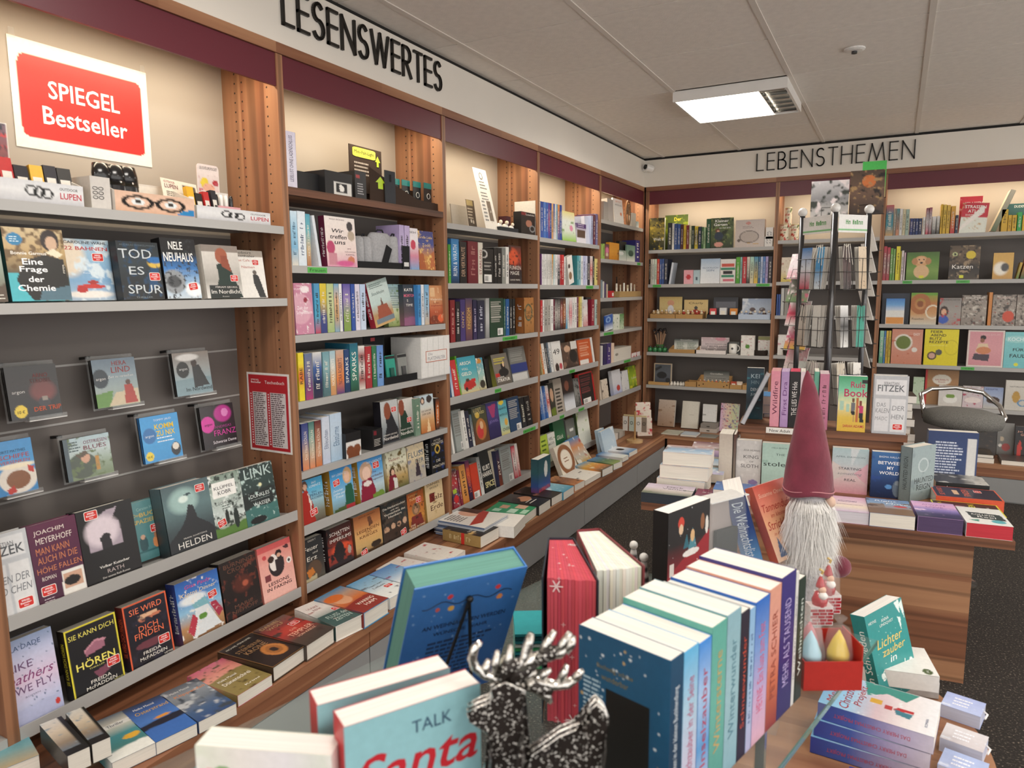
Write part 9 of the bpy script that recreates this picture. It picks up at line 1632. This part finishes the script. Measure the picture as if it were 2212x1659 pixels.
# ------------------------------------------------------------------ the gnome
def fuzz(name,parent,M,n,base,length,col,mat='matte',seed=1,droop=.6,rad=.0011):
    """many fine tapering strands joined as one tuft"""
    rg = random.Random(seed); mb = MB()
    for i in range(n):
        p,nv = base(rg); L = length*(.6+.6*rg.random()); c = lin(col); k = .8+.3*rg.random()
        q = p+nv*L*.5; e_ = p+nv*L*.8+Vector((rg.uniform(-.3,.3)*L,rg.uniform(-.3,.3)*L,-L*droop))
        s = nv.cross(Vector((0,0,1))); s = s.normalized()*rad if s.length > .01 else Vector((rad,0,0))
        cc = tuple(min(1,v*k) for v in c)
        mb.add([p-s,p+s,q+s*.8,q-s*.8,e_],[(0,1,2,3),(3,2,4)],cc)
    o = mb.build(name,mat,parent,M); o['kind'] = 'stuff'; return o
gy_ = .16; gx_ = along_x(1747,gy_,.9); ztop = height(800,gx_,gy_)
gh = ztop-RTZ; m_px = 1/ (F/ float((np.array([gx_,gy_,.8])-CAM) @ AX_F))
def gz(py): return height(py,gx_,gy_)-RTZ
plain('velvet','74283a',.85,bump=.3,bscale=60,var=.25,vscale=14,Sheen_Weight=.25)
plain('wool_grey','b0aeb0',.95,bump=.6,bscale=220,var=.2,vscale=60)
r = empty('gnome',T(gx_,gy_,RTZ+.0008) @ RZ(20) @ Matrix.Diagonal((.86,.86,1,1))); tag(r,'tall gnome with dark red velvet hat and white beard','gnome')
zb_ = gz(1068); zt_ = gz(800)
mb = MB(); n = 28; prof = [(1.0,0),(1.05,.02),(1.02,.05),(.97,.1),(.92,.2),(.80,.35),(.62,.55),(.46,.72),(.32,.83),(.24,.9),(.12,.96),(.02,1.0)]
v,fcs = [],[]
rg = np.random.RandomState(2)
for j,(rr,t) in enumerate(prof):
    for i in range(n):
        a = 2*math.pi*i/n; wob = 1+.05*math.sin(3*a+5*t)*(1-t)+.04*math.sin(a*2+9*t)
        shift = -.012*t; kink = -.008*max(0,t-.8)/.2
        v.append((rr*wob*.074*math.cos(a)+shift+kink,rr*wob*.066*math.sin(a),zb_+(zt_-zb_)*t+.006*math.sin(3*a)*(1-t)))
fcs = [(j*n+i,j*n+(i+1) % n,(j+1)*n+(i+1) % n,(j+1)*n+i) for j in range(len(prof)-1) for i in range(n)]+[tuple(range((len(prof)-1)*n,len(prof)*n)),tuple(range(n))[::-1]]
mb.add(v,fcs); hat = mb.build('hat','velvet',r,smooth=True)
md = hat.modifiers.new('sub','SUBSURF'); md.levels = md.render_levels = 2
MB().tube([(1.035*.074*math.cos(a),1.035*.066*math.sin(a),zb_+.018+.004*math.sin(3*a)) for a in np.linspace(0,6.283,41)],.0012,'c98a90',5).build('hat_seam','matte',r)
MB().lathe([(.001,0),(.045,0),(.055,.03),(.05,.2),(.054,zb_-.02),(.05,zb_+.01),(.001,zb_+.01)],seg=24).build('body','wool_grey',r,smooth=True)
MB().ball((.058,-.03,zb_-.012),.016,'d8b8a4',14,10).build('nose','matte',r,smooth=True)
def beard_base(rg):
    a = math.radians(-90+rg.uniform(-75,85)); t = rg.random()**.8; z = zb_-.005-t*.13; R = .055*(1-.15*t)
    return Vector((R*math.cos(a),R*math.sin(a),z)),Vector((math.cos(a)*.5,math.sin(a)*.5-.2,-.5)).normalized()
fuzz('beard',r,None,3200,beard_base,.07,'e6e4e0',seed=4,droop=.7,rad=.0009)
mb = MB(); mb.lathe([(.001,.0),(.03,.01),(.05,.05),(.052,.10),(.045,.14),(.001,.145)],c=(0,-.022,zb_-.155),seg=20,col='dedcd8'); mb.build('beard_core','matte',r,smooth=True)
def body_base(rg):
    a = rg.uniform(-3.0,.2); z = rg.uniform(.06,zb_-.1); return Vector((.052*math.cos(a),.052*math.sin(a),z)),Vector((math.cos(a),math.sin(a),-.2))
fuzz('body_fur',r,None,1500,body_base,.014,'b8b6b8',seed=5,droop=.3,rad=.0008)
zf = gz(1215)
for sx_,nm in ((.095,1),):
    MB().tube([(.045,-.02,zf+.02),(.075,-.02,zf+.012),(sx_-.02,-.02,zf)],.014,'a8a6a8',8).build('leg','wool_grey',r); MB().ball((sx_,-.025,zf),.03,'ffffff',16,10,sx=1.25).build('foot','velvet',r,smooth=True)

# ------------------------------------------------------------------ right side of the round table
def bag_santa(px,py0,py1,d,label,body='a8242c',box=True,hue=None):
    p = on_z(px,py1,GZ); d = float((np.array(p)-CAM) @ AX_F); h = (py1-py0)/F*d*1.02; z0 = GZ+.0006; r = empty('santa_ornament',T(p.x,p.y,z0) @ RZ(28)); tag(r,label,'ornament','bagged santa ornaments')
    w = h*.42
    if box:
        bx = MB(); bx.box((-w/2,-w*.3,0),(w/2,w*.3,h*.36),'e4dedc'); bx.build('chimney_box','print',r)
        for j in range(5):
            for i in range(3):
                x0 = -w/2+w/3*i+(.5 if j % 2 else 0)*w/6; x1 = min(w/2,x0+w/3*.88)
                MB().box((x0,-w*.3-.0012,h*.02+j*h*.062),(x1,-w*.3-.0001,h*.02+j*h*.062+h*.045),'a8242e').build('brick','print',r)
    mb = MB(); mb.lathe([(.001,h*.3),(w*.3,h*.32),(w*.34,h*.45),(w*.2,h*.6),(.001,h*.62)],col=body,seg=14); mb.build('coat','gloss',r,smooth=True)
    MB().ball((w*.04,-w*.12,h*.66),w*.17,'dcb094',12,8).build('face','print',r,smooth=True); MB().ball((w*.05,-w*.2,h*.56),w*.2,'ece8e4',12,8,sz=.9).build('beard','matte',r,smooth=True)
    MB().lathe([(w*.2,h*.7),(w*.19,h*.74),(w*.1,h*.86),(.001,h*.92)],col=body,seg=12).build('cap','gloss',r,smooth=True); MB().ball((0,0,h*.93),w*.07,'ece8e4',8,6).build('bobble','matte',r); MB().tube([(0,0,h*.92),(.004,0,h*1.0),(-.003,0,h*1.04)],.003,'c9a84a',5).build('gold_tie','gloss',r)
    MB().lathe([(w*.52,0),(w*.55,h*.3),(w*.5,h*.75),(w*.1,h*.98),(w*.25,h*1.06)],seg=16,sy=.75).build('film_bag','film',r,smooth=True)
bag_santa(1785,1208,1320,1.62,'bagged santa ornament in brick chimney box, further from the red carton')
bag_santa(1768,1232,1345,1.42,'glittery bagged santa ornament in brick chimney box, above the red carton','b81f2a')
# red carton of bagged gnome candles
p = on_z(1797,1500,GZ)+Vector((-.02,.05,0))
r = empty('red_carton',T(p.x,p.y,GZ+.0006) @ RZ(28)); tag(r,'red open carton of bagged gnome candles','carton'); zred = GZ+.0006
W_,D_,H_ = .105,.085,.055
for nm,a,b in (('front_panel',(-W_/2,-D_/2,0),(W_/2,-D_/2+.002,H_)),('rear_panel',(-W_/2,D_/2-.002,0),(W_/2,D_/2,H_*1.4)),('side_panel',(-W_/2,-D_/2+.0021,0),(-W_/2+.002,D_/2-.0021,H_)),('side_panel',(W_/2-.002,-D_/2+.0021,0),(W_/2,D_/2-.0021,H_*1.5)),('floor_panel',(-W_/2+.0021,-D_/2+.0021,0),(W_/2-.0021,D_/2-.0021,.002))):
    MB().box(a,b,'b02a22').build(nm,'print',r)
for k,(ox_,oy_,hat_,bod,lb) in enumerate(((.022,-.01,'d8b83a','d8602a','yellow-capped orange'),(-.03,-.012,'a8d0e0','8ab8d0','blue striped'),(-.018,.024,'c86a74','dcb0a8','pink'))):
    rr = empty('gnome_candle',T(p.x,p.y,zred+.0026) @ RZ(28) @ T(ox_,oy_,0) @ Matrix.Scale(.92,4)); tag(rr,f'{lb} gnome candle bagged in the red carton','candle','gnome candles in red carton')
    MB().lathe([(.001,0),(.02,.0),(.024,.02),(.02,.045),(.001,.05)],col=bod,seg=14).build('body','gloss',rr,smooth=True); MB().lathe([(.022,.042),(.021,.06),(.012,.085),(.001,.105)],col=hat_,seg=14).build('cap','gloss',rr,smooth=True)
    MB().ball((.006,-.02,.044),.005,'e0b090',8,6).build('nose','gloss',rr)
    MB().lathe([(.026,.002),(.028,.06),(.02,.11),(.004,.12),(.014,.132)],seg=14).build('film_bag','film',rr,smooth=True)
# stack of three copies, spine to us
for i in range(3):
    zt4 = RTZ+.0006+.0405*(i+1); q0,q1 = on_z(1767-8*(2-i),1516+37*(2-i)*1.0,zt4),on_z(2011-4*(2-i),1591+37*(2-i),zt4)
    d = (q1-q0); L_ = .232; d.normalize(); aw = Vector((-d.y,d.x,0)); q1 = q0+d*L_
    M = Matrix(((aw.x,0,-d.x,q1.x),(aw.y,0,-d.y,q1.y),(0,-1,0,zt4),(0,0,0,1)))
    ops = [('g','7ab4dc-9ac8e4-d8c0c8-e4dcdc-e6e8ec'),('k',30,'e8f0f4',.01,3),('n','2f7a74',.0,5,3),('p',[(.6,.38),(1,.32),(1,.82),(.7,.72),(.8,.55)],'3a8a80'),('n','e8ecec',.2,8,5),('r',.44,.42,.56,.52,'d8a83a'),('r',.36,.55,.48,.62,'b83a3a'),('e',.42,.68,.05,.05,'b8242c'),('p',[(.3,.66),(.42,.64),(.4,.8),(.26,.78)],'3a7a8a'),('p',[(.42,.66),(.5,.66),(.5,.8),(.42,.8)],'b8242c'),
           ttl('Merry',.42,.1,.6,.085,'a8202c',slant=.3),ttl('Christmas',.45,.22,.8,.09,'a8202c',slant=.3),ttl('Projekt',.52,.34,.6,.09,'a8202c',slant=.3),ttl('ROMAN',.3,.92,.22,.025,'5a6a8a')]
    book(M,.158,L_,.0398,ops if i == 2 else [('g','7ab4dc-e6e8ec')],spine='2a3a8a-3f5aa8-a8a0c8-c9c4d4',stext='DAS MERRY CHRISTMAS PROJEKT',scol='b84a5a',label=f'blue and white christmas novel, {ORD[i]} up in its stack of copies',group='stack of blue christmas novels',name='christmas_novel',g=.0022,sth=.3,slen=.66)
q0,q1 = on_z(1835,1655,RTZ+.075),on_z(1985,1700,RTZ+.075); d = (q1-q0).normalized(); aw = Vector((-d.y,d.x,0)); q1 = q0+d*.22; q0 = q0-aw*.155; q1 = q1-aw*.155
M = Matrix(((aw.x,0,-d.x,q1.x),(aw.y,0,-d.y,q1.y),(0,-1,0,RTZ+.075),(0,0,0,1)))
book(M,.155,.22,.074,[('g','3a3a8a-4a48a0-8a58a8'),('k',24,'e8ecf4',.012,5),ttl('Ein Winter',.5,.3,.7,.1,'e8e8f0',slant=.3)],spine='2f2f78',label='violet starry novel lying before the stack of copies',group='books lying on the round table',name='christmas_novel',g=.003)
# teal novel standing behind the stack
ML = Matrix(((.5292,-.8134,-.2414,1.916),(.8401,.5422,.0145,.077),(.1191,-.2105,.9703,RTZ+.004),(0,0,0,1)))
book(ML,.155,.235,.042,[('g','1f8a88-228c8a-1f8684'),('k',26,'b8dcd8',.008,3),('p',[(.78,.02),(.92,.0),(.88,.16)],'dceae4'),('p',[(.9,.06),(1,.02),(.98,.24)],'dceae4'),('p',[(.8,.18),(.88,.2),(.84,.34)],'dceae4'),('e',.16,.7,.05,.035,'dceae4'),('e',.92,.72,.05,.05,'dceae4'),ttl('HEYNE',.16,.1,.2,.03,'e8f0ec'),ttl('ANNA',.48,.13,.2,.035,'e8f0ec'),ttl('LINDQVIST',.5,.18,.36,.035,'e8f0ec'),ttl('Lichter',.5,.36,.66,.1,'e8c86a',slant=.3),ttl('zauber',.56,.47,.6,.085,'e8c86a',slant=.3),ttl('in',.5,.57,.16,.07,'eef4f0',slant=.3),ttl('Schweden',.55,.7,.8,.11,'eef4f0',slant=.3)],spine='1c7f7e-1a7674',stext='in Schweden',scol='e8f0ec',label='teal novel with golden script leaning behind the stack',group='books lying on the round table',name='christmas_novel',g=.002,pages='f4f0ea')
for i in range(2):
    zt5 = RTZ+.0006+.045*(i+1); q = on_z(1975-4*i,1474-16*i*2,zt5)
    M = Matrix(((.25,0,-.968,q.x+.02),(.968,0,.25,q.y-.0),(0,-1,0,zt5),(0,0,0,1)))
    q = on_z(2030,1462+14*(1-i),zt5); M = Matrix(((-.2,0,-.98,q.x),(.98,0,-.2,q.y),(0,-1,0,zt5),(0,0,0,1)))
    book(M,.15,.19,.0445,[('g','e6e4e0-e8e6e2'),('e',.12,.88,.1,.06,'4a5a34'),ttl('XXL',.12,.88,.1,.03,'e8e8e0')],spine='dcdad6',label=f'white novel with green disc lying behind the stack, {("lower", "upper")[i]} copy',group='books lying on the round table',name='christmas_novel',g=.003)
for k,(px,py,cols,lb) in enumerate(((2032,1520,'a8b4e0-b8c4e8','lavender mini calendar nearest the white novels'),(2030,1592,'d8d4d8-cfc8cc','pale grey mini calendar in the middle'),(2025,1650,'a8b8e0-b4c0e4','blue mini calendar nearest the table rim'))):
    zt6 = RTZ+.034; q = on_z(px,py,zt6)
    M = Matrix(((.97,0,.24,q.x),(-.24,0,.97,q.y),(0,-1,0,zt6),(0,0,0,1)))
    o = book(M,.085,.075,.0335,[('g',cols),('n','e8ecf8',.2,5,3),('L',.25,.3,.75,.7,3,'f0f0f8')],spine=cols,label=lb,name='mini_calendar',cat='calendar',group='mini calendars on the round table',g=.004,edge='c4c8dc')
    MB().tube([(.085,.01,.05),(.093,.012,.045),(.09,.018,.03)],.0025,'f0ece8',5).build('ribbon','matte',o)
# book standing between reindeer and red book: blue cover slice
upright(1.545,-.985,60,.05,.12,.02,[('g','5a9ac0-6aa8cc-5a90b8'),('e',.6,.3,.4,.1,'e8f0f4'),('L',.3,.27,.9,.34,2,'2a3a54')],'small blue booklet with speech bubble behind the reindeer',name='booklet')

# ------------------------------------------------------------------ silver reindeer
def glitter():
    m,nt,b = newmat('glitter'); L = nt.links.new
    tc = N(nt,'ShaderNodeTexCoord'); vo = N(nt,'ShaderNodeTexVoronoi'); vo.inputs['Scale'].default_value = 620; L(tc.outputs['Object'],vo.inputs['Vector'])
    sp_ = N(nt,'ShaderNodeSeparateColor'); L(vo.outputs['Color'],sp_.inputs['Color'])
    r_ = N(nt,'ShaderNodeValToRGB'); e_ = r_.color_ramp.elements; e_[0].position = .5; e_[0].color = (*lin('2a2320'),1); e_[1].position = .91; e_[1].color = (*lin('f0ece6'),1); r_.color_ramp.interpolation = 'CONSTANT'
    L(sp_.outputs[0],r_.inputs['Fac']); L(r_.outputs['Color'],b.inputs['Base Color']); b.inputs['Metallic'].default_value = .35; b.inputs['Roughness'].default_value = .38
    bp = N(nt,'ShaderNodeBump'); bp.inputs['Strength'].default_value = .5; bp.inputs['Distance'].default_value = .001; L(sp_.outputs[1],bp.inputs['Height']); L(bp.outputs['Normal'],b.inputs['Normal'])
glitter()
plain('silver','d6d2cc',.2,1.,bump=.4,bscale=120,var=.05)
dy = -1.20; dx = along_x(1160,dy,.9); dep_ = float((np.array([dx,dy,.85])-CAM) @ AX_F); sc = dep_/F/3.26; z1659 = height(1659,dx,dy)
r = empty('reindeer',T(dx,dy,0) @ RZ(28)); tag(r,'silver reindeer figure with dark glitter body and branching antlers','figurine')
X = lambda cx: (cx-1043)*sc; Z = lambda cy: z1659+(1659-cy)*sc
def ribbon(pts,R,name,mat='silver'):
    P_ = [(X(a),0,Z(b)) for a,b in pts]; n_ = len(P_); rr = [R*sc*(1 if hasattr(R,'__len__') is False else 1)]*n_
    rr[-1] = R*sc*.55
    o = MB().tube(P_,rr,seg=8).build(name,mat,r,smooth=True); return o
body = [(565,1205),(640,1165),(720,1130),(745,1085),(730,1035),(830,985),(960,1050),(945,1120),(960,1200),(945,1330),(915,1420),(905,1500),(935,1560),(1000,1530),(1100,1460),(1200,1385),(1300,1340),(1390,1310),(1415,1180),(1450,1150),(1500,1200),(1530,1270),(1500,1400),(1512,1500),(1500,1640),(1495,1800),(1400,1960),(1380,2500),(1300,2500),(1290,2050),(1100,2030),(860,2000),(830,2500),(750,2500),(735,2000),(665,1800),(660,1720),(690,1640),(725,1540),(735,1440),(700,1350),(640,1310),(585,1270)]
zf_ = GZ+.0008; bl = [(X(a),max(zf_,Z(b))) for a,b in body]
# glittering flat sides (convex pieces triangulated) with thickness, rimmed by a round silver border
bm = bmesh.new(); vs = [bm.verts.new((x,-.011,z)) for x,z in bl]; f_ = bm.faces.new(vs); bmesh.ops.triangulate(bm,faces=[f_]);
me = bpy.data.meshes.new('body_plate'); bm.to_mesh(me); bm.free(); me.materials.append(MATS['glitter']); o = link('body_plate',me,r)
md = o.modifiers.new('solid','SOLIDIFY'); md.thickness = .022; md.offset = 1 if me.polygons[0].normal.y > 0 else -1
o = MB().tube([(x,0,z) for x,z in bl]+[(bl[0][0],0,bl[0][1])],15*sc,seg=8).build('rim','silver',r,smooth=True)
for s_ in (-1,1): MB().tube([(x,s_*.009,z) for x,z in bl]+[(bl[0][0],s_*.009,bl[0][1])],9*sc,seg=6).build('rim_edge','silver',r,smooth=True)
def prong(pts,R,nm='antler_tine'): return ribbon(pts,R,nm)
prong([(850,1010),(760,990),(680,960),(620,905),(600,840),(615,770),(660,720)],34,'antler_beam')
for a in ([(690,960),(695,900),(712,850)],[(760,970),(760,870),(775,785)],[(850,960),(850,850),(862,745)]): prong(a,30)
prong([(860,1000),(920,920),(965,830),(985,740),(1005,660)],38,'antler_beam'); prong([(920,930),(1010,850),(1120,810),(1200,800),(1260,760)],44,'antler_beam')
for a in ([(1080,830),(1110,740),(1165,645)],[(1190,800),(1230,730),(1270,655)],[(1240,790),(1280,740),(1290,680)]): prong(a,34)
prong([(930,1030),(1030,1060),(1120,1130),(1140,1170)],34,'antler_beam'); prong([(960,1040),(1060,1010),(1160,1040),(1260,1030),(1345,970)],38,'antler_beam')
for a in ([(960,1000),(1000,955),(1040,945)],[(1070,1010),(1100,950),(1140,925)],[(1200,1030),(1230,950),(1250,890)],[(1290,1010),(1330,960),(1360,930)]): prong(a,30)
for a in ([(800,1000),(850,900),(960,860)],[(870,980),(960,930),(1060,860)],[(1040,850),(1150,800),(1230,780)],[(1010,1020),(1090,1060),(1150,1090)]): ribbon(a,52,'antler_palm','glitter')
